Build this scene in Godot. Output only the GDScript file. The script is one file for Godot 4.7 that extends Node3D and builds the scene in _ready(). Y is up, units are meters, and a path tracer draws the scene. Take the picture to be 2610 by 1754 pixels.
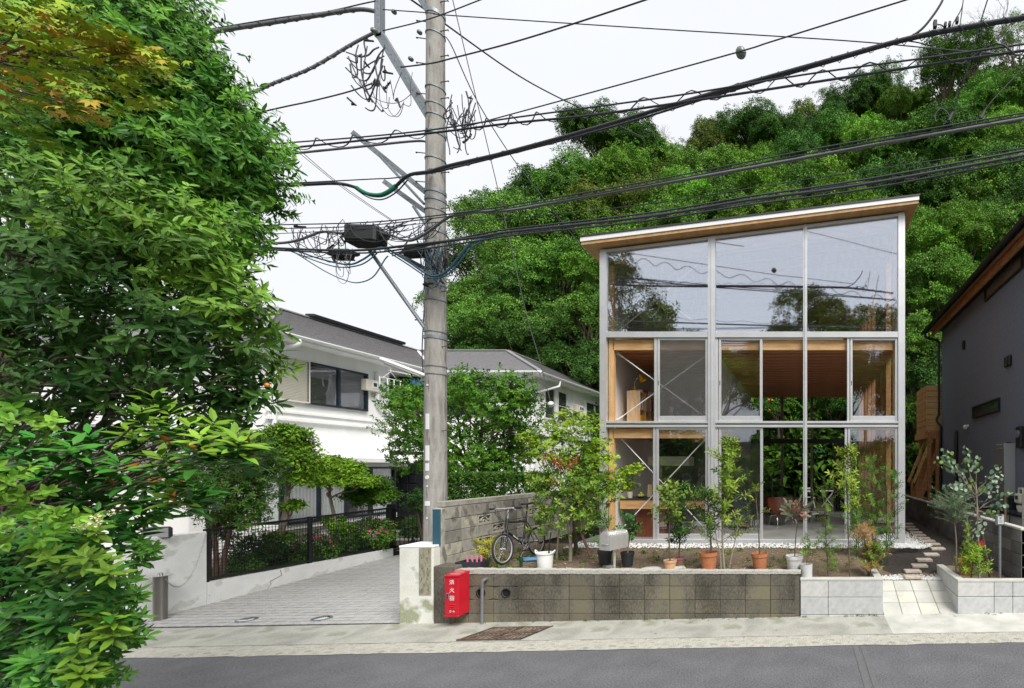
extends Node3D
# A Japanese residential street on an overcast day: glass-fronted house, white neighbour, utility pole, wooded hill.

var R := RandomNumberGenerator.new()
var used := {}
var M := {}
var SP := {}
const EYE := 2.49

func rr(a: float, b: float) -> float:
	return R.randf_range(a, b)

# a point at a given depth seen in the direction of a photograph position
func P(px: float, py: float, d: float) -> Vector3:
	return Vector3((px - 2050.0) / 1230.6 * d, EYE - (py - 1190.0) / 1230.6 * d, -d)

func D(dx: float, dy: float, d: float) -> Vector3:
	return P(dx * 1.1187, dy * 1.1187, d)

# ---------------------------------------------------------------- scene tree helpers
func uniq(called: String, parent: Node) -> String:
	var key := str(parent.get_instance_id()) + called
	var n: int = used.get(key, 0)
	used[key] = n + 1
	return called if n == 0 else "%s_%03d" % [called, n]

func tag(o: Node, label: String, category: String, group := "") -> Node:
	o.set_meta("label", label)
	o.set_meta("category", category)
	if group != "":
		o.set_meta("group", group)
	return o

func thing(called: String, label: String, category: String, at := Vector3.ZERO, turn := 0.0, group := "") -> Node3D:
	var o := Node3D.new()
	o.name = uniq(called, self)
	add_child(o, true)
	o.position = at
	o.rotation.y = turn
	tag(o, label, category, group)
	return o

func put(called: String, shape, m: Material, parent: Node = null) -> MeshInstance3D:
	var o := MeshInstance3D.new()
	var par: Node = self if parent == null else parent
	o.name = uniq(called, par)
	if shape is SurfaceTool:
		shape.generate_normals()
		o.mesh = shape.commit()
	else:
		o.mesh = shape
	o.material_override = m
	par.add_child(o, true)
	return o

func struct(called: String, shape, m: Material, parent: Node = null) -> MeshInstance3D:
	var o := put(called, shape, m, parent)
	o.set_meta("kind", "structure")
	return o

func stuff(o: Node) -> Node:
	o.set_meta("kind", "stuff")
	return o

func dup(o: Node3D, at: Vector3, turn: float, label: String, category := "", group := "") -> Node3D:
	var c: Node3D = o.duplicate()
	var base: String = str(o.name).rstrip("0123456789").trim_suffix("_")
	c.name = uniq(base, self)
	add_child(c, true)
	c.position = at
	c.rotation.y = turn
	c.set_meta("label", label)
	if category != "":
		c.set_meta("category", category)
	if group != "":
		c.set_meta("group", group)
	return c

# ---------------------------------------------------------------- shape helpers
func S() -> SurfaceTool:
	var s := SurfaceTool.new()
	s.begin(Mesh.PRIMITIVE_TRIANGLES)
	s.set_smooth_group(-1)
	return s

func tri(s: SurfaceTool, a: Vector3, b: Vector3, c: Vector3, out: Vector3) -> void:
	if (a - c).cross(a - b).dot(out) < 0.0:
		var t := b
		b = c
		c = t
	s.add_vertex(a)
	s.add_vertex(b)
	s.add_vertex(c)

func quad(s: SurfaceTool, a: Vector3, b: Vector3, c: Vector3, d: Vector3, out: Vector3) -> void:
	tri(s, a, b, c, out)
	tri(s, a, c, d, out)

func box(s: SurfaceTool, c: Vector3, size: Vector3, ch := 0.0, b := Basis.IDENTITY) -> void:
	s.set_smooth_group(-1)
	var h := size * 0.5
	if ch <= 0.0:
		for ax in 3:
			for sg in [-1.0, 1.0]:
				var q := []
				for k in [[-1.0, -1.0], [1.0, -1.0], [1.0, 1.0], [-1.0, 1.0]]:
					var v := Vector3.ZERO
					v[ax] = sg * h[ax]
					v[(ax + 1) % 3] = k[0] * h[(ax + 1) % 3]
					v[(ax + 2) % 3] = k[1] * h[(ax + 2) % 3]
					q.append(c + b * v)
				var n := Vector3.ZERO
				n[ax] = sg
				quad(s, q[0], q[1], q[2], q[3], b * n)
		return
	ch = minf(ch, minf(h.x, minf(h.y, h.z)) * 0.9)
	var vert := func(sg: Vector3, ax: int) -> Vector3:
		var v := Vector3(sg.x * (h.x - ch), sg.y * (h.y - ch), sg.z * (h.z - ch))
		v[ax] = sg[ax] * h[ax]
		return c + b * v
	for ax in 3:
		var u := (ax + 1) % 3
		var w := (ax + 2) % 3
		for sa in [-1.0, 1.0]:
			var q := []
			for k in [[-1.0, -1.0], [1.0, -1.0], [1.0, 1.0], [-1.0, 1.0]]:
				var g := Vector3.ZERO
				g[ax] = sa
				g[u] = k[0]
				g[w] = k[1]
				q.append(vert.call(g, ax))
			var n := Vector3.ZERO
			n[ax] = sa
			quad(s, q[0], q[1], q[2], q[3], b * n)
			for su in [-1.0, 1.0]:
				var g1 := Vector3.ZERO
				g1[ax] = sa
				g1[u] = su
				g1[w] = -1.0
				var g2 := g1
				g2[w] = 1.0
				var n2 := Vector3.ZERO
				n2[ax] = sa
				n2[u] = su
				quad(s, vert.call(g1, ax), vert.call(g2, ax), vert.call(g2, u), vert.call(g1, u), b * n2)
	for i in 8:
		var g := Vector3(1.0 if i & 1 else -1.0, 1.0 if i & 2 else -1.0, 1.0 if i & 4 else -1.0)
		tri(s, vert.call(g, 0), vert.call(g, 1), vert.call(g, 2), b * g)

# box between two corners
func cbox(s: SurfaceTool, lo: Vector3, hi: Vector3, ch := 0.0) -> void:
	box(s, (lo + hi) * 0.5, (hi - lo).abs(), ch)

func along(dir: Vector3, up := Vector3.UP) -> Basis:
	var z := dir.normalized()
	if absf(z.dot(up)) > 0.98:
		up = Vector3.RIGHT if absf(z.x) < 0.9 else Vector3.BACK
	var x := up.cross(z).normalized()
	return Basis(x, z.cross(x), z)

# a straight bar of w (sideways) by h (upwards) from a to b
func bar(s: SurfaceTool, a: Vector3, b: Vector3, w: float, h: float, ch := 0.0, up := Vector3.UP) -> void:
	box(s, (a + b) * 0.5, Vector3(w, h, a.distance_to(b)), ch, along(b - a, up))

func tube(s: SurfaceTool, pts: Array, r0: float, r1 := -1.0, n := 8, caps := true, radii: Array = []) -> void:
	if r1 < 0.0:
		r1 = r0
	s.set_smooth_group(0)
	var rings := []
	var last := Vector3.ZERO
	var fr := Basis.IDENTITY
	for i in pts.size():
		var t: Vector3 = pts[mini(i + 1, pts.size() - 1)] - pts[maxi(i - 1, 0)]
		if t.length() < 1e-6:
			t = last
		t = t.normalized()
		if i == 0:
			fr = along(t)
		else:
			fr = along(t, fr.y)
		last = t
		var r: float = radii[i] if radii.size() > i else lerpf(r0, r1, float(i) / maxf(1.0, pts.size() - 1))
		var ring := []
		for k in n:
			var a := TAU * k / n
			ring.append(pts[i] + fr.x * cos(a) * r + fr.y * sin(a) * r)
		rings.append(ring)
	for i in pts.size() - 1:
		for k in n:
			var k2 := (k + 1) % n
			var mid: Vector3 = (rings[i][k] + rings[i][k2]) * 0.5 - pts[i]
			quad(s, rings[i][k], rings[i][k2], rings[i + 1][k2], rings[i + 1][k], mid)
	if caps:
		s.set_smooth_group(-1)
		for k in range(1, n - 1):
			tri(s, rings[0][0], rings[0][k], rings[0][k + 1], pts[0] - pts[1])
			tri(s, rings[-1][0], rings[-1][k], rings[-1][k + 1], pts[-1] - pts[-2])

# profile of (radius, height) turned round an upright axis
func lathe(s: SurfaceTool, at: Vector3, prof: Array, n := 20, b := Basis.IDENTITY) -> void:
	var group := 1
	for i in prof.size() - 1:
		var p: Vector2 = prof[i]
		var q: Vector2 = prof[i + 1]
		if i > 0 and absf((p - prof[i - 1]).angle_to(q - p)) > 0.6:
			group += 1
		s.set_smooth_group(group)
		var nv := Vector2((q - p).y, -(q - p).x)
		for k in n:
			var a := TAU * k / n
			var c := TAU * (k + 1) / n
			var da := Vector3(cos(a), 0, sin(a))
			var dc := Vector3(cos(c), 0, sin(c))
			var dm := (da + dc) * 0.5
			var out := b * (dm * nv.x + Vector3.UP * nv.y)
			var v := [at + b * (da * p.x + Vector3.UP * p.y), at + b * (dc * p.x + Vector3.UP * p.y), at + b * (dc * q.x + Vector3.UP * q.y), at + b * (da * q.x + Vector3.UP * q.y)]
			if p.x < 1e-5:
				tri(s, v[0], v[2], v[3], out)
			elif q.x < 1e-5:
				tri(s, v[0], v[1], v[2], out)
			else:
				quad(s, v[0], v[1], v[2], v[3], out)
	s.set_smooth_group(-1)

# polygon in the local XY plane, from z0 to z1
func prism(s: SurfaceTool, poly: PackedVector2Array, z0: float, z1: float, xf := Transform3D.IDENTITY) -> void:
	s.set_smooth_group(-1)
	var idx := Geometry2D.triangulate_polygon(poly)
	var bz := xf.basis.z.normalized()
	for i in range(0, idx.size(), 3):
		for e in [[z0, -1.0], [z1, 1.0]]:
			var v := []
			for k in 3:
				var p := poly[idx[i + k]]
				v.append(xf * Vector3(p.x, p.y, e[0]))
			tri(s, v[0], v[1], v[2], bz * e[1] * signf(z1 - z0))
	var turn := 0.0
	for i in poly.size():
		var a := poly[i]
		var c := poly[(i + 1) % poly.size()]
		turn += a.x * c.y - c.x * a.y
	for i in poly.size():
		var a := poly[i]
		var c := poly[(i + 1) % poly.size()]
		var out := Vector3(c.y - a.y, a.x - c.x, 0) * signf(turn)
		quad(s, xf * Vector3(a.x, a.y, z0), xf * Vector3(c.x, c.y, z0), xf * Vector3(c.x, c.y, z1), xf * Vector3(a.x, a.y, z1), xf.basis * out)

func ball(s: SurfaceTool, at: Vector3, r: float, sc := Vector3.ONE, n := 10) -> void:
	var prof := []
	for i in n / 2 + 1:
		var a := -PI / 2 + PI * i / (n / 2)
		prof.append(Vector2(maxf(0.0, cos(a) * r), sin(a) * r))
	prof[0].x = 0.0
	prof[-1].x = 0.0
	lathe(s, at, prof, n, Basis.from_scale(sc))

func curve(pts: Array, per := 6) -> Array:
	var out := []
	for i in pts.size() - 1:
		var p0: Vector3 = pts[maxi(i - 1, 0)]
		var p1: Vector3 = pts[i]
		var p2: Vector3 = pts[i + 1]
		var p3: Vector3 = pts[mini(i + 2, pts.size() - 1)]
		for k in per:
			out.append(p1.cubic_interpolate(p2, p0, p3, float(k) / per))
	out.append(pts[-1])
	return out

# a sheet of n by m cells over a function (u, v) -> point
func sheet(s: SurfaceTool, n: int, m: int, f: Callable, out := Vector3.UP) -> void:
	s.set_smooth_group(0)
	var g := []
	for i in n + 1:
		var row := []
		for j in m + 1:
			row.append(f.call(float(i) / n, float(j) / m))
		g.append(row)
	for i in n:
		for j in m:
			quad(s, g[i][j], g[i + 1][j], g[i + 1][j + 1], g[i][j + 1], out)

# ---------------------------------------------------------------- materials
func plain(key: String, c: Color, rough: float, metal := 0.0) -> StandardMaterial3D:
	var m := StandardMaterial3D.new()
	m.resource_name = key
	m.albedo_color = c.linear_to_srgb()
	m.roughness = rough
	m.metallic = metal
	M[key] = m
	return m

func nz(seed_: int, freq: float, oct := 4, kind := FastNoiseLite.TYPE_SIMPLEX_SMOOTH) -> FastNoiseLite:
	var n := FastNoiseLite.new()
	n.seed = seed_
	n.noise_type = kind
	n.frequency = freq
	n.fractal_octaves = oct
	return n

# colour a to b by layered noise; size is the metres one repeat covers
func rough_mat(key: String, a: Color, b: Color, rough: float, size: float, coarse := 0.012, fine := 0.12, mixing := 0.5, bump := 0.0, c := Color(-1, 0, 0), stretch := Vector3.ONE, px := 256, metal := 0.0) -> StandardMaterial3D:
	var sd := hash(key) % 10000
	var i1 := nz(sd, coarse).get_seamless_image(px, px)
	var i2 := nz(sd + 7, fine, 3).get_seamless_image(px, px)
	var d1 := i1.get_data()
	var d2 := i2.get_data()
	i1.convert(Image.FORMAT_L8)
	i2.convert(Image.FORMAT_L8)
	d1 = i1.get_data()
	d2 = i2.get_data()
	var bytes := PackedByteArray()
	bytes.resize(px * px * 3)
	var hb := PackedByteArray()
	hb.resize(px * px)
	for k in px * px:
		var u := d1[k] / 255.0
		var v := d2[k] / 255.0
		var t := clampf((u * (1.0 - mixing) + v * mixing - 0.5) * 1.7 + 0.5, 0, 1)
		var col := a.lerp(b, t)
		if c.r >= 0.0 and u > 0.62:
			col = col.lerp(c, clampf((u - 0.62) * 5.0, 0, 1) * (0.5 + 0.5 * v))
		col = col.linear_to_srgb()
		bytes[k * 3] = int(clampf(col.r, 0, 1) * 255)
		bytes[k * 3 + 1] = int(clampf(col.g, 0, 1) * 255)
		bytes[k * 3 + 2] = int(clampf(col.b, 0, 1) * 255)
		hb[k] = int(clampf(0.35 * u + 0.65 * v, 0, 1) * 255)
	var m := StandardMaterial3D.new()
	m.resource_name = key
	m.albedo_texture = ImageTexture.create_from_image(Image.create_from_data(px, px, false, Image.FORMAT_RGB8, bytes))
	m.roughness = rough
	m.metallic = metal
	m.uv1_triplanar = true
	m.uv1_world_triplanar = true
	m.uv1_scale = stretch / size
	if bump > 0.0:
		m.heightmap_enabled = true
		m.heightmap_scale = bump
		m.heightmap_texture = ImageTexture.create_from_image(Image.create_from_data(px, px, false, Image.FORMAT_L8, hb))
	M[key] = m
	return m

func leaf_mat(key: String, rough: float, back := 0.45) -> StandardMaterial3D:
	var m := plain(key, Color(1, 1, 1), rough)
	m.vertex_color_use_as_albedo = true
	m.backlight_enabled = true
	m.backlight = Color(back, back, back * 0.55)
	m.metallic_specular = 0.3
	m.cull_mode = BaseMaterial3D.CULL_DISABLED
	return m

func tinted(key: String, base: StandardMaterial3D, mul: Color) -> StandardMaterial3D:
	var m: StandardMaterial3D = base.duplicate()
	m.resource_name = key
	m.albedo_color = mul.linear_to_srgb()
	M[key] = m
	return m

func materials() -> void:
	rough_mat("asphalt", Color(.075, .075, .083), Color(.16, .16, .172), .93, 1.9, .006, .12, .76, .8, Color(-1, 0, 0), Vector3.ONE, 512)
	rough_mat("asphalt_seam", Color(.09, .09, .095), Color(.16, .16, .165), .9, .8, .05, .4, .8, .3, Color(-1, 0, 0), Vector3.ONE, 128)
	rough_mat("kerb", Color(.3, .29, .25), Color(.55, .54, .48), .95, 1.4, .012, .09, .5, 1.4, Color(.22, .21, .17), Vector3.ONE, 512)
	rough_mat("pavement", Color(.27, .27, .24), Color(.47, .47, .43), .92, 2.0, .008, .2, .35, .25, Color(.2, .21, .15))
	rough_mat("pale_concrete", Color(.42, .42, .385), Color(.59, .59, .555), .9, 1.5, .012, .25, .4, .2)
	rough_mat("drive_tile", Color(.34, .34, .345), Color(.47, .468, .472), .75, .9, .03, .3, .5, .1)
	rough_mat("mortar", Color(.03, .027, .025), Color(.07, .064, .06), .95, .6, .03, .25, .5, .2)
	rough_mat("soil", Color(.07, .047, .031), Color(.26, .19, .13), .97, 1.1, .02, .2, .55, 1.5, Color(.1, .1, .04), Vector3.ONE, 512)
	rough_mat("dark_soil", Color(.018, .015, .013), Color(.07, .058, .05), .97, .8, .03, .2, .5, 1.5)
	rough_mat("wood_chip", Color(.15, .1, .06), Color(.45, .36, .25), .95, .35, .05, .25, .6, 1.8)
	rough_mat("white_stone", Color(.55, .56, .55), Color(.82, .83, .82), .9, .5, .03, .2, .5, .2)
	rough_mat("stepping_stone", Color(.36, .31, .26), Color(.62, .54, .46), .9, .5, .02, .2, .4, .2)
	rough_mat("forest_floor", Color(.03, .045, .015), Color(.09, .075, .04), .97, 3.0, .02, .2, .5, 2.0)
	rough_mat("white_render", Color(.79, .795, .79), Color(.91, .915, .92), .88, 2.6, .01, .25, .35, .3, Color(-1, 0, 0), Vector3(1.3, .22, 1.3))
	rough_mat("garden_render", Color(.78, .79, .79), Color(.9, .905, .905), .92, 1.2, .01, .25, .4, .6, Color(.58, .6, .56))
	rough_mat("mossy_render", Color(.62, .63, .57), Color(.82, .83, .8), .93, 1.3, .008, .22, .45, .6, Color(.2, .22, .09))
	rough_mat("stained_patch", Color(.14, .13, .07), Color(.5, .48, .4), .95, .5, .02, .25, .4, .4, Color(.1, .11, .03), Vector3(1.6, .5, 1.6))
	rough_mat("old_block", Color(.062, .056, .043), Color(.2, .185, .15), .95, 1.5, .009, .16, .4, .5, Color(.165, .15, .1), Vector3(1, .55, 1))
	rough_mat("block_joint", Color(.07, .065, .05), Color(.15, .14, .11), .95, .5, .03, .25, .5, .3)
	rough_mat("lime", Color(.34, .33, .3), Color(.62, .61, .57), .95, .5, .03, .25, .5, .6, Color(.22, .21, .17))
	rough_mat("garden_block", Color(.21, .2, .17), Color(.46, .44, .39), .95, .8, .01, .2, .35, .4, Color(.075, .07, .055), Vector3(1, .6, 1))
	rough_mat("light_block", Color(.42, .43, .44), Color(.58, .59, .6), .92, .5, .015, .35, .5, .3)
	rough_mat("pole_concrete", Color(.2, .19, .175), Color(.46, .45, .43), .85, .8, .012, .25, .35, .25, Color(.1, .085, .065), Vector3(2.4, .28, 2.4))
	rough_mat("slate", Color(.2, .196, .205), Color(.31, .305, .315), .7, 1.0, .02, .25, .5, .1)
	rough_mat("dark_stucco", Color(.135, .155, .205), Color(.18, .203, .26), .95, .5, .015, .22, .6, 1.2)
	rough_mat("cedar", Color(.5, .27, .1), Color(.72, .46, .22), .6, 1.2, .012, .1, .35, .05, Color(-1, 0, 0), Vector3(4, .5, 4))
	rough_mat("cedar_beam", Color(.5, .27, .1), Color(.74, .48, .24), .6, 1.2, .012, .1, .35, .05, Color(-1, 0, 0), Vector3(.5, 4, 4))
	rough_mat("soffit_ply", Color(.42, .23, .09), Color(.62, .38, .18), .6, 1.5, .012, .1, .35, .05, Color(-1, 0, 0), Vector3(3, 3, .6))
	rough_mat("joist_wood", Color(.5, .2, .1), Color(.7, .33, .18), .6, 1.5, .012, .1, .35, .05, Color(-1, 0, 0), Vector3(.5, 4, 4))
	rough_mat("red_wood", Color(.13, .035, .018), Color(.24, .075, .035), .45, 1.0, .015, .1, .35, .03, Color(-1, 0, 0), Vector3(4, .7, 4))
	rough_mat("pale_wood", Color(.58, .4, .24), Color(.76, .58, .38), .55, 1.0, .012, .1, .35, .03, Color(-1, 0, 0), Vector3(5, .6, 5))
	rough_mat("deck_wood", Color(.34, .15, .06), Color(.52, .27, .12), .7, 1.0, .012, .1, .35, .1, Color(-1, 0, 0), Vector3(1, 3, 1))
	rough_mat("old_timber", Color(.1, .055, .04), Color(.2, .12, .09), .85, .6, .015, .15, .4, .3, Color(-1, 0, 0), Vector3(4, .6, 4))
	rough_mat("slab", Color(.3, .3, .29), Color(.44, .44, .425), .42, 2.5, .01, .15, .25, .05)
	rough_mat("room_white", Color(.7, .68, .65), Color(.76, .74, .71), .9, 1.5, .01, .2, .3, .05)
	rough_mat("inner_concrete", Color(.06, .06, .06), Color(.12, .12, .118), .8, 1.5, .01, .2, .3, .1)
	rough_mat("aluminium", Color(.6, .61, .64), Color(.68, .69, .71), .42, .8, .01, .2, .3, 0.0, Color(-1, 0, 0), Vector3.ONE, 128, .55)
	rough_mat("zinc", Color(.2, .225, .25), Color(.3, .33, .36), .5, .3, .04, .2, .5, 0.0, Color(-1, 0, 0), Vector3.ONE, 128, .5)
	rough_mat("bark", Color(.06, .045, .03), Color(.17, .13, .095), .95, .5, .03, .2, .4, 1.0, Color(-1, 0, 0), Vector3(2, .5, 2))
	rough_mat("pale_bark", Color(.2, .17, .13), Color(.38, .33, .26), .95, .3, .03, .2, .4, .6, Color(-1, 0, 0), Vector3(2, .5, 2))
	rough_mat("terracotta", Color(.36, .12, .05), Color(.5, .2, .09), .85, .5, .015, .2, .4, .1, Color(.2, .13, .08))
	rough_mat("pale_terracotta", Color(.5, .27, .14), Color(.66, .42, .26), .85, .4, .015, .2, .4, .1)
	rough_mat("old_white_pot", Color(.62, .62, .6), Color(.82, .82, .81), .7, .4, .02, .2, .4, .05, Color(.4, .38, .33))
	rough_mat("rust_grate", Color(.085, .06, .045), Color(.2, .15, .115), .8, .4, .03, .2, .5, .2, Color(.34, .26, .2), Vector3.ONE, 128, .3)
	rough_mat("steel_brushed", Color(.58, .58, .565), Color(.7, .7, .69), .36, .6, .01, .2, .4, 0.0, Color(-1, 0, 0), Vector3(.3, 5, 5), 128, .6)
	rough_mat("bronze_steel", Color(.12, .1, .085), Color(.24, .21, .18), .35, .5, .01, .2, .4, 0.0, Color(-1, 0, 0), Vector3(4, .5, 4), 128, .8)
	rough_mat("fabric_beige", Color(.45, .4, .33), Color(.58, .53, .45), .95, .3, .05, .3, .5, .1)
	rough_mat("red_paint", Color(.5, .008, .022), Color(.58, .012, .03), .4, .8, .01, .2, .4)
	rough_mat("louvre_paint", Color(.56, .54, .47), Color(.64, .62, .56), .6, .8, .01, .2, .4)
	rough_mat("lava", Color(.07, .07, .07), Color(.17, .165, .16), .9, .5, .02, .2, .5, .5)
	# ribbed blocks: fine relief in vertical stripes
	var rb: StandardMaterial3D = rough_mat("ribbed_block", Color(.1, .1, .102), Color(.175, .17, .172), .95, 1.3, .01, .25, .4, .3)
	var im := Image.create(64, 4, false, Image.FORMAT_L8)
	for x in 64:
		for y in 4:
			var e := absf(fposmod(x, 16) - 8.0) / 8.0
			im.set_pixel(x, y, Color.from_hsv(0, 0, clampf(e * 2.2, 0, 1)))
	rb.heightmap_enabled = true
	rb.heightmap_texture = ImageTexture.create_from_image(im)
	rb.heightmap_scale = 1.6
	for t in [["a", .8], ["b", 1.0], ["c", 1.25], ["d", .65]]:
		for k in ["old_block", "garden_block", "light_block", "ribbed_block", "drive_tile", "pale_concrete", "slate"]:
			if t[0] != "b":
				var v: float = t[1]
				if k in ["light_block", "drive_tile", "pale_concrete", "slate", "old_block"]:
					v = lerpf(1.0, v, .5 if k == "old_block" else .3)
				tinted(k + "_" + t[0], M[k], Color(minf(v, 1.0), minf(v, 1.0), minf(v, 1.0)) if v <= 1.0 else Color(v, v * .985, v * .95))
			else:
				M[k + "_b"] = M[k]
	plain("cable", Color(.035, .04, .05), .6)
	plain("cable_grey", Color(.12, .125, .13), .6)
	plain("cable_blue", Color(.035, .1, .15), .6)
	plain("sleeve_green", Color(.005, .16, .085), .55)
	plain("black_box", Color(.028, .03, .034), .65)
	plain("insulator", Color(.16, .2, .17), .3)
	plain("white_plastic", Color(.78, .79, .79), .5)
	plain("cream_plastic", Color(.66, .64, .56), .55)
	plain("white_metal", Color(.8, .81, .82), .45)
	plain("black_metal", Color(.012, .014, .018), .45)
	plain("dark_frame", Color(.012, .02, .034), .35)
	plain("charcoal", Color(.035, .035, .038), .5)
	plain("grey_unit", Color(.4, .4, .415), .45, .1)
	plain("grey_unit_dark", Color(.16, .165, .175), .45, .1)
	plain("chrome", Color(.75, .75, .76), .2, .95)
	plain("bollard_steel", Color(.3, .285, .26), .32, .9)
	plain("rubber", Color(.018, .018, .02), .8)
	plain("yellow", Color(.8, .42, .006), .4)
	plain("red", Color(.5, .015, .02), .5)
	plain("pink", Color(.75, .2, .38), .5)
	plain("blue", Color(.03, .11, .4), .6)
	plain("pale_blue", Color(.12, .32, .6), .5)
	plain("purple", Color(.16, .1, .24), .9)
	plain("dark_cloth", Color(.03, .03, .045), .9)
	plain("white_cloth", Color(.78, .78, .78), .95)
	plain("curtain", Color(.5, .53, .53), .95)
	plain("orange_fruit", Color(.75, .26, .02), .45)
	plain("lime_fruit", Color(.42, .5, .05), .5)
	plain("cream_pot", Color(.66, .66, .5), .4)
	plain("teal_rust", Color(.02, .085, .13), .6)
	plain("mauve_pot", Color(.27, .13, .115), .6)
	plain("black_pot", Color(.025, .026, .03), .55)
	plain("green_stake", Color(.005, .06, .022), .5)
	plain("print_grey", Color(.25, .25, .25), .5)
	plain("brown_screen", Color(.2, .18, .15), .8)
	plain("paper", Color(.8, .8, .78), .7)
	plain("black_void", Color(.006, .006, .007), .9)
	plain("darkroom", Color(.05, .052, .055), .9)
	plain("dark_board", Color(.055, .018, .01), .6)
	plain("copper_pipe", Color(.55, .43, .3), .6)
	# panes: a bright coating for the big upper lights, plainer glass below
	var one := Image.create(4, 4, false, Image.FORMAT_RGB8)
	one.fill(Color.WHITE)
	var white := ImageTexture.create_from_image(one)
	for g in [["pane_coated", .27], ["pane_clear", .13], ["pane_dark", .1]]:
		var m := plain(g[0], Color(.86, .91, 1.0), .015, 1.0)
		m.albedo_texture = white
		m.transparency = BaseMaterial3D.TRANSPARENCY_ALPHA
		m.albedo_color.a = g[1]
	var pp := plain("pane_plain", Color(.01, .012, .012), .02)
	pp.transparency = BaseMaterial3D.TRANSPARENCY_ALPHA
	pp.albedo_texture = white
	pp.albedo_color.a = .06
	var sc := plain("insect_screen", Color(.12, .12, .12), .8)
	sc.transparency = BaseMaterial3D.TRANSPARENCY_ALPHA
	sc.albedo_color.a = .3
	leaf_mat("leaf_gloss", .38, .26)
	leaf_mat("leaf_soft", .55, .4)
	leaf_mat("leaf_far", .6, .3)
	leaf_mat("petal", .7, .5)

# ---------------------------------------------------------------- foliage
func leaf(s: SurfaceTool, b: Vector3, dir: Vector3, nrm: Vector3, l: float, w: float, tone: float, fold := .18, droop := .12, detail := false) -> void:
	var d := dir.normalized()
	var side := d.cross(nrm).normalized()
	var n := side.cross(d).normalized()
	var mid := b + d * l * (.34 if detail else .45) - n * l * droop * .2
	var tip := b + d * l - n * l * droop
	var lf := mid + side * w * .5 + n * w * fold
	var rt := mid - side * w * .5 + n * w * fold
	s.set_color(Color(tone, tone, tone * .95))
	var hi := b + d * l * .74 - n * l * droop * .55
	var l2 := hi + side * w * .36 + n * w * fold * .7
	var r2 := hi - side * w * .36 + n * w * fold * .7
	for t in [[b, lf, mid], [b, mid, rt], [lf, l2, mid], [l2, hi, mid], [mid, hi, r2], [mid, r2, rt], [l2, tip, hi], [hi, tip, r2]] if detail else [[b, lf, mid], [b, mid, rt], [lf, tip, mid], [mid, tip, rt]]:
		s.add_vertex(t[0])
		s.add_vertex(t[1])
		s.add_vertex(t[2])

func rand_dir() -> Vector3:
	var z := rr(-1, 1)
	var a := rr(0, TAU)
	var q := sqrt(1.0 - z * z)
	return Vector3(q * cos(a), z, q * sin(a))

func done(s: SurfaceTool) -> Mesh:
	s.generate_normals()
	return s.commit()

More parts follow.
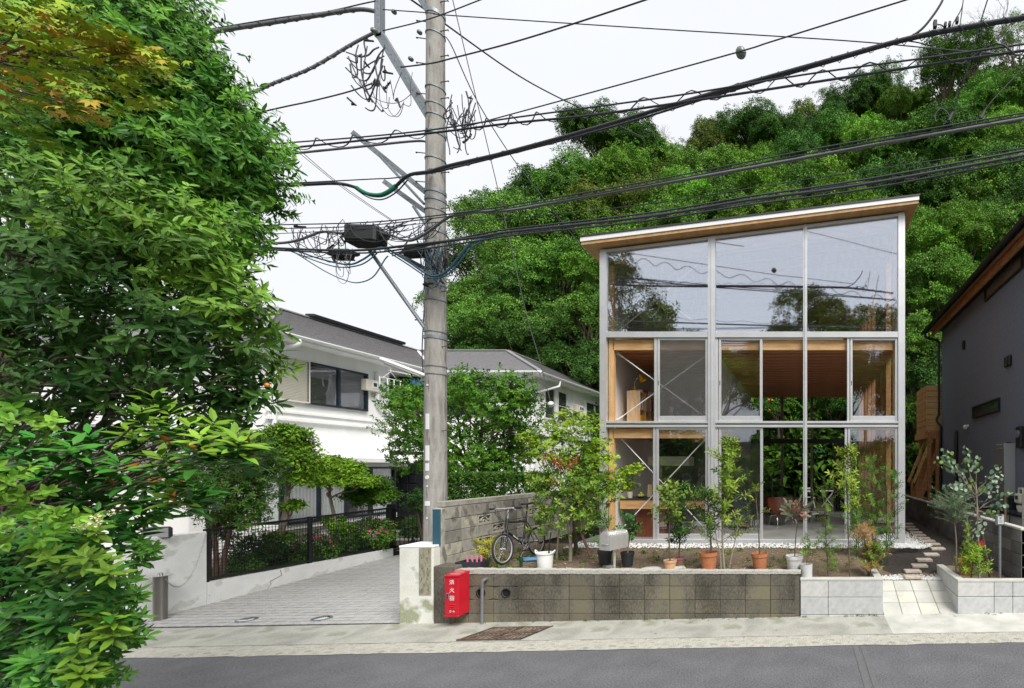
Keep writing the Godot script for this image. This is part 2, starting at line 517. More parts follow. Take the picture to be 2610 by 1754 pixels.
func sprigs() -> void:
	# leafy shoot: alternate pointed leaves round a twig
	for e in [["shoot", 12, .46, .15, 1.25], ["shoot_broad", 9, .44, .23, 1.1], ["shoot_thin", 14, .4, .09, 1.5]]:
		var s := S()
		for i in int(e[1]):
			var t: float = float(i) / (e[1] - 1)
			var a := i * 2.4 + rr(-.3, .3)
			var o := Vector3(cos(a), lerpf(.15, 1.5, t * t), sin(a)).normalized()
			leaf(s, Vector3(0, t * .55 * e[4], 0), o, (Vector3.UP + rand_dir() * .3).normalized() if absf(o.y) < .9 else Vector3.RIGHT, e[2] * rr(.8, 1.15), e[3] * rr(.85, 1.15), rr(.75, 1.2) + .2 * t, .14, rr(.1, .4), true)
		SP[e[0]] = done(s)
		for v in 2:
			s = S()
			var lean := Vector3(rr(-.4, .4), 0, rr(-.4, .4))
			for i in int(e[1]) - 2 - v * 2:
				var t: float = float(i) / (e[1] - 1)
				var a := i * 2.4 + rr(-.9, .9)
				var o := Vector3(cos(a), lerpf(-.1, 1.3, t * t), sin(a)).normalized()
				leaf(s, Vector3(0, t * .55 * e[4], 0) + lean * t * t, o, (Vector3.UP + rand_dir() * .6).normalized() if absf(o.y) < .9 else Vector3.RIGHT, e[2] * rr(.55, 1.3), e[3] * rr(.7, 1.2), rr(.65, 1.2) + .25 * t, rr(.05, .25), rr(.0, .6), true)
			tube(s, [Vector3.ZERO, lean * .25 + Vector3.UP * .27 * e[4], lean * .8 + Vector3.UP * .5 * e[4]], .012, .006, 3, false)
			SP["%s_%d" % [e[0], v]] = done(s)
	# whorl: a rosette of long leaves spreading almost level
	for v in 2:
		var s := S()
		for i in 11:
			var a := i * 2.4 + rr(-.2, .2)
			var up := .05 + .09 * i + rr(-.08, .08)
			leaf(s, Vector3(0, i * .012, 0), Vector3(cos(a), up, sin(a)), Vector3.UP, rr(.8, 1.05) * (1.0 - .035 * i), .3 * (1.0 - .03 * i), rr(.8, 1.15) + .02 * i, .1, rr(.05, .25))
		SP["whorl%d" % v] = done(s)
	# clump of small leaves for crowns further off
	for e in [["clump", 30, .29, .14], ["clump_fine", 30, .26, .1], ["clump_big", 14, .5, .26]]:
		var s := S()
		for i in int(e[1]):
			var u := rand_dir()
			u.y = absf(u.y) * .8 - .15
			var p := u * rr(.15, .62)
			var dd := (u + rand_dir() * .8).normalized()
			var nn := (Vector3.UP * .9 + rand_dir() * .7).normalized()
			if absf(dd.dot(nn)) > .9:
				nn = Vector3.RIGHT
			leaf(s, p, dd, nn, e[2] * rr(.7, 1.2), e[3] * rr(.7, 1.2), rr(.65, 1.35), .15, .2)
		SP[e[0]] = done(s)
	# maple spray: flat five-fingered leaves
	var s2 := S()
	for i in 7:
		var a := i * 2.4
		var c := Vector3(cos(a) * rr(.15, .6), rr(-.12, .12), sin(a) * rr(.15, .6))
		var n := (Vector3.UP + rand_dir() * .35).normalized()
		var fr := along(n)
		var tone := rr(.75, 1.3)
		var big := rr(.24, .36)
		var a0 := rr(0, TAU)
		for k in 5:
			var b := a0 + (k - 2) * .75
			var d := fr.x * cos(b) + fr.y * sin(b) - n * .1
			leaf(s2, c, d, n, big * (1.0 - absf(k - 2) * .16), big * .3, tone, .05, .15)
	SP["maple"] = done(s2)
	# feathery spray: rows of tiny leaflets
	var s3 := S()
	for i in 26:
		var t := float(i / 2) / 12.0
		var sd := 1.0 if i % 2 else -1.0
		leaf(s3, Vector3(0, t, 0), Vector3(sd, .45, rr(-.3, .3)), Vector3(0, .2, 1), .3 * (1.0 - .45 * t), .1, rr(.75, 1.25), .1, .1)
	SP["feather"] = done(s3)
	# round silver discs on a twig
	var s4 := S()
	for i in 8:
		var t := i / 7.0
		var a := i * 1.9
		var c := Vector3(cos(a) * .17, t, sin(a) * .17)
		var n := (Vector3(cos(a), .4, sin(a)) * .6 + rand_dir() * .6).normalized()
		var fr := along(n)
		var rad := .13 * rr(.8, 1.2)
		var tone := rr(.75, 1.25)
		s4.set_color(Color(tone, tone, tone))
		for k in 8:
			s4.add_vertex(c)
			s4.add_vertex(c + fr.x * cos(TAU * k / 8) * rad + fr.y * sin(TAU * k / 8) * rad)
			s4.add_vertex(c + fr.x * cos(TAU * (k + 1) / 8) * rad + fr.y * sin(TAU * (k + 1) / 8) * rad)
	SP["disc"] = done(s4)
	# five-petalled blossom
	var s5 := S()
	for k in 5:
		var a := TAU * k / 5
		leaf(s5, Vector3.ZERO, Vector3(cos(a), .5, sin(a)), Vector3.UP, .5, .4, rr(.9, 1.1), .1, .2)
	SP["blossom"] = done(s5)
	# fluff of hair-thin plumes
	var s6 := S()
	for i in 40:
		var u := rand_dir()
		leaf(s6, u * .1, u, Vector3.UP if absf(u.y) < .9 else Vector3.RIGHT, rr(.35, .6), .03, rr(.7, 1.3), 0, .1)
	SP["plume"] = done(s6)
	# single leaf for plants whose leaves are parts
	var s7 := S()
	leaf(s7, Vector3.ZERO, Vector3.FORWARD, Vector3.UP, 1.0, .34, 1.0, .1, .2, true)
	SP["one_leaf"] = done(s7)

func up_basis(dir: Vector3, sc: float) -> Basis:
	var y := dir.normalized()
	var x := y.cross(rand_dir()).normalized()
	if x.length() < .5:
		x = y.cross(Vector3.RIGHT).normalized()
	return Basis(x, y, x.cross(y)) * Basis.from_scale(Vector3.ONE * sc)

func tone(a: Color, b: Color) -> Color:
	var c := a.lerp(b, R.randf())
	var v := rr(.75, 1.2)
	return Color(c.r * v, c.g * v, c.b * v)

# copies of one shoot: items are [Transform3D, Color]
func many(called: String, shape: Mesh, m: Material, items: Array, parent: Node) -> MultiMeshInstance3D:
	var mm := MultiMesh.new()
	mm.transform_format = MultiMesh.TRANSFORM_3D
	mm.use_colors = true
	mm.mesh = shape
	mm.instance_count = items.size()
	for i in items.size():
		mm.set_instance_transform(i, items[i][0])
		mm.set_instance_color(i, items[i][1])
	var o := MultiMeshInstance3D.new()
	o.name = uniq(called, parent)
	o.multimesh = mm
	o.material_override = m
	parent.add_child(o, true)
	stuff(o)
	return o

# shoots over the outer part of an ellipsoid
func blob(items: Array, c: Vector3, r: Vector3, n: int, sc: float, a: Color, b: Color, up := .6, inner := .55, low := -1.0, push := Vector3.ZERO) -> void:
	for i in n:
		var u := rand_dir()
		if u.y < low:
			u.y = -u.y
		var out := pow(rr(inner * inner * inner, 1.0), 1.0 / 3.0)
		if i % 8 == 0:
			out = rr(1.0, 1.28)
		var p := c + u * r * out
		var d := (u + Vector3.UP * up + rand_dir() * .45 + push).normalized()
		items.append([Transform3D(up_basis(d, sc * rr(.75, 1.25)), p), tone(a, b)])

func wobble(a: Vector3, b: Vector3, n: int, amt: float) -> Array:
	var pts := []
	for i in n + 1:
		var t := float(i) / n
		pts.append(a.lerp(b, t) + (rand_dir() * amt * sin(t * PI)))
	return curve(pts, 3)

# a tree: lobed crown on a trunk with limbs; c = crown centre, r = crown radius, foot = height of the ground under it
func tree(called: String, label: String, group: String, c: Vector3, r: float, foot: float, a: Color, b: Color, shape := "clump", sc := .62, dens := 1.0, lobes := 13, airy := 0.0, flat := .85) -> Node3D:
	var base := Vector3(c.x + rr(-.3, .3) * r, foot, c.z)
	var t := thing(called, label, "tree", base, 0.0, group)
	var o := c - base
	var st := S()
	var th := clampf(r * .055, .07, .22)
	var fork := Vector3(o.x * .5, maxf(o.y - r * .75, o.y * .45), o.z * .5)
	tube(st, wobble(Vector3(0, -.3, 0), fork, 3, .15), th, th * .75, 7)
	var own := rr(.72, 1.25)
	a = Color(a.r * own * rr(.85, 1.1), a.g * own, a.b * own)
	b = Color(b.r * own * rr(.85, 1.1), b.g * own, b.b * own)
	var items := []
	for i in lobes:
		var u := rand_dir()
		if u.y < -.55:
			u.y *= -.6
		var lc := o + Vector3(u.x, u.y * flat, u.z) * r * rr(.4, .86)
		if i == 0:
			lc = o + Vector3(0, r * .62 * flat, 0)
		var lr := r * rr(.2, .48) * (1.0 - airy * .4)
		tube(st, wobble(fork, lc, 3, r * .1), th * .4, .015, 5, false)
		var shade := rr(.7, 1.25)
		var la := Color(a.r * shade, a.g * shade, a.b * shade)
		var lb := Color(b.r * shade, b.g * shade, b.b * shade)
		blob(items, lc, Vector3(lr, lr * .8, lr), int(dens * (1.0 - airy * .5) * 15.0 * lr * lr / (sc * sc)), sc, la, lb, .75, .6, -.45)
	put("trunk", st, M.bark, t)
	many("crown", SP[shape], M.leaf_far, items, t)
	return t

# a young plant: stem through pts (relative to at), foliage on side shoots; width = [height share, spread] pairs
func sapling(t: Node3D, pts: Array, stem_r: float, shape: String, sc: float, count: int, width: Array, a: Color, b: Color, bark: Material, m: Material, per := 3, rise := .55) -> Node3D:
	var st := S()
	var line := curve(pts, 4)
	tube(st, line, stem_r, stem_r * .35, 6)
	var items := []
	var n := int(count * .68)
	for i in n:
		var share: float = lerpf(width[0][0], width[-1][0], (i + R.randf()) / n)
		var w := 0.0
		for k in width.size() - 1:
			if share >= width[k][0] and share <= width[k + 1][0]:
				w = lerpf(width[k][1], width[k + 1][1], (share - width[k][0]) / maxf(1e-4, width[k + 1][0] - width[k][0]))
		var fi := clampf(share, 0, .9999) * (line.size() - 1)
		var p: Vector3 = line[int(fi)].lerp(line[int(fi) + 1], fi - int(fi))
		var ang := i * 2.4 + rr(-.9, .9)
		var len := w * rr(.3, 1.1)
		var e := p + Vector3(cos(ang), rise * rr(.3, 1.6), sin(ang)) * len
		if len > .06:
			tube(st, [p, p.lerp(e, .5) + Vector3.UP * len * .06, e], stem_r * .4, stem_r * .15, 4, false)
		for k in per:
			var q := p.lerp(e, 1.0 - .3 * k - rr(0, .1)) if len > .02 else p
			items.append([Transform3D(up_basis((e - p).normalized() * .6 + Vector3.UP * .35 + rand_dir() * .5 if len > .02 else Vector3.UP + rand_dir() * .4, sc * rr(.75, 1.2)), q), tone(a, b)])
	put("stem", st, bark, t)
	many("foliage", SP[shape], m, items, t)
	return t

# the same mass from three kinds of shoot
func mixed(called: String, key: String, m: Material, items: Array, parent: Node) -> void:
	var three := [[], [], []]
	for i in items.size():
		three[R.randi() % 3].append(items[i])
	for k in 3:
		if three[k].size():
			many(called, SP[key if k == 0 else "%s_%d" % [key, k - 1]], m, three[k], parent)

# ---------------------------------------------------------------- place
func gx(x: float) -> float:
	return clampf(.018 * (x + 3.0), -.3, .3)

func _ready() -> void:
	R.seed = 20240611
	var cam := Camera3D.new()
	cam.name = "camera"
	cam.projection = Camera3D.PROJECTION_FRUSTUM
	cam.near = .1
	cam.far = 600
	cam.size = .1 * 688.0 / 482.8
	cam.frustum_offset = Vector2(-292.0 / 482.8 * .1, 123.0 / 482.8 * .1)
	cam.position = Vector3(0, EYE, 0)
	add_child(cam)
	cam.current = true
	var env := Environment.new()
	env.background_mode = Environment.BG_SKY
	var sky := Sky.new()
	var sm := ProceduralSkyMaterial.new()
	sm.sky_horizon_color = Color(.352, .360, .374).linear_to_srgb()
	sm.sky_top_color = Color(.338, .346, .362).linear_to_srgb()
	sm.sky_curve = .5
	sm.ground_bottom_color = Color(.22, .22, .21)
	sm.ground_horizon_color = Color(.35, .35, .35)
	# thin uneven cloud over the whole sky
	var veil := nz(77, .006, 5).get_seamless_image(1024, 512)
	veil.convert(Image.FORMAT_RGBA8)
	for y in 512:
		for x in 1024:
			veil.set_pixel(x, y, Color(.75, .76, .78, clampf((veil.get_pixel(x, y).r - .35) * .16, 0, .1)))
	sm.sky_cover = ImageTexture.create_from_image(veil)
	sm.sky_cover_modulate = Color(1, 1, 1, .5)
	sky.sky_material = sm
	env.sky = sky
	env.tonemap_mode = Environment.TONE_MAPPER_LINEAR
	env.tonemap_exposure = 2.75
	env.sdfgi_enabled = true
	env.ssao_enabled = true
	env.ssil_enabled = true
	var we := WorldEnvironment.new()
	we.name = "environment"
	we.environment = env
	add_child(we)
	var sun := DirectionalLight3D.new()
	sun.name = "sun"
	sun.light_energy = .5
	sun.light_angular_distance = 30.0
	sun.light_color = Color(1.0, .985, .96)
	sun.shadow_enabled = true
	add_child(sun)
	sun.look_at_from_position(Vector3(13, 22, 14), Vector3.ZERO)

	materials()
	sprigs()
	ground()
	white_house()
	glass_house()
	dark_house()
	street_walls()
	hill_trees()
	across_the_road()
	utility_pole()
	left_garden()
	front_garden()
	right_plot()
	street_things()
	near_foliage()

func hill(x: float, z: float) -> float:
	var d := -z - 20.5
	if d <= 0.0:
		return .72
	var u := x / maxf(1.0, -z) * 1100.0 + 1832.0
	var ks := [[-400, .05], [850, .12], [1000, .4], [1150, .62], [1370, 1.02], [1700, 1.1], [1950, 1.22], [2300, 1.4], [2900, 1.3], [4000, .8]]
	var k: float = ks[0][1]
	for i in ks.size() - 1:
		if u >= ks[i][0]:
			k = lerpf(ks[i][1], ks[i + 1][1], clampf((u - ks[i][0]) / (ks[i + 1][0] - ks[i][0]), 0, 1))
	return .72 + minf(d, 32.0) * k * smoothstep(0.0, 6.0, d + 2.0) + maxf(d - 32.0, 0.0) * k * .12

func ground() -> void:
	var n := nz(5, .35)
	var s := S()
	sheet(s, 2, 2, func(u, v): return Vector3(lerpf(-160, 160, u), -.75, lerpf(120, -140, v)))
	struct("ground", s, M.forest_floor)
	s = S()
	sheet(s, 60, 8, func(u, v):
		var x := lerpf(-45, 45, u)
		return Vector3(x, gx(x) - .012 * pow(absf(v - .5) * 2.0, 2.0) + .012, lerpf(-1.2, -6.62, v)))
	struct("road", s, M.asphalt)
	s = S()
	for k in 2:
		sheet(s, 1, 12, func(u, v):
			var x: float = .66 + u * .07 + k * .1
			return Vector3(x, gx(x) + .016 - .012 * pow(absf(lerpf(.0, .6, v) - .5) * 2.0, 2.0), lerpf(-6.54, -4.2, v)))
	struct("road_seam", s, M.asphalt_seam)
	# worn concrete channel along the edge of the road
	s = S()
	sheet(s, 260, 5, func(u, v):
		var x := lerpf(-30, 30, u)
		var edge := n.get_noise_2d(x * 14.0, 3.0) * .03 if v < .1 else 0.0
		return Vector3(x, gx(x) + .006 + .012 * v + n.get_noise_2d(x * 40.0, v * 30.0) * .006, lerpf(-6.55, -6.93, v) + edge))
	struct("kerb_strip", s, M.kerb)
	s = S()
	sheet(s, 120, 4, func(u, v):
		var x := lerpf(-14.0, 1.28, u)
		return Vector3(x, gx(x) + .022 + .01 * v, lerpf(-6.92, -7.78, v)))
	struct("pavement", s, M.pavement)
	s = S()
	sheet(s, 60, 4, func(u, v):
		var x := lerpf(1.28, 12.0, u)
		return Vector3(x, gx(x) + .022 + .012 * v, lerpf(-6.92, -7.78, v)))
	struct("pavement", s, M.pale_concrete)
	s = S()
	sheet(s, 40, 2, func(u, v):
		var x := lerpf(-45, 45, u)
		return Vector3(x, gx(x) + .1, lerpf(.8, -1.2, v)))
	struct("verge", s, M.pavement)
	# hillside
	s = S()
	sheet(s, 90, 46, func(u, v):
		var z := lerpf(-20.4, -105.0, v * v * .75 + v * .25)
		var x: float = lerpf(-120.0, 120.0, u) * (.45 + .55 * v)
		return Vector3(x, hill(x, z) + n.get_noise_2d(x * 3.0, z * 3.0) * .5 * clampf((-z - 21.0) * .3, 0, 1), z))
	struct("hillside", s, M.forest_floor)
	# garden soil in front of the glass house, falling to the sunken path on its right
	s = S()
	sheet(s, 110, 34, func(u, v):
		var x := lerpf(-5.95, 3.46, u)
		var z := lerpf(-7.86, -10.5, v)
		var y := soil_y(x, z)
		if x > 1.19 and x < 2.52 and z > -8.66:
			y = -.3
		return Vector3(x, y + n.get_noise_2d(x * 9.0, z * 9.0) * .02 + n.get_noise_2d(x * 40.0, z * 40.0) * .012, z))
	struct("garden_soil", s, M.soil)
	s = S()
	sheet(s, 40, 50, func(u, v):
		var x := lerpf(1.3, 3.5, u)
		var z := lerpf(-8.75, -18.2, v)
		var y: float = lerpf(.465, .76, clampf((-z - 8.65) / 1.7, 0, 1))
		var edge := smoothstep(0.0, .18, minf(u, 1.15 - u)) * smoothstep(0.0, .05, v)
		return Vector3(x, y - .03 * (1.0 - edge) + edge * (.022 + n.get_noise_2d(x * 20.0, z * 20.0) * .018), z))
	struct("path_soil", s, M.dark_soil)
	s = S()
	sheet(s, 20, 8, func(u, v): return Vector3(lerpf(-12.0, 8.0, u), .74 + n.get_noise_2d(u * 60, v * 20) * .03, lerpf(-17.8, -20.7, v)))
	struct("back_garden", s, M.soil)
	s = S()
	sheet(s, 20, 20, func(u, v): return Vector3(lerpf(-22.0, -11.1, u), .26 + n.get_noise_2d(u * 60, v * 60) * .04, lerpf(-8.0, -21.0, v)))
	struct("yard", s, M.soil)
	s = S()
	sheet(s, 8, 20, func(u, v): return Vector3(lerpf(-11.1, -5.9, u), .22, lerpf(-13.1, -21.0, v)))
	struct("yard", s, M.pavement)
	s = S()
	sheet(s, 8, 8, func(u, v): return Vector3(lerpf(3.6, 9.0, u), .7, lerpf(-8.2, -20.6, v)))
	struct("yard", s, M.pale_concrete)
	# tiled drive
	var dy := func(x: float, z: float) -> float: return lerpf(gx(x) + .03, .09, clampf((-z - 7.75) / 5.5, 0, 1))
	s = S()
	sheet(s, 12, 16, func(u, v):
		var x := lerpf(-11.1, -6.0, u)
		var z := lerpf(-7.76, -13.2, v)
		return Vector3(x, dy.call(x, z) + .004, z))
	var drive := struct("driveway", s, M.mortar)
	for variant in 3:
		s = S()
		for i in 42:
			for j in 36:
				if (i * 7 + j * 13 + i * j) % 3 != variant:
					continue
				var x := -11.0 + i * .112
				var z := -7.86 - j * .149
				if x > -6.42:
					continue
				box(s, Vector3(x, dy.call(x, z) + .009 + rr(-.0015, .0015), z), Vector3(.096, .016, .131), .004, Basis(Vector3(rr(-1, 1), rr(-.4, .4), rr(-1, 1)).normalized(), .012))
		stuff(put("tile", s, M[["drive_tile_a", "drive_tile_b", "drive_tile_c"][variant]], drive))
	for q in [[630.0, "left"], [821.0, "right"]]:
		var c := P(q[0], 1590, 8.05)
		c.y = dy.call(c.x, c.z) + .024
		var t := thing("manhole_cover", "round domed metal lid set in the tiled drive, %s" % ("nearer the bollard" if q[1] == "left" else "nearer the mossy pillar"), "manhole cover", c, 0, "metal lids in the drive")
		s = S()
		lathe(s, Vector3.ZERO, [Vector2(.12, -.02), Vector2(.12, .006), Vector2(.1, .018), Vector2(0, .026)], 20)
		put("dome", s, M.chrome, t)
		s = S()
		lathe(s, Vector3.ZERO, [Vector2(.135, -.02), Vector2(.135, .004), Vector2(.122, .004)], 20)
		put("rim", s, M.zinc, t)
	# white gravel round the glass house and at the head of the paved entrance
	var items := []
	s = S()
	ball(s, Vector3.ZERO, 1.0, Vector3(1, .7, .85), 6)
	var pebble := done(s)
	for i in 5200:
		var p := Vector3(rr(-4.9, 2.75), 0, rr(-9.72, -10.5))
		if R.randf() < .3:
			p = Vector3(rr(2.1, 2.72) - rr(0, .3), 0, rr(-9.9, -12.5))
		if p.z > -9.72 - .12 - n.get_noise_2d(p.x * 6, 1) * .1 or (p.x > 1.6 and p.x > 2.75 - pow(maxf(0, 10.4 + p.z) * 1.2, 2)):
			continue
		p.y = .84 if p.x < 2.2 else .82
		var v := rr(.75, 1.05)
		items.append([Transform3D(up_basis(rand_dir(), rr(.011, .024)), p), Color(v, v, v)])
	for i in 900:
		var p := Vector3(rr(1.3, 2.5), .47, -8.66 - absf(R.randfn(0, .09)))
		var v := rr(.7, 1.05)
		items.append([Transform3D(up_basis(rand_dir(), rr(.01, .02)), p + Vector3.UP * (-p.z - 8.66) * .17), Color(v, v, v)])
	var pm := plain("pebble", Color(.74, .75, .74), .9)
	pm.vertex_color_use_as_albedo = true
	many("gravel", pebble, pm, items, self)
	# stepping stones along the side of the house
	var steps := [[2326, 1456, 8.72], [2326, 1444, 8.98], [2344, 1433, 9.25], [2356, 1423, 9.55], [2374, 1415, 9.85], [2390, 1407, 10.2], [2379, 1399, 10.6], [2366, 1390, 11.05], [2354, 1382, 11.5], [2344, 1375, 12.0], [2336, 1368, 12.5], [2327, 1361, 13.1], [2319, 1354, 13.7], [2314, 1348, 14.4]]
	var stones := thing("stepping_stone_path", "tan stepping stones laid in dark soil beside the glass house", "path")
	stones.remove_meta("category")
	stones.remove_meta("label")
	stones.set_meta("kind", "structure")
	for e in steps:
		var z: float = e[2]
		var c := P(e[0], e[1], z)
		c.y = lerpf(.465, .76, clampf((z - 8.65) / 1.7, 0, 1)) + .03
		s = S()
		box(s, c, Vector3(.3, .05, .19), .008, Basis(Vector3.UP, rr(-.06, .06)))
		put("stone", s, M.stepping_stone, stones)
	# square pavers of the entrance, climbing from the pavement
	var ramp: Node3D = thing("entrance_ramp", "x", "x")
	ramp.remove_meta("category")
	ramp.remove_meta("label")
	ramp.set_meta("kind", "structure")
	s = S()
	var tilt := Basis(Vector3.RIGHT, atan2(.36, .9))
	box(s, Vector3(1.89, .255, -8.21), Vector3(1.26, .02, 1.0), 0, tilt)
	put("bed", s, M.mortar, ramp)
	var pave := [M.pale_concrete_a, M.pale_concrete_b, M.pale_concrete_c]
	for i in 4:
		for j in 3:
			var o := Vector3(1.28 + .155 + i * .305, .275, -8.21) + tilt * Vector3(0, 0, (1 - j) * .318)
			s = S()
			box(s, o, Vector3(.298, .03, .31), .006, tilt * Basis(Vector3(rr(-1, 1), 0, rr(-1, 1)).normalized(), .008))
			put("paver", s, pave[R.randi() % 3], ramp)
	# forest undergrowth: what nobody could count
	items = []
	for i in 11000:
		var z := -21.5 - pow(R.randf(), 1.6) * 32.0
		var x := lerpf(-22.0, 26.0, R.randf()) * (-z / 34.0)
		var u := x / -z * 1100.0 + 1832.0
		if u < 980.0:
			continue
		items.append([Transform3D(up_basis(Vector3.UP + rand_dir() * .6, rr(.5, 1.2)), Vector3(x, hill(x, z) + rr(-.1, 1.6), z)), tone(Color(.035, .1, .012), Color(.11, .24, .025))])
	many("undergrowth", SP.clump_big, M.leaf_far, items, self)
	# weeds and fallen leaves on the bed
	items = []
	for i in 420:
		var p := Vector3(rr(-5.8, 1.0), 0, rr(-8.0, -9.8))
		if p.x > -4.4 and n.get_noise_2d(p.x * 5.0, p.z * 5.0) < .12:
			continue
		p.y = lerpf(.78, .83, clampf((-p.z - 7.9) / 2.6, 0, 1)) + .01
		items.append([Transform3D(up_basis(Vector3.UP + rand_dir() * .3, rr(.05, .12)), p), tone(Color(.05, .13, .02), Color(.16, .26, .04))])
	many("weeds", SP.clump_big, M.leaf_soft, items, self)
	items = []
	for i in 520:
		var p := Vector3(rr(-5.8, 1.2), 0, rr(-7.95, -9.8))
		p.y = lerpf(.78, .83, clampf((-p.z - 7.9) / 2.6, 0, 1)) + .02
		items.append([Transform3D(Basis(Vector3.UP, rr(0, TAU)) * Basis(rand_dir(), .3) * Basis.from_scale(Vector3.ONE * rr(.03, .075)), p), [Color(.3, .12, .08), Color(.36, .24, .14), Color(.42, .34, .22)][R.randi() % 3]])
	many("fallen_leaves", SP.one_leaf, M.leaf_soft, items, self)

# ---------------------------------------------------------------- window: node with frame, panes and what hangs behind
func window(parent: Node3D, o: Vector3, u: Vector3, nrm: Vector3, w: float, h: float, fm: Material, cuts: Array, opt := {}) -> Node3D:
	var t := Node3D.new()
	t.name = uniq(opt.get("name", "window"), parent)
	parent.add_child(t, true)
	var fw: float = opt.get("fw", .055)
	var dp: float = opt.get("dp", .07)
	var up := Vector3.UP
	var b := Basis(u, up, nrm)
	var s := S()
	var bx := func(q: SurfaceTool, x0: float, y0: float, x1: float, y1: float, z0: float, z1: float) -> void:
		box(q, o + b * Vector3((x0 + x1) * .5, (y0 + y1) * .5, (z0 + z1) * .5), Vector3(x1 - x0, y1 - y0, z1 - z0), .004, b)
	bx.call(s, -fw, -fw, w + fw, 0, -.02, dp)
	bx.call(s, -fw, h, w + fw, h + fw, -.02, dp)
	bx.call(s, -fw, 0, 0, h, -.02, dp)
	bx.call(s, w, 0, w + fw, h, -.02, dp)
	for c in cuts:
		bx.call(s, c * w - fw * .6, 0, c * w + fw * .6, h, -.02, dp * .85)
	for c in opt.get("bars", []):
		bx.call(s, 0, c * h - .012, w, c * h + .012, .03, dp * .7)
	put("frame", s, fm, t)
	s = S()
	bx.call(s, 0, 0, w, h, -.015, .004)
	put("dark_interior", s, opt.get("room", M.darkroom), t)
	var edges := [0.0] + cuts + [1.0]
	for i in edges.size() - 1:
		if opt.has("curtain") and i in opt.curtain:
			s = S()
			var x0: float = edges[i] * w + .02
			var x1: float = edges[i + 1] * w - .02
			sheet(s, int((x1 - x0) / .03) + 4, 1, func(p, q): return o + b * Vector3(lerpf(x0, x1, p), lerpf(.01, h - .01, q), .018 + .008 * sin(p * (x1 - x0) * 70.0)), nrm)
			put("curtain", s, opt.get("cloth", M.curtain), t)
		s = S()
		bx.call(s, edges[i] * w, 0, edges[i + 1] * w, h, .034, .038)
		put("pane", s, opt.get("glass", M.pane_dark), t)
	return t

# sloping roof face laid in overlapping courses: e0-e1 at the eave, r0-r1 at the ridge
func roof_face(s: SurfaceTool, e0: Vector3, e1: Vector3, r0: Vector3, r1: Vector3, n: int) -> void:
	var nrm := (e1 - e0).cross(r0 - e0).normalized()
	if nrm.y < 0:
		nrm = -nrm
	for i in n:
		var a := float(i) / n
		var b := float(i + 1) / n
		var p := e0.lerp(r0, a) + nrm * .03
		var q := e1.lerp(r1, a) + nrm * .03
		var p2 := e0.lerp(r0, b) + nrm * .006
		var q2 := e1.lerp(r1, b) + nrm * .006
		quad(s, p, q, q2, p2, nrm)
		var down := (e0 - r0).normalized()
		quad(s, p, q, q - nrm * .03, p - nrm * .03, down)

func gutter(s: SurfaceTool, a: Vector3, b: Vector3, out: Vector3, r := .06) -> void:
	s.set_smooth_group(0)
	for k in 6:
		var a0 := PI + PI * k / 6.0
		var a1 := PI + PI * (k + 1) / 6.0
		var o0 := out * cos(a0) * r + Vector3.UP * sin(a0) * r
		var o1 := out * cos(a1) * r + Vector3.UP * sin(a1) * r
		quad(s, a + o0, b + o0, b + o1, a + o1, (o0 + o1))
	s.set_smooth_group(-1)
	bar(s, a - out * r - Vector3.UP * .02, b - out * r - Vector3.UP * .02, .02, .16)
	bar(s, a + out * r, b + out * r, .014, .014)

func vent_unit(at: Vector3, nrm: Vector3, label: String) -> void:
	var t := thing("vent_box", label, "air vent", at, 0, "vent boxes on the white walls")
	var b := Basis(Vector3.UP.cross(nrm), Vector3.UP, nrm)
	var s := S()
	box(s, b * Vector3(0, 0, .1), Vector3(.62, .36, .2), .02, b)
	put("cover", s, M.cream_plastic, t)
	s = S()
	box(s, b * Vector3(.06, .03, .208), Vector3(.36, .22, .016), .004, b)
	put("grille_plate", s, M.white_plastic, t)
	for k in [-.03, .15]:
		s = S()
		box(s, b * Vector3(k, .03, .222), Vector3(.11, .11, .012), 0, b)
		put("opening", s, M.charcoal, t)

func pipe(called: String, label: String, cat: String, pts: Array, r: float, m: Material) -> MeshInstance3D:
	var s := S()
	tube(s, pts, r, r, 10)
	var o := put(called, s, m)
	tag(o, label, cat)
	return o

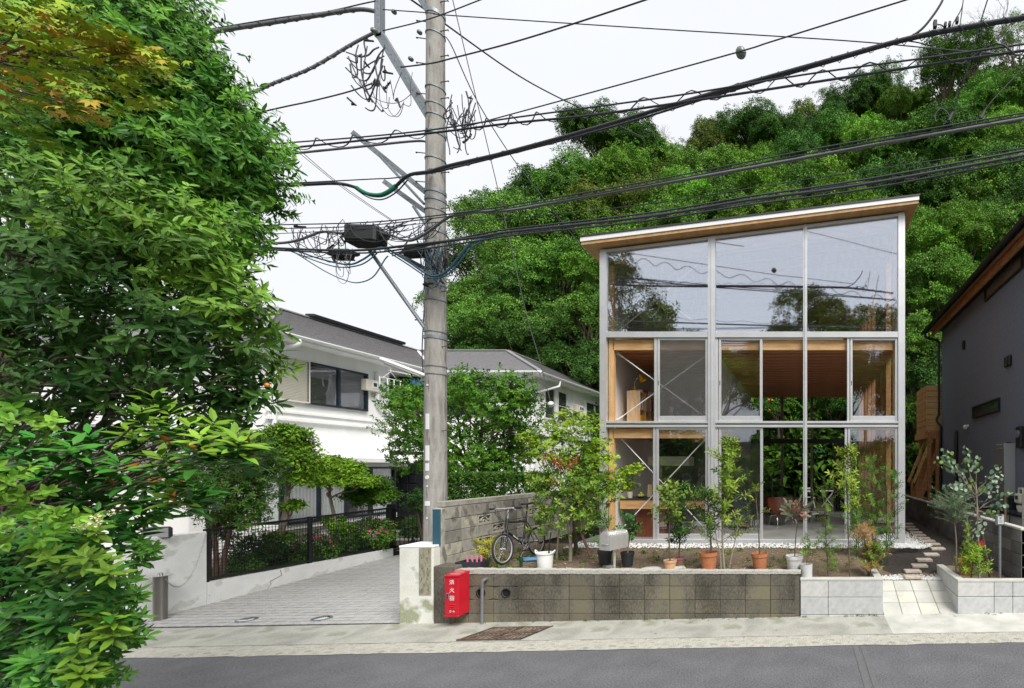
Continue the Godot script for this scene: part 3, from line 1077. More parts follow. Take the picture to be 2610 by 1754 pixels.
func white_house() -> void:
	var t := thing("white_house", "white rendered two storey house with grey hipped roofs behind the pole", "house", Vector3(-14, .2, -16))
	var base := t.position
	var W := func(called: String, s: SurfaceTool, m: Material) -> MeshInstance3D:
		var o := put(called, s, m, t)
		o.position = -base
		return o
	var s := S()
	cbox(s, Vector3(-20, .1, -16.3), Vector3(-14, 5.88, -12.6))
	W.call("front_wall", s, M.white_render)
	s = S()
	cbox(s, Vector3(-20, .1, -20), Vector3(-15.3, 5.86, -16.3))
	cbox(s, Vector3(-15.3, 3.05, -18.6), Vector3(-13.9, 4.5, -16.3))
	W.call("middle_wall", s, M.white_render)
	s = S()
	cbox(s, Vector3(-15.3, .1, -26), Vector3(-10.1, 4.62, -18.1))
	cbox(s, Vector3(-15.3, 4.62, -26), Vector3(-10.1, 5.88, -19.1))
	cbox(s, Vector3(-11.6, 4.62, -19.1), Vector3(-10.1, 5.88, -18.1))
	W.call("rear_wall", s, M.white_render)
	# string courses
	for e in [[-13.97, 3.98, -12.5, -16.34, .06, .05], [-13.95, 3.78, -12.5, -16.36, .1, .07], [-10.08, 4.05, -18.06, -26, .07, .06], [-10.06, 3.82, -18.06, -26, .12, .3]]:
		s = S()
		bar(s, Vector3(e[0], e[1], e[2]), Vector3(e[0], e[1], e[3]), e[4], e[5])
		W.call("string_course", s, M.white_render)
	# soffits, gutters, roof faces
	s = S()
	cbox(s, Vector3(-20.5, 5.86, -20), Vector3(-13.46, 5.92, -12.06))
	cbox(s, Vector3(-13.46, 5.86, -23.4), Vector3(-9.66, 5.92, -17.56))
	cbox(s, Vector3(-15.3, 5.857, -25.9), Vector3(-9.66, 5.917, -23.4))
	W.call("soffit", s, M.white_render)
	var roof := S()
	var A := Vector3(-16.4, 7.4, -15.0)
	var B := Vector3(-16.4, 7.4, -20.5)
	var C := Vector3(-12.6, 7.4, -20.5)
	roof_face(roof, Vector3(-19.4, 5.96, -12), Vector3(-13.4, 5.96, -12), A, A, 22)
	roof_face(roof, Vector3(-13.4, 5.96, -12), Vector3(-13.4, 5.96, -17.5), A, B, 22)
	roof_face(roof, Vector3(-19.4, 5.96, -23.5), Vector3(-19.4, 5.96, -12), B, A, 22)
	roof_face(roof, Vector3(-13.4, 5.96, -17.5), Vector3(-9.6, 5.96, -17.5), B, C, 22)
	roof_face(roof, Vector3(-9.6, 5.96, -17.5), Vector3(-9.6, 5.96, -26.5), C, Vector3(-12.6, 7.4, -26.5), 22)
	roof_face(roof, Vector3(-19.4, 5.96, -23.5), Vector3(-12.6, 5.96, -23.5), B, Vector3(-12.6, 7.4, -20.5), 10)
	var rf: MeshInstance3D = W.call("roof", roof, M.slate)
	stuff(rf)
	s = S()
	for e in [[A, B], [A, Vector3(-13.4, 5.97, -12)], [A, Vector3(-19.4, 5.97, -12)], [B, C], [C, Vector3(-9.6, 5.97, -17.5)], [C, Vector3(-12.6, 7.4, -26.5)]]:
		bar(s, e[0] + Vector3.UP * .04, e[1] + Vector3.UP * .04, .16, .05, .01)
	W.call("ridge_cap", s, M.slate_d)
	s = S()
	bar(s, Vector3(-16.3, 7.5, -15.9), Vector3(-16.3, 7.5, -19.6), .3, .1, .02)
	W.call("ridge_vent", s, M.black_metal)
	s = S()
	bar(s, Vector3(-13.42, 5.985, -17.5), Vector3(-16.4, 7.44, -20.5), .09, .02)
	W.call("valley_flashing", s, M.white_metal)
	s = S()
	gutter(s, Vector3(-13.34, 5.93, -11.9), Vector3(-13.34, 5.93, -17.44), Vector3.RIGHT)
	gutter(s, Vector3(-13.34, 5.93, -17.44), Vector3(-9.5, 5.93, -17.44), Vector3.BACK)
	gutter(s, Vector3(-9.54, 5.93, -17.4), Vector3(-9.54, 5.93, -26), Vector3.RIGHT)
	gutter(s, Vector3(-19.4, 5.93, -11.94), Vector3(-13.3, 5.93, -11.94), Vector3.BACK)
	W.call("gutter", s, M.white_metal)
	s = S()
	tube(s, curve([Vector3(-13.34, 5.86, -12.75), Vector3(-13.36, 5.72, -12.75), Vector3(-13.7, 5.62, -12.7), Vector3(-13.93, 5.5, -12.7), Vector3(-13.93, 5.2, -12.7)], 4) + [Vector3(-13.93, .3, -12.7)], .05, .05, 8)
	W.call("downpipe", s, M.white_metal)
	s = S()
	tube(s, [Vector3(-13.92, 5.6, -15.75), Vector3(-13.92, 4.55, -15.75)] + curve([Vector3(-13.92, 4.55, -15.75), Vector3(-13.9, 4.4, -15.9), Vector3(-13.88, 4.2, -16.3)], 4), .06, .06, 8)
	W.call("downpipe", s, M.white_metal)
	s = S()
	tube(s, [Vector3(-10.75, 5.86, -17.5), Vector3(-10.75, 5.6, -17.52), Vector3(-10.16, 5.2, -18.02), Vector3(-10.16, .4, -18.02)], .045, .045, 8)
	tube(s, [Vector3(-9.55, 5.86, -18.9), Vector3(-9.58, 5.65, -18.9), Vector3(-10.12, 5.22, -18.02)], .045, .045, 8)
	W.call("downpipe", s, M.white_metal)
	# upper window of the front block: louvred shutter and two sliding panes
	var Z := Vector3.FORWARD
	var X := Vector3.RIGHT
	window(t, Vector3(-14, 4.32, -13.6) - base, Z, X, 1.76, 1.08, M.dark_frame, [.5], {"dp": .09, "fw": .06})
	s = S()
	for k in 27:
		var y := 4.33 + k * .041
		box(s, Vector3(-13.93, y, -13.16), Vector3(.02, .034, .84), 0, Basis(Vector3.BACK, -.5))
	var sh: MeshInstance3D = W.call("shutter", s, M.louvre_paint)
	s = S()
	for z in [-12.74, -13.58]:
		cbox(s, Vector3(-13.98, 4.28, z - .02), Vector3(-13.9, 5.46, z + .02), .004)
	for y in [4.29, 5.45]:
		cbox(s, Vector3(-13.98, y - .02, -13.56), Vector3(-13.9, y + .02, -12.76), .004)
	box(s, Vector3(-13.965, 4.87, -13.16), Vector3(.01, 1.12, .8))
	var fr := put("shutter_frame", s, M.cream_plastic, sh)
	# bay window under its canopy
	s = S()
	cbox(s, Vector3(-13.5, 2.62, -16.2), Vector3(-13.02, 2.76, -12.2), .01)
	cbox(s, Vector3(-14.0, 2.5, -16.1), Vector3(-13.2, 2.62, -12.3), .01)
	W.call("canopy", s, M.white_render)
	s = S()
	cbox(s, Vector3(-14.0, .85, -15.85), Vector3(-13.35, 1.0, -12.35), .01)
	cbox(s, Vector3(-14.0, .3, -15.7), Vector3(-13.45, .85, -12.5), .01)
	W.call("bay_sill", s, M.white_render)
	window(t, Vector3(-13.42, 1.06, -12.5) - base, Z, X, 3.2, 1.38, M.dark_frame, [.25, .5, .75], {"dp": .1, "fw": .07, "curtain": [0, 1, 3]})
	window(t, Vector3(-13.98, 1.06, -12.44) - base, X, Vector3.BACK, .5, 1.38, M.dark_frame, [], {"dp": .06, "curtain": [0]})
	# porch with a little roof at the left of the bay
	s = S()
	cbox(s, Vector3(-16.6, .1, -12.59), Vector3(-14.4, 2.75, -11.3))
	W.call("porch_wall", s, M.white_render)
	s = S()
	roof_face(s, Vector3(-16.9, 2.9, -10.9), Vector3(-14.05, 2.9, -10.9), Vector3(-16.0, 3.45, -12.58), Vector3(-15.0, 3.45, -12.58), 10)
	roof_face(s, Vector3(-14.05, 2.9, -10.9), Vector3(-14.05, 2.9, -12.58), Vector3(-15.0, 3.45, -12.58), Vector3(-15.0, 3.45, -12.58), 10)
	stuff(W.call("porch_roof", s, M.slate_d))
	s = S()
	cbox(s, Vector3(-16.9, 2.76, -12.56), Vector3(-14.08, 2.88, -10.93), .01)
	W.call("porch_eave", s, M.white_metal)
	# entrance: dark panelled door in the recess
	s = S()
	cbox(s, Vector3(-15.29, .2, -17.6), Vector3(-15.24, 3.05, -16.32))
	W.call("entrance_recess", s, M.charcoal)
	var d := Node3D.new()
	d.name = "door"
	t.add_child(d)
	d.position = -base
	s = S()
	cbox(s, Vector3(-13.98, .38, -16.42), Vector3(-12.8, 2.68, -16.36), .01)
	put("door_leaf", s, M.black_metal, d)
	for k in 7:
		for j in 3:
			s = S()
			box(s, Vector3(-13.8 + j * .28, .62 + k * .29, -16.345), Vector3(.22, .24, .03), .008)
			put("door_panel", s, M.black_metal, d)
	s = S()
	tube(s, [Vector3(-13.04, 1.42, -16.3), Vector3(-13.04, 1.22, -16.28)], .016)
	tube(s, [Vector3(-13.04, 1.3, -16.29), Vector3(-12.92, 1.3, -16.27)], .012)
	put("door_handle", s, M.steel_brushed, d)
	s = S()
	cbox(s, Vector3(-14.0, .38, -18.0), Vector3(-12.0, 2.9, -16.44))
	W.call("entrance_wall", s, M.white_render)
	s = S()
	cbox(s, Vector3(-14.0, .2, -16.3), Vector3(-11.0, .38, -15.2), .01)
	W.call("entrance_step", s, M.pavement)
	s = S()
	cbox(s, Vector3(-13.6, .2, -15.2), Vector3(-11.0, .29, -14.6), .01)
	W.call("entrance_step", s, M.pavement)
	# upper balcony doors facing the street behind the pole
	window(t, Vector3(-15.24, 4.55, -17.4) - base, Z, X, .9, 1.2, M.dark_frame, [], {"dp": .05})
	window(t, Vector3(-15.2, 4.5, -18.05) - base, X, Vector3.BACK, 3.55, 1.26, M.dark_frame, [.25, .5, .75], {"dp": .06})
	# windows on the garden side of the rear block
	for e in [[-18.75, .72], [-19.75, .72]]:
		window(t, Vector3(-10.1, 4.42, e[0]) - base, Z, X, e[1], 1.16, M.white_metal, [], {"dp": .07, "bars": [.5], "fw": .05, "curtain": [0], "cloth": M.darkroom})
	window(t, Vector3(-10.1, 4.32, -22.3) - base, Z, X, 1.5, 1.16, M.white_metal, [.6], {"dp": .07, "fw": .06, "bars": [.33, .66]})
	vent_unit(Vector3(-14, 5.1, -15.55), X, "cream vent box with two square holes under the long eave, left of the pole")
	vent_unit(Vector3(-10.1, 5.05, -21.4), X, "cream vent box with two square holes between windows near the glass house")
	# laundry
	s = S()
	tube(s, [Vector3(-13.45, 5.62, -15.6), Vector3(-13.2, 5.62, -17.6)], .018, .018, 6)
	tag(put("laundry_pole", s, M.white_metal), "pale laundry pole under the eave beside the utility pole", "laundry pole")
	s = S()
	tube(s, [Vector3(-13.9, 5.66, -18.0), Vector3(-10.6, 5.66, -17.75)], .02, .02, 6)
	tube(s, [Vector3(-13.9, 5.5, -17.8), Vector3(-10.9, 5.5, -17.6)], .014, .014, 6)
	tag(put("laundry_pole", s, M.white_metal), "pair of white laundry poles along the balcony above the round-leaved tree", "laundry pole")
	var hg := thing("drying_rack", "white hanging drying rack with dangling clips beside the cream vent box", "drying rack", Vector3(-13.1, 5.28, -15.3))
	s = S()
	bar(s, Vector3(0, 0, .42), Vector3(0, 0, -.42), .02, .02)
	tube(s, [Vector3(0, 0, .28), Vector3(0, .22, 0), Vector3(0, 0, -.28)], .008, .008, 5)
	tube(s, [Vector3(0, .22, 0), Vector3(0, .36, 0)], .007, .007, 5)
	put("hanger", s, M.white_plastic, hg)
	for z in [.4, .12, -.12, -.36]:
		s = S()
		tube(s, curve([Vector3(0, 0, z), Vector3(.02, -.14, z + .01), Vector3(0, -.3, z - .01)], 3), .012, .022, 5)
		put("clip", s, M.white_cloth, hg)
	var cl := [["towel", "blue towel drooping over the laundry pole beside the utility pole", M.blue, Vector3(-13.35, 5.5, -16.7), .55, .2, .3], ["shirt", "dark shirt hanging under the blue towel on the balcony", M.dark_cloth, Vector3(-13.3, 5.05, -17.0), .45, .7, .1], ["shirt", "purple shirt hanging next to the dark shirt by the pole", M.purple, Vector3(-13.15, 5.1, -17.35), .22, .75, .1], ["towel", "white towel on the balcony rail above the round-leaved tree", M.white_cloth, Vector3(-11.2, 5.2, -17.7), .9, .5, .06]]
	for c in cl:
		s = S()
		var at: Vector3 = c[3]
		sheet(s, 14, 8, func(p, q): return Vector3((p - .5) * c[4] * (.85 if c[0] == "shirt" and q > .75 else 1.0), -q * c[5] + .012 * sin(p * 9.0), .02 * sin(p * 14.0 + q) + c[6] * (q - .5) * .2), Vector3.BACK)
		sheet(s, 14, 8, func(p, q): return Vector3((p - .5) * c[4], -q * c[5] + .012 * sin(p * 9.0), -.012 + .02 * sin(p * 14.0 + q) + c[6] * (q - .5) * .2), Vector3.FORWARD)
		var o := put(c[0], s, c[2])
		o.position = at
		tag(o, c[1], "laundry")
	# low building glimpsed through the shrubs on the far left
	var lo := thing("low_house", "low house with grey roof and pale walls glimpsed through shrubs at far left", "house", Vector3(-19, 0, -11.5))
	s = S()
	cbox(s, Vector3(-7, .1, -1.5), Vector3(2.4, 2.6, .6))
	put("wall", s, M.white_render, lo)
	s = S()
	roof_face(s, Vector3(-7.2, 2.75, 1.3), Vector3(2.7, 2.75, 1.3), Vector3(-7.2, 3.7, -1.4), Vector3(1.6, 3.7, -1.4), 14)
	stuff(put("roof", s, M.slate, lo))
	s = S()
	gutter(s, Vector3(-7.2, 2.7, 1.3), Vector3(2.7, 2.7, 1.3), Vector3.BACK)
	put("gutter", s, M.white_metal, lo)
	window(lo, Vector3(-4, 1.0, .6), X, Vector3.BACK, 1.6, 1.1, M.dark_frame, [.5])
	window(lo, Vector3(-.6, 1.0, .6), X, Vector3.BACK, 1.6, 1.1, M.dark_frame, [.5])

# ---------------------------------------------------------------- the glass-fronted house
const FZ := -10.4
func hx(px: float) -> float:
	return (px - 2050.0) / 118.33

func hy(py: float) -> float:
	return EYE + (1190.0 - py) / 118.33

func roof_y(x: float) -> float:
	return 7.17 + (x + 4.39) * .1237

func glass_house() -> void:
	var base := Vector3(-1.1, .82, FZ)
	var t := thing("glass_house", "tall house with aluminium framed glass front and slanting plywood roof", "house", base)
	var put_in := func(called: String, s: SurfaceTool, m: Material, par = null) -> MeshInstance3D:
		var o := put(called, s, m, t if par == null else par)
		if par == null:
			o.position = -base
		return o
	var s := S()
	var xl := hx(1530.6)
	var xr := hx(2306.0)
	var back := -17.9
	# roof: slab, white fascia, dark edge
	s = S()
	var rl := -4.69
	var rr_ := 2.41
	var zf := FZ + .24
	prism(s, PackedVector2Array([Vector2(rl, roof_y(rl) + .03), Vector2(rr_, roof_y(rr_) + .03), Vector2(rr_, roof_y(rr_) + .17), Vector2(rl, roof_y(rl) + .17)]), zf, back - .5)
	put_in.call("roof", s, M.soffit_ply)
	s = S()
	prism(s, PackedVector2Array([Vector2(rl - .01, roof_y(rl) + .095), Vector2(rr_ + .01, roof_y(rr_) + .095), Vector2(rr_ + .01, roof_y(rr_) + .18), Vector2(rl - .01, roof_y(rl) + .18)]), zf, zf + .02)
	put_in.call("fascia", s, M.white_metal)
	s = S()
	prism(s, PackedVector2Array([Vector2(rl - .03, roof_y(rl) + .182), Vector2(rr_ + .03, roof_y(rr_) + .182), Vector2(rr_ + .03, roof_y(rr_) + .215), Vector2(rl - .03, roof_y(rl) + .215)]), zf + .035, back - .52)
	put_in.call("roof_sheet", s, M.charcoal)
	# aluminium uprights
	var ups := [[1530.6, 1546.0, .14], [1805.5, 1824.0, .1], [2048.0, 2058.0, .09], [2290.0, 2306.0, .14]]
	for e in ups:
		s = S()
		var x0 := hx(e[0])
		var x1 := hx(e[1])
		prism(s, PackedVector2Array([Vector2(x0, .83), Vector2(x1, .83), Vector2(x1, roof_y(x1) - .01), Vector2(x0, roof_y(x0) - .01)]), FZ + .02, FZ + .02 - e[2])
		put_in.call("post", s, M.aluminium)
		if e[2] < .12:
			s = S()
			cbox(s, Vector3((x0 + x1) * .5 - .012, .84, FZ + .02), Vector3((x0 + x1) * .5 + .012, roof_y(x0) - .02, FZ + .034), .003)
			put_in.call("post_bead", s, M.aluminium)
	# corner returns
	s = S()
	cbox(s, Vector3(xl - .012, .83, FZ - .4), Vector3(xl - .002, 7.1, FZ + .01))
	put_in.call("corner_flashing", s, M.aluminium)
	s = S()
	cbox(s, Vector3(xr + .002, .83, FZ - .4), Vector3(xr + .012, 7.9, FZ + .01))
	put_in.call("corner_flashing", s, M.aluminium)
	# bays between the uprights
	var bays := [[hx(1546.0), hx(1805.5)], [hx(1824.0), hx(2048.0)], [hx(2058.0), hx(2290.0)]]
	var y_sill := .93
	var t1 := [hy(860), hy(845)]
	var t2 := [hy(1089), hy(1073)]
	for b in bays:
		var x0: float = b[0]
		var x1: float = b[1]
		for e in [[.83, y_sill], [t2[0], t2[0] + .055], [t2[1] - .05, t2[1]], [t1[0], t1[1]]]:
			s = S()
			cbox(s, Vector3(x0, e[0], FZ - .09), Vector3(x1, e[1], FZ + .012), .006)
			put_in.call("transom", s, M.aluminium)
		s = S()
		cbox(s, Vector3(x0, t2[0] + .055, FZ - .06), Vector3(x1, t2[1] - .05, FZ - .03))
		put_in.call("transom_gap", s, M.charcoal)
		# sloping head of the upper light and its pane
		s = S()
		prism(s, PackedVector2Array([Vector2(x0, roof_y(x0) - .07), Vector2(x1, roof_y(x1) - .07), Vector2(x1, roof_y(x1) - .012), Vector2(x0, roof_y(x0) - .012)]), FZ + .01, FZ - .08)
		put_in.call("head", s, M.aluminium)
		s = S()
		prism(s, PackedVector2Array([Vector2(x0, t1[1]), Vector2(x1, t1[1]), Vector2(x1, roof_y(x1) - .07), Vector2(x0, roof_y(x0) - .07)]), FZ - .03, FZ - .036)
		prism(s, PackedVector2Array([Vector2(x0, t1[1]), Vector2(x1, t1[1]), Vector2(x1, roof_y(x1) - .07), Vector2(x0, roof_y(x0) - .07)]), FZ - .05, FZ - .056)
		put_in.call("pane", s, M.pane_coated)
	# sliding sashes: [left, right, low, high, screen]
	var mid_y := [t2[1], t1[0]]
	var low_y := [y_sill, t2[0]]
	var sashes := [[hx(1667), hx(1805), mid_y, true], [hx(1824), hx(1944), mid_y, false], [hx(2160), hx(2290), mid_y, false], [hx(1664), hx(1805), low_y, false], [hx(1824), hx(1945), low_y, false], [hx(2154), hx(2290), low_y, false]]
	for e in sashes:
		var x0: float = e[0]
		var x1: float = e[1]
		var y0: float = e[2][0]
		var y1: float = e[2][1]
		var n := Node3D.new()
		n.name = uniq("sash", t)
		t.add_child(n, true)
		n.position = -base
		for k in [[x0, x0 + .055], [x0 + .068, x0 + .12], [x1 - .06, x1]]:
			s = S()
			cbox(s, Vector3(k[0], y0, FZ - .075), Vector3(k[1], y1, FZ - .02), .006)
			put("stile", s, M.aluminium, n)
		for k in [[y0, y0 + .115], [y1 - .05, y1]]:
			s = S()
			cbox(s, Vector3(x0 + .12, k[0], FZ - .07), Vector3(x1 - .06, k[1], FZ - .025), .006)
			put("rail", s, M.aluminium, n)
		s = S()
		cbox(s, Vector3(x0 + .12, y0 + .115, FZ - .052), Vector3(x1 - .06, y1 - .05, FZ - .046))
		put("pane", s, M.pane_clear, n)
		if e[3]:
			s = S()
			cbox(s, Vector3(x0 + .12, y0 + .115, FZ - .03), Vector3(x1 - .06, y1 - .05, FZ - .0295))
			put("insect_screen", s, M.insect_screen, n)
		s = S()
		cbox(s, Vector3(x0 + .09, (y0 + y1) * .5 - .12, FZ - .02), Vector3(x0 + .102, (y0 + y1) * .5 - .03, FZ - .012))
		put("pull", s, M.charcoal, n)
	# timber posts and beams behind the frame
	for e in [[hx(1548), 0.0], [hx(2280), 0.0], [hx(1806), .3], [hx(2046), .3]]:
		s = S()
		var x: float = e[0]
		prism(s, PackedVector2Array([Vector2(x, .87), Vector2(x + .105, .87), Vector2(x + .105, roof_y(x) - .05), Vector2(x, roof_y(x) - .05)]), FZ - .1, FZ - .205)
		if e[1] == 0.0:
			put_in.call("timber_post", s, M.cedar)
	for e in [[hy(889), hy(862)], [hy(1116), hy(1091)]]:
		for b in ([bays[0]] if e[0] < 4.0 else bays):
			s = S()
			cbox(s, Vector3(b[0] - .03 if b != bays[0] else b[0] + .1, e[0], FZ - .2), Vector3(b[1] + .03, e[1], FZ - .1), .004)
			put_in.call("beam", s, M.cedar_beam)
	s = S()
	prism(s, PackedVector2Array([Vector2(xl + .1, roof_y(xl) - .3), Vector2(xr - .1, roof_y(xr) - .3), Vector2(xr - .1, roof_y(xr) - .05), Vector2(xl + .1, roof_y(xl) - .05)]), FZ - .1, FZ - .2)
	put_in.call("beam", s, M.cedar_beam)
	# cross bracing rods in the left bay, with end fittings
	var bx0 := hx(1563)
	var bx1 := hx(1803)
	for e in [[5.46, hy(665)], [3.52, 5.0], [1.02, 3.2]]:
		for k in 2:
			s = S()
			var p := Vector3(bx0, e[0] if k == 0 else e[1], FZ - .24 - k * .03)
			var q := Vector3(bx1, (e[1] if k == 0 else e[0]) + (.0 if e[0] < 5.0 else .25 if k == 0 else 0.0), FZ - .24 - k * .03)
			tube(s, [p, q], .012, .012, 8)
			var dir := (q - p).normalized()
			tube(s, [p, p + dir * .16], .026, .018, 8)
			tube(s, [q, q - dir * .16], .026, .018, 8)
			bar(s, p - dir * .06, p + dir * .03, .01, .07)
			put_in.call("brace_rod", s, M.white_metal)
	# shell: floor, walls, upper floors
	s = S()
	cbox(s, Vector3(xl + .02, .6, back), Vector3(xr - .02, .87, FZ - .09))
	put_in.call("floor", s, M.slab)
	s = S()
	cbox(s, Vector3(xl - .05, .68, FZ - .1), Vector3(xr + .05, .826, FZ + .05), .01)
	put_in.call("plinth", s, M.slab)
	s = S()
	prism(s, PackedVector2Array([Vector2(FZ - .42, .83), Vector2(back, .83), Vector2(back, roof_y(xl) + .02), Vector2(FZ - .42, roof_y(xl) + .02)]), 0, .1, Transform3D(Basis(Vector3(0, 0, 1), Vector3.UP, Vector3(-1, 0, 0)), Vector3(xl + .12, 0, 0)))
	put_in.call("left_wall", s, M.room_white)
	s = S()
	prism(s, PackedVector2Array([Vector2(FZ - .42, .86), Vector2(back, .86), Vector2(back, 7.9), Vector2(FZ - .42, 7.9)]), 0, .006, Transform3D(Basis(Vector3(0, 0, 1), Vector3.UP, Vector3(-1, 0, 0)), Vector3(xr - .03, 0, 0)))
	put_in.call("right_pane", s, M.pane_plain)
	for y in [.9, 3.3, 5.27, 7.7]:
		s = S()
		cbox(s, Vector3(xr - .085, y - .1, back), Vector3(xr - .005, y + .1, FZ - .42))
		put_in.call("side_rail", s, M.cedar)
	s = S()
	cbox(s, Vector3(xr - .06, .83, -13.6), Vector3(xr, 7.8, -12.0))
	put_in.call("side_panel", s, M.deck_wood)
	for k in 8:
		s = S()
		cbox(s, Vector3(xr - .19, .87, FZ - 1.3 - k * .82), Vector3(xr - .085, 7.6, FZ - 1.2 - k * .82))
		put_in.call("stud", s, M.deck_wood)
	# upper storey floor on close-set joists; a middle floor at the left only
	s = S()
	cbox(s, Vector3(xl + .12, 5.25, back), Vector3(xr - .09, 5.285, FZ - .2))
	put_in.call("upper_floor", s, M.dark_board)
	for k in 22:
		s = S()
		var z := FZ - .42 - k * .335
		cbox(s, Vector3(xl + .13, 5.06, z - .03), Vector3(xr - .1, 5.249, z + .03))
		put_in.call("joist", s, M.joist_wood)
	s = S()
	cbox(s, Vector3(xl + .13, 3.39, back), Vector3(-1.98, 3.45, FZ - .2))
	put_in.call("middle_floor", s, M.cedar_beam)
	for k in 9:
		s = S()
		var z := FZ - .5 - k * .8
		cbox(s, Vector3(xl + .14, 3.2, z - .03), Vector3(-1.99, 3.389, z + .03))
		put_in.call("joist", s, M.joist_wood)
	s = S()
	cbox(s, Vector3(-2.04, 3.45, back), Vector3(-1.96, 5.06, FZ - .9))
	cbox(s, Vector3(xl + .13, 3.45, -13.4), Vector3(-2.04, 5.06, -13.3))
	put_in.call("room_partition", s, M.room_white)
	s = S()
	cbox(s, Vector3(xl + .13, .87, -14.6), Vector3(-1.3, 3.19, -14.5))
	cbox(s, Vector3(-1.95, .87, -14.5), Vector3(-1.55, 3.2, -13.9))
	put_in.call("kitchen_wall", s, M.inner_concrete)
	s = S()
	cbox(s, Vector3(xl + .13, 5.29, -15.5), Vector3(-1.0, 7.2, -15.4))
	put_in.call("upper_partition", s, M.room_white)
	for k in 12:
		s = S()
		var z := FZ - .5 - k * .6
		prism(s, PackedVector2Array([Vector2(xl + .13, roof_y(xl) - .16), Vector2(xr - .1, roof_y(xr) - .16), Vector2(xr - .1, roof_y(xr) + .028), Vector2(xl + .13, roof_y(xl) + .028)]), z, z - .045)
		put_in.call("rafter", s, M.pale_wood)
	# back: dark steel frame, folded doors, and openings to the garden behind
	for e in [[-.86, -.76], [.24, .34], [xl + .13, xl + .25], [xr - .2, xr - .09]]:
		s = S()
		cbox(s, Vector3(e[0], .87, back), Vector3(e[1], 5.06, back + .1), .004)
		put_in.call("rear_post", s, M.bronze_steel)
	s = S()
	cbox(s, Vector3(-1.95, 3.36, back - .01), Vector3(xr - .09, 3.52, back + .12), .004)
	put_in.call("rear_beam", s, M.black_metal)
	for k in 4:
		s = S()
		cbox(s, Vector3(1.1 + k * .1, .88, back - .25), Vector3(1.16 + k * .1, 3.35, back + .45))
		put_in.call("folded_door", s, M.black_metal)
	s = S()
	cbox(s, Vector3(-1.95, 3.52, back + .03), Vector3(xr - .2, 5.05, back + .036))
	put_in.call("rear_pane", s, M.pane_plain)
	s = S()
	cbox(s, Vector3(xl + .13, 5.29, back), Vector3(xr - .09, 5.6, back + .1))
	cbox(s, Vector3(xl + .13, 6.9, back), Vector3(xr - .09, 7.15, back + .1))
	put_in.call("rear_wall", s, M.room_white)
	# side canopy seen past the right corner
	s = S()
	bar(s, Vector3(xr + .02, 3.05, -12.6), Vector3(xr + .62, 2.98, -12.6), .9, .03)
	put_in.call("side_canopy", s, M.charcoal)
	interior()

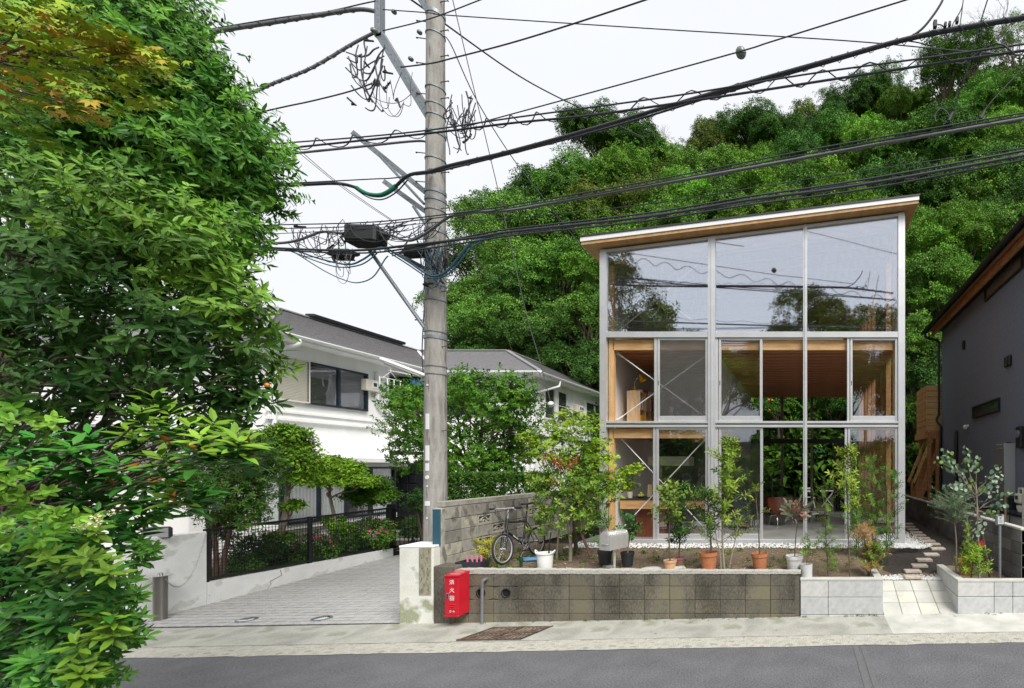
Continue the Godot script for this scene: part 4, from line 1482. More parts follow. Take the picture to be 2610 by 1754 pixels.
func interior() -> void:
	var s := S()
	# kitchen counter
	var t := thing("kitchen_counter", "timber fronted kitchen counter with dark top at the open left bay", "counter", Vector3(-3.2, .87, -11.3))
	s = S()
	cbox(s, Vector3(-1.0, .87, -.45), Vector3(1.05, .905, .3), .005)
	put("worktop", s, M.charcoal, t)
	s = S()
	cbox(s, Vector3(-1.0, .66, .24), Vector3(1.05, .868, .28), .004)
	put("front_board", s, M.cedar_beam, t)
	s = S()
	cbox(s, Vector3(-.68, 0.0, -.35), Vector3(-.05, .655, .1), .004)
	put("cupboard", s, M.red_wood, t)
	s = S()
	cbox(s, Vector3(-.25, .906, -.3), Vector3(.35, .925, .15), .005)
	put("hob", s, M.steel_brushed, t)
	t = thing("range_hood", "brushed steel range hood with dark duct above the kitchen counter", "range hood", Vector3(-3.35, 2.52, -12.0))
	s = S()
	cbox(s, Vector3(-.45, 0, -.3), Vector3(.55, .23, .25), .01)
	put("canopy", s, M.steel_brushed, t)
	s = S()
	cbox(s, Vector3(-.38, .235, -.3), Vector3(.5, .67, .1))
	put("duct", s, M.black_void, t)
	var cy := 1.776
	t = thing("herb_pot", "cream pot standing at the left end of the kitchen counter", "pot", Vector3(-4.02, cy, -11.15))
	s = S()
	lathe(s, Vector3.ZERO, [Vector2(0, 0), Vector2(.052, 0), Vector2(.066, .14), Vector2(.06, .14), Vector2(.055, .1), Vector2(0, .1)], 16)
	put("pot", s, M.cream_pot, t)
	t = thing("fruit_bowl", "dark bowl of yellow-green citrus on the kitchen counter", "fruit bowl", Vector3(-3.78, cy, -11.2))
	s = S()
	lathe(s, Vector3.ZERO, [Vector2(0, .01), Vector2(.05, 0), Vector2(.11, .03), Vector2(.105, .036), Vector2(0, .016)], 16)
	put("bowl", s, M.black_pot, t)
	for k in 6:
		s = S()
		ball(s, Vector3(cos(k * 1.05) * .05 * (1 if k else 0), .055 + (.05 if k == 0 else 0.0), sin(k * 1.05) * .05), .036, Vector3.ONE, 8)
		put("fruit", s, M.lime_fruit, t)
	s = S()
	box(s, Vector3(-3.66, cy + .15, -11.45), Vector3(.1, .3, .03), .006, Basis(Vector3.RIGHT, -.12))
	tag(put("cutting_board", s, M.pale_wood), "upright wooden cutting board leaning behind the counter beside the fruit bowl", "cutting board")
	t = thing("kettle", "black kettle with arched handle on the kitchen hob", "kettle", Vector3(-3.38, 1.797, -11.25))
	s = S()
	lathe(s, Vector3.ZERO, [Vector2(0, 0), Vector2(.1, 0), Vector2(.11, .05), Vector2(.075, .13), Vector2(.03, .15), Vector2(.015, .17), Vector2(0, .17)], 18)
	put("body", s, M.black_metal, t)
	s = S()
	tube(s, curve([Vector3(-.085, .1, 0), Vector3(-.08, .22, 0), Vector3(0, .26, 0), Vector3(.08, .22, 0), Vector3(.085, .1, 0)], 4), .009)
	put("handle", s, M.black_metal, t)
	s = S()
	tube(s, [Vector3(-.09, .05, 0), Vector3(-.15, .13, 0)], .018, .01)
	put("spout", s, M.black_metal, t)
	s = S()
	box(s, Vector3(-4.155, 1.93, -11.05), Vector3(.012, .07, .13), .003)
	var ol := put("wall_socket", s, M.charcoal)
	tag(ol, "dark wall socket on the white wall above the kitchen counter", "socket")
	s = S()
	ball(s, Vector3(-4.1, 2.5, -11.7), .05)
	tag(put("wall_lamp", s, M.white_plastic), "small round white wall lamp above the kitchen counter", "wall lamp")
	# children's room: shelf, yellow lamp, boxes
	var fy := 3.45
	t = thing("bookshelf", "pale wooden cube bookshelf in the middle storey left bay", "bookshelf", Vector3(-3.95, fy, -11.8))
	for z in [-.6, -.2, .2, .6]:
		s = S()
		cbox(s, Vector3(-.15, 0, z - .01), Vector3(.15, .81, z + .01))
		put("upright", s, M.pale_wood, t)
	for y in [.01, .4, .8]:
		s = S()
		cbox(s, Vector3(-.15, y - .01, -.59), Vector3(.151, y + .01, .59))
		put("shelf", s, M.pale_wood, t)
	s = S()
	cbox(s, Vector3(-.16, 0, -.6), Vector3(-.151, .81, .6))
	put("back_panel", s, M.pale_wood, t)
	var books := [[.05, .45, M.paper], [.12, .45, M.pale_blue], [-.35, .45, M.red], [-.3, .45, M.paper], [-.45, .45, M.purple], [.32, .45, M.paper], [.4, .45, M.print_grey], [.48, .45, M.paper]]
	for b in books:
		s = S()
		box(s, Vector3(.02, .55, b[0]), Vector3(.2, .28, .045), .004)
		put("book", s, b[2], t)
	for b in [[.4, "front"], [.05, "second"], [-.3, "rear"]]:
		s = S()
		box(s, Vector3(-3.93, fy + .14, -11.8 + b[0]), Vector3(.24, .24, .28), .02)
		tag(put("storage_bin", s, M.yellow), "yellow plastic bin in the bottom row of the bookshelf, %s of three" % b[1], "storage bin", "yellow bins in the bookshelf")
	t = thing("desk_lamp", "yellow gooseneck desk lamp standing on the bookshelf", "lamp", Vector3(-3.98, fy + .82, -11.35))
	s = S()
	lathe(s, Vector3.ZERO, [Vector2(0, 0), Vector2(.09, 0), Vector2(.09, .018), Vector2(.02, .026), Vector2(.018, .13), Vector2(0, .13)], 16)
	put("base", s, M.yellow, t)
	s = S()
	tube(s, curve([Vector3(0, .13, 0), Vector3(.0, .22, 0), Vector3(.06, .3, .0), Vector3(.12, .31, 0)], 4), .007)
	put("neck", s, M.chrome, t)
	s = S()
	lathe(s, Vector3(.14, .35, 0), [Vector2(0, .05), Vector2(.028, .04), Vector2(.034, -.03), Vector2(.09, -.12), Vector2(.085, -.12), Vector2(.03, -.03)], 16, Basis(Vector3.BACK, .5))
	put("shade", s, M.yellow, t)
	for e in [["storage_box", "red flat box on top of the bookshelf behind the lamp", Vector3(-3.95, fy + .86, -11.75), Vector3(.22, .09, .32), M.red], ["storage_box", "cream box lying on the bookshelf next to the yellow lamp", Vector3(-3.95, fy + .85, -11.53), Vector3(.2, .07, .1), M.cream_plastic], ["storage_box", "small white box on the far end of the bookshelf", Vector3(-3.95, fy + .87, -12.2), Vector3(.2, .12, .16), M.white_plastic]]:
		s = S()
		box(s, e[2], e[3], .008)
		tag(put(e[0], s, e[4]), e[1], "box")
	t = thing("red_stool", "round red stool piled with a dark bag behind the insect screen", "stool", Vector3(-2.85, fy, -11.2))
	s = S()
	lathe(s, Vector3.ZERO, [Vector2(0, 0), Vector2(.2, 0), Vector2(.23, .08), Vector2(.2, .12), Vector2(0, .12)], 18)
	put("seat", s, M.red, t)
	s = S()
	ball(s, Vector3(-2.84, fy + .32, -11.25), .21, Vector3(1, 1.1, .8), 10)
	tag(put("rucksack", s, M.dark_cloth), "dark round rucksack sitting on the red stool", "bag")
	t = thing("chair", "dark red wooden chair at the right of the screened room", "chair", Vector3(-2.25, fy, -11.3))
	s = S()
	box(s, Vector3(0, .62, -.18), Vector3(.36, .4, .02), .008)
	put("backrest", s, M.red_wood, t)
	s = S()
	box(s, Vector3(0, .42, 0), Vector3(.38, .025, .38), .008)
	put("seat", s, M.red_wood, t)
	for e in [[-.17, -.17], [.17, -.17], [-.17, .17], [.17, .17]]:
		s = S()
		bar(s, Vector3(e[0], 0, e[1]), Vector3(e[0], .41, e[1]), .03, .03)
		put("leg", s, M.red_wood, t)
	# top room: bed, cushions, pots
	fy = 5.29
	t = thing("bed", "low bed with white mattress and brown headboard in the top room", "bed", Vector3(-.05, fy, -11.6))
	s = S()
	cbox(s, Vector3(-.95, .02, -.3), Vector3(.95, .2, .5), .04)
	put("mattress", s, M.white_cloth, t)
	s = S()
	cbox(s, Vector3(-1.0, 0, -.42), Vector3(1.05, .5, -.37), .006)
	put("headboard", s, M.red_wood, t)
	for e in [[-3.05, "leaning at the left", .18], [-2.72, "in the middle", .21], [-2.4, "leaning at the right", .19]]:
		s = S()
		ball(s, Vector3(e[0], fy + .16, -11.2), e[2], Vector3(1, .9, .5), 10)
		tag(put("cushion", s, M.fabric_beige), "beige cushion on the top room floor, %s of three" % e[1], "cushion", "cushions in the top room")
	t = thing("houseplant", "potted plant with split green leaves at the right of the top window", "plant", Vector3(1.62, fy, -10.95))
	s = S()
	lathe(s, Vector3.ZERO, [Vector2(0, 0), Vector2(.1, 0), Vector2(.14, .13), Vector2(.145, .17), Vector2(.12, .17), Vector2(0, .14)], 18)
	put("pot", s, M.old_white_pot, t)
	for e in [[Vector3(-.28, .55, .1), .26], [Vector3(.22, .5, .1), .22], [Vector3(-.12, .22, .16), .16], [Vector3(.02, .7, -.05), .18]]:
		s = S()
		tube(s, curve([Vector3(0, .15, 0), e[0] * .6 + Vector3(0, .15, 0), e[0]], 3), .012, .007, 6)
		put("stalk", s, M.lime_fruit, t)
		s = S()
		big_leaf(s, e[0], Vector3(signf(e[0].x) * .5, -.5, .6), e[1])
		var lf := put("leaf", s, M.leaf_gloss, t)
	# living room: lounge chair, two low tables, lamp pole, cabinet, plant
	t = thing("lounge_chair", "low brown plywood lounge chair on thin steel legs in the open bay", "chair", Vector3(-.62, .87, -13.4), .6)
	s = S()
	sheet(s, 8, 8, func(u, v):
		var a := lerpf(-.28, .28, u)
		return Vector3(a * (1.0 - .25 * absf(v - .5)), .34 + .06 * pow(absf(u - .5) * 2.0, 2.0) + .05 * sin(v * PI * 1.5 + PI), lerpf(.3, -.22, v)), Vector3.UP)
	sheet(s, 8, 8, func(u, v):
		var a := lerpf(-.28, .28, u)
		return Vector3(a * (1.0 - .25 * absf(v - .5)), .326 + .06 * pow(absf(u - .5) * 2.0, 2.0) + .05 * sin(v * PI * 1.5 + PI), lerpf(.3, -.22, v)), Vector3.DOWN)
	put("seat", s, M.red_wood, t)
	s = S()
	for d in [0.0, .014]:
		sheet(s, 8, 8, func(u, v):
			var a := lerpf(-.29, .29, u)
			return Vector3(a * (1.0 - .5 * pow(absf(v - .45), 2.0)), lerpf(.4, .76, v), -.24 - .16 * v + .07 * pow(absf(u - .5) * 2.0, 2.0) - d), Vector3.BACK if d == 0.0 else Vector3.FORWARD)
	put("backrest", s, M.red_wood, t)
	s = S()
	tube(s, curve([Vector3(0, .3, .1), Vector3(0, .28, -.2), Vector3(0, .5, -.32)], 4), .014)
	put("spine", s, M.chrome, t)
	for e in [[-.24, .2], [.24, .2], [-.24, -.22], [.24, -.22]]:
		s = S()
		tube(s, [Vector3(0, .3, e[1] * .5), Vector3(e[0], .27, e[1] * .8), Vector3(e[0] * 1.1, 0, e[1] * 1.15)], .01)
		put("leg", s, M.chrome, t)
	for e in [[Vector3(.03, .87, -14.3), .19, .27, "taller dark low table with curved legs behind the slim mullion", M.black_metal], [Vector3(.53, .87, -14.6), .2, .17, "lower dark red low table with turned legs on the concrete floor", M.red_wood]]:
		t = thing("low_table", e[3], "table", e[0], 0, "low tables in the living room")
		s = S()
		lathe(s, Vector3(0, e[2] - .035, 0), [Vector2(0, 0), Vector2(e[1] * .9, 0), Vector2(e[1], .015), Vector2(e[1], .03), Vector2(0, .035)], 20)
		put("table_top", s, e[4], t)
		for k in 4:
			var d := Vector3(cos(k * PI / 2 + .5), 0, sin(k * PI / 2 + .5))
			s = S()
			tube(s, curve([d * e[1] * .75 + Vector3.UP * (e[2] - .03), d * e[1] * .98 + Vector3.UP * e[2] * .6, d * e[1] * .72 + Vector3.UP * e[2] * .25, d * e[1] * .85], 3), .018, .012, 6)
			put("leg", s, e[4], t)
	t = thing("floor_lamp", "slim steel floor lamp pole beside the dark cabinet", "lamp", Vector3(-1.07, .87, -16.2))
	s = S()
	lathe(s, Vector3.ZERO, [Vector2(0, 0), Vector2(.14, 0), Vector2(.14, .02), Vector2(.012, .03), Vector2(.012, 1.14), Vector2(.025, 1.15), Vector2(0, 1.17)], 14)
	put("pole", s, M.chrome, t)
	s = S()
	tube(s, curve([Vector3(0, 1.13, 0), Vector3(.25, 1.2, 0), Vector3(.6, 1.28, 0)], 4), .006)
	put("arm", s, M.chrome, t)
	t = thing("cabinet", "dark red wooden cabinet at the back left of the living room", "cabinet", Vector3(-1.45, .87, -16.8))
	s = S()
	cbox(s, Vector3(-.4, .08, -.25), Vector3(.4, .62, .25), .006)
	put("carcass", s, M.red_wood, t)
	for k in 2:
		s = S()
		cbox(s, Vector3(-.39 + k * .4, .1, .252), Vector3(-.01 + k * .4, .6, .266), .004)
		put("door", s, M.red_wood, t)
	t = thing("houseplant", "dark split-leaved plant standing by the cabinet in the living room", "plant", Vector3(-1.1, 1.5, -16.7))
	for k in 9:
		var a := k * 2.4
		var e := Vector3(cos(a) * .35, rr(.1, .5), sin(a) * .3)
		s = S()
		tube(s, [Vector3.ZERO, e], .009, .006, 5)
		put("stalk", s, M.green_stake, t)
		s = S()
		big_leaf(s, e, Vector3(cos(a), -.5, sin(a)), .22)
		put("leaf", s, M.leaf_gloss, t)
	t = thing("armchair", "dark armchair behind the middle sliding sash", "chair", Vector3(-1.6, .87, -12.6), .3)
	s = S()
	box(s, Vector3(0, .28, 0), Vector3(.5, .2, .5), .05)
	put("seat", s, M.dark_cloth, t)
	s = S()
	box(s, Vector3(0, .6, -.24), Vector3(.48, .56, .14), .05, Basis(Vector3.RIGHT, -.2))
	put("backrest", s, M.dark_cloth, t)
	for e in [[-.22, -.2], [.22, -.2], [-.22, .2], [.22, .2]]:
		s = S()
		tube(s, [Vector3(e[0], .2, e[1]), Vector3(e[0] * 1.1, 0, e[1] * 1.1)], .014)
		put("leg", s, M.black_metal, t)
	# white folding furniture in the garden behind
	for e in [[Vector3(.2, .75, -20.6), .35, "white folding garden chair left of the small white table"], [Vector3(1.75, .75, -20.7), -2.6, "white folding garden chair right of the small white table"]]:
		t = thing("folding_chair", e[2], "chair", e[0], e[1], "white chairs behind the glass house")
		s = S()
		for k in 4:
			bar(s, Vector3(-.2, .45, -.18 + k * .11), Vector3(.2, .45, -.18 + k * .11), .08, .014)
		put("seat", s, M.white_metal, t)
		for k in 2:
			s = S()
			bar(s, Vector3(-.2, .82 - k * .12, -.26), Vector3(.2, .82 - k * .12, -.26), .015, .07)
			put("back_slat", s, M.white_metal, t)
		for x in [-.2, .2]:
			s = S()
			bar(s, Vector3(x, 0, .24), Vector3(x, .86, -.27), .018, .03)
			put("leg", s, M.white_metal, t)
			s = S()
			bar(s, Vector3(x * .9, 0, -.24), Vector3(x * .9, .45, .2), .018, .03)
			put("leg", s, M.white_metal, t)
	t = thing("garden_table", "small white folding garden table behind the glass house", "table", Vector3(1.0, .75, -20.8))
	s = S()
	cbox(s, Vector3(-.32, .7, -.25), Vector3(.32, .725, .25), .005)
	put("table_top", s, M.white_metal, t)
	for k in [-1.0, 1.0]:
		s = S()
		bar(s, Vector3(-.28, 0, k * .2), Vector3(.28, .7, k * .2), .02, .03)
		put("leg", s, M.white_metal, t)
		s = S()
		bar(s, Vector3(.28, 0, k * .18), Vector3(-.28, .7, k * .18), .02, .03)
		put("leg", s, M.white_metal, t)

# broad leaf with deep notches
func big_leaf(s: SurfaceTool, at: Vector3, dir: Vector3, r: float) -> void:
	var d := dir.normalized()
	var side := d.cross(Vector3.UP).normalized()
	var n := side.cross(d).normalized()
	s.set_color(Color(.05, .15, .03))
	for sg in [-1.0, 1.0]:
		for k in 5:
			var a0: float = .25 + k * .5
			var c0: Vector3 = d * cos(a0) + side * sin(a0) * sg
			var c1: Vector3 = d * cos(a0 + .42) + side * sin(a0 + .42) * sg
			var base := d * (.25 - k * .12) * r
			tri(s, at + base, at + c0 * r * (1.0 - .06 * k) - n * r * .12, at + c1 * r * (1.0 - .06 * k) - n * r * .12, n)
		tri(s, at + d * r * .3, at + d * r, at + (d * .93 + side * .25 * sg) * r - n * r * .1, n)

# ---------------------------------------------------------------- dark house on the right
func dark_house() -> void:
	var t := thing("dark_house", "charcoal stuccoed house with timber eave on the far right", "house", Vector3(5.03, .7, -13))
	var base := t.position
	var W := func(called: String, s: SurfaceTool, m: Material, par = null) -> MeshInstance3D:
		var o := put(called, s, m, t if par == null else par)
		if par == null:
			o.position = -base
		return o
	var s := S()
	cbox(s, Vector3(5.03, 1.36, -17.6), Vector3(12, 7.62, -8.4))
	W.call("wall", s, M.dark_stucco)
	s = S()
	cbox(s, Vector3(5.06, .6, -17.55), Vector3(11.9, 1.33, -8.5))
	W.call("foundation", s, M.light_block)
	s = S()
	cbox(s, Vector3(5.0, 1.32, -17.62), Vector3(5.05, 1.37, -8.4))
	W.call("drip_edge", s, M.black_metal)
	# roof plane rising away from the eave, timber soffit and rafter board
	s = S()
	prism(s, PackedVector2Array([Vector2(4.5, 7.52), Vector2(12, 9.6), Vector2(12, 9.72), Vector2(4.5, 7.64)]), -18.1, -8.0)
	W.call("roof", s, M.black_metal)
	s = S()
	prism(s, PackedVector2Array([Vector2(4.56, 7.48), Vector2(5.04, 7.61), Vector2(5.04, 7.635), Vector2(4.56, 7.51)]), -18.0, -8.1)
	W.call("soffit", s, M.deck_wood)
	s = S()
	cbox(s, Vector3(4.72, 7.34, -17.9), Vector3(4.82, 7.5, -8.1), .01)
	W.call("eave_beam", s, M.deck_wood)
	s = S()
	cbox(s, Vector3(4.84, 7.42, -17.6), Vector3(5.028, 7.5, -8.4))
	W.call("frieze", s, M.black_metal)
	s = S()
	gutter(s, Vector3(4.44, 7.5, -18.1), Vector3(4.44, 7.5, -8.0), Vector3.LEFT, .07)
	W.call("gutter", s, M.black_metal)
	s = S()
	tube(s, curve([Vector3(4.46, 7.42, -17.75), Vector3(4.5, 7.25, -17.75), Vector3(4.9, 7.1, -17.66), Vector3(4.94, 6.8, -17.66)], 4) + [Vector3(4.94, 4.4, -17.66)] + curve([Vector3(4.94, 4.4, -17.66), Vector3(4.86, 4.2, -17.66), Vector3(4.96, 3.95, -17.5), Vector3(4.96, 3.8, -17.5)], 4) + [Vector3(4.96, .8, -17.5)], .05, .05, 8)
	W.call("downpipe", s, M.black_metal)
	s = S()
	tube(s, [Vector3(5.0, 3.66, -15.75), Vector3(4.96, 3.64, -15.75), Vector3(4.96, .8, -15.75)], .06, .06, 8)
	W.call("downpipe", s, M.black_metal)
	window(t, Vector3(5.03, 3.96, -14.25) - base, Vector3.BACK, Vector3.LEFT, 1.85, .27, M.black_metal, [], {"dp": .06, "fw": .04, "glass": M.pane_dark})
	window(t, Vector3(5.03, 7.1, -13.3) - base, Vector3.BACK, Vector3.LEFT, 2.2, .27, M.black_metal, [], {"dp": .06, "fw": .05, "room": M.brown_screen, "glass": M.pane_clear})
	for e in [[6.18, -15.1], [4.95, -11.9]]:
		s = S()
		var z: float = e[1]
		cbox(s, Vector3(4.95, e[0], z - .07), Vector3(5.028, e[0] + .26, z + .07), .02)
		if z > -13:
			cbox(s, Vector3(4.95, e[0], z + .1), Vector3(5.028, e[0] + .26, z + .24), .02)
		W.call("vent_hood", s, M.black_metal)
	s = S()
	tube(s, [Vector3(5.03, 3.75, -14.75), Vector3(4.95, 3.75, -14.75)], .035, .03, 10)
	ball(s, Vector3(4.92, 3.71, -14.72), .075)
	W.call("wall_lamp", s, M.white_plastic)
	# water heater, meters and pipes
	t = thing("water_heater", "tall grey steel water heater cabinet on the charcoal wall", "water heater", Vector3(4.89, 1.8, -11.72))
	s = S()
	cbox(s, Vector3(-.13, 0, -.26), Vector3(.137, 1.25, .26), .01)
	put("cabinet", s, M.grey_unit, t)
	s = S()
	cbox(s, Vector3(-.138, .58, -.25), Vector3(-.128, 1.23, .2), .004)
	put("upper_panel", s, M.grey_unit_dark, t)
	s = S()
	cbox(s, Vector3(-.138, .02, -.25), Vector3(-.128, .565, .2), .004)
	put("lower_panel", s, M.grey_unit_dark, t)
	s = S()
	cbox(s, Vector3(-.14, 0, .21), Vector3(-.126, 1.24, .262), .003)
	put("corner_strip", s, M.chrome, t)
	s = S()
	cbox(s, Vector3(-.155, 1.12, -.22), Vector3(-.137, 1.15, .1), .005)
	put("flue_outlet", s, M.chrome, t)
	s = S()
	for k in 4:
		tube(s, [Vector3(.02 + k * .025, 1.25, .05), Vector3(.02 + k * .025, 1.29, .05)], .01)
	put("top_stub", s, M.black_metal, t)
	pipe("lagged_pipe", "tan lagged pipe rising under the water heater", "pipe", [Vector3(4.86, .75, -11.62), Vector3(4.87, 1.8, -11.66)], .03, M.copper_pipe)
	pipe("drain_hose", "thin black hose looping below the water heater", "pipe", curve([Vector3(4.9, 1.8, -11.45), Vector3(4.86, 1.5, -11.4), Vector3(4.9, 1.2, -11.5), Vector3(4.86, .78, -11.55)], 5), .012, M.black_metal)
	s = S()
	box(s, Vector3(4.92, 1.62, -11.4), Vector3(.12, .28, .18), .01)
	tag(put("socket_box", s, M.black_metal), "black outdoor socket box below the water heater", "socket box")
	t = thing("gas_meter", "cream gas meter with pipe fittings at the right edge", "gas meter", Vector3(4.9, 1.62, -10.9))
	s = S()
	box(s, Vector3(0, .16, 0), Vector3(.2, .22, .3), .03)
	lathe(s, Vector3(0, -.08, 0), [Vector2(0, -.08), Vector2(.07, -.06), Vector2(.1, .03), Vector2(.1, .08), Vector2(0, .09)], 14)
	put("body", s, M.cream_plastic, t)
	s = S()
	tube(s, [Vector3(0, .27, -.1), Vector3(0, .38, -.1), Vector3(0, .38, .12), Vector3(0, .27, .12)], .03, .03, 8)
	put("fitting", s, M.cream_plastic, t)
	s = S()
	box(s, Vector3(-.105, .18, 0), Vector3(.012, .08, .12))
	put("dial_window", s, M.charcoal, t)
	pipe("gas_pipe", "cream gas pipe running down from the meter", "pipe", [Vector3(4.9, .7, -10.78), Vector3(4.9, 1.75, -10.78)], .03, M.cream_plastic)
	t = thing("electric_meter", "black electric meter box high at the right edge of the charcoal wall", "meter", Vector3(4.96, 2.95, -11.05))
	s = S()
	box(s, Vector3(0, .22, 0), Vector3(.13, .5, .28), .02)
	put("case", s, M.black_metal, t)
	s = S()
	lathe(s, Vector3(-.065, .3, 0), [Vector2(0, .05), Vector2(.08, .04), Vector2(.09, 0)], 16, Basis(Vector3.BACK, PI / 2))
	put("glass_dial", s, M.grey_unit_dark, t)
	# two outdoor air conditioning units
	var ac := thing("outdoor_unit", "farther of two beige air conditioner units beside the charcoal house", "air conditioner", Vector3(4.25, .72, -15.4), 0, "air conditioner units")
	s = S()
	cbox(s, Vector3(-.16, .06, -.4), Vector3(.16, .68, .4), .02)
	put("case", s, M.cream_plastic, ac)
	s = S()
	lathe(s, Vector3(-.162, .36, -.06), [Vector2(.26, 0), Vector2(.26, .02), Vector2(.23, .025), Vector2(.06, .012), Vector2(0, .012)], 20, Basis(Vector3.BACK, PI / 2))
	put("fan_guard", s, M.grey_unit_dark, ac)
	s = S()
	for k in 8:
		cbox(s, Vector3(-.12, .16 + k * .06, .4), Vector3(.12, .19 + k * .06, .408))
	put("side_louvre", s, M.cream_plastic, ac)
	for z in [-.26, .26]:
		s = S()
		cbox(s, Vector3(-.15, 0, z - .04), Vector3(.15, .058, z + .04))
		put("foot", s, M.black_metal, ac)
	dup(ac, Vector3(4.3, .62, -13.7), 0, "nearer of two beige air conditioner units beside the charcoal house")
	# timber deck with stair behind
	t = thing("timber_deck", "raised reddish timber deck with stair behind the charcoal house", "deck", Vector3(4.8, 1.3, -18.4))
	var o := t.position
	for k in 8:
		s = S()
		cbox(s, Vector3(4.55, 3.82 + k * .215, -18.0) - o, Vector3(5.6, 4.015 + k * .215, -17.97) - o, .004)
		put("board", s, M.cedar_beam, t)
		s = S()
		cbox(s, Vector3(4.55, 3.82 + k * .215, -19.5) - o, Vector3(4.58, 4.015 + k * .215, -18.01) - o, .004)
		put("board", s, M.deck_wood, t)
	s = S()
	cbox(s, Vector3(4.5, 3.55, -19.6) - o, Vector3(5.7, 3.8, -17.95) - o, .008)
	put("platform", s, M.deck_wood, t)
	for e in [[4.66, -17.95], [4.95, -17.95], [4.66, -19.3]]:
		s = S()
		cbox(s, Vector3(e[0] - .06, 1.0, e[1] - .06) - o, Vector3(e[0] + .06, 3.55, e[1] + .06) - o, .005)
		put("post", s, M.deck_wood, t)
	for k in 8:
		s = S()
		var y := 1.0 + k * .3
		cbox(s, Vector3(4.2 + k * .13, y, -18.9) - o, Vector3(4.48 + k * .13, y + .04, -18.1) - o, .004)
		put("tread", s, M.deck_wood, t)
	for z in [-18.95, -18.06]:
		s = S()
		bar(s, Vector3(4.1, .8, z) - o, Vector3(5.2, 3.5, z) - o, .04, .24)
		put("stringer", s, M.deck_wood, t)
		s = S()
		bar(s, Vector3(4.1, 1.9, z) - o, Vector3(5.0, 4.1, z) - o, .05, .1)
		put("handrail", s, M.cedar_beam, t)
		s = S()
		cbox(s, Vector3(4.2, .8, z - .04) - o, Vector3(4.28, 2.0, z + .04) - o)
		put("newel", s, M.deck_wood, t)
	for k in 4:
		s = S()
		cbox(s, Vector3(3.3 + k * .32, 1.05 - k * .05, -18.9), Vector3(3.58 + k * .32, 1.3 - k * .04, -18.3), .006)
		tag(put("timber_offcut", s, M.deck_wood), "short reddish timber at the foot of the deck stair, %s from the left" % ordinal(k), "timber", "timbers by the deck stair")

# ---------------------------------------------------------------- walls along the street
func fan_block(at: Vector3, m: Material, parent: Node3D, u: Vector3, nrm: Vector3) -> void:
	# pierced block with overlapping half rings
	var s := S()
	var b := Transform3D(Basis(u, Vector3.UP, nrm), at)
	var ring := func(cx: float, cy: float, r0: float, r1: float, a0: float, a1: float) -> void:
		var n := 8
		for k in n:
			var a := lerpf(a0, a1, float(k) / n)
			var c := lerpf(a0, a1, float(k + 1) / n)
			prism(s, PackedVector2Array([Vector2(cx + cos(a) * r0, cy + sin(a) * r0), Vector2(cx + cos(a) * r1, cy + sin(a) * r1), Vector2(cx + cos(c) * r1, cy + sin(c) * r1), Vector2(cx + cos(c) * r0, cy + sin(c) * r0)]), -.1, -.008, b)
	for e in [[-.197, -.095, .197, -.07], [-.197, .07, .197, .095], [-.197, -.07, -.165, .07], [.165, -.07, .197, .07]]:
		prism(s, PackedVector2Array([Vector2(e[0], e[1]), Vector2(e[2], e[1]), Vector2(e[2], e[3]), Vector2(e[0], e[3])]), -.12, 0, b)
	ring.call(0, -.035, .075, .098, 0, PI)
	ring.call(0, -.035, .025, .042, 0, PI)
	ring.call(-.13, -.07, .05, .07, -.0, PI * .62)
	ring.call(.13, -.07, .05, .07, PI * .38, PI)
	prism(s, PackedVector2Array([Vector2(-.165, -.07), Vector2(.165, -.07), Vector2(.165, -.045), Vector2(-.165, -.045)]), -.09, -.012, b)
	put("pierced_block", s, m, parent)

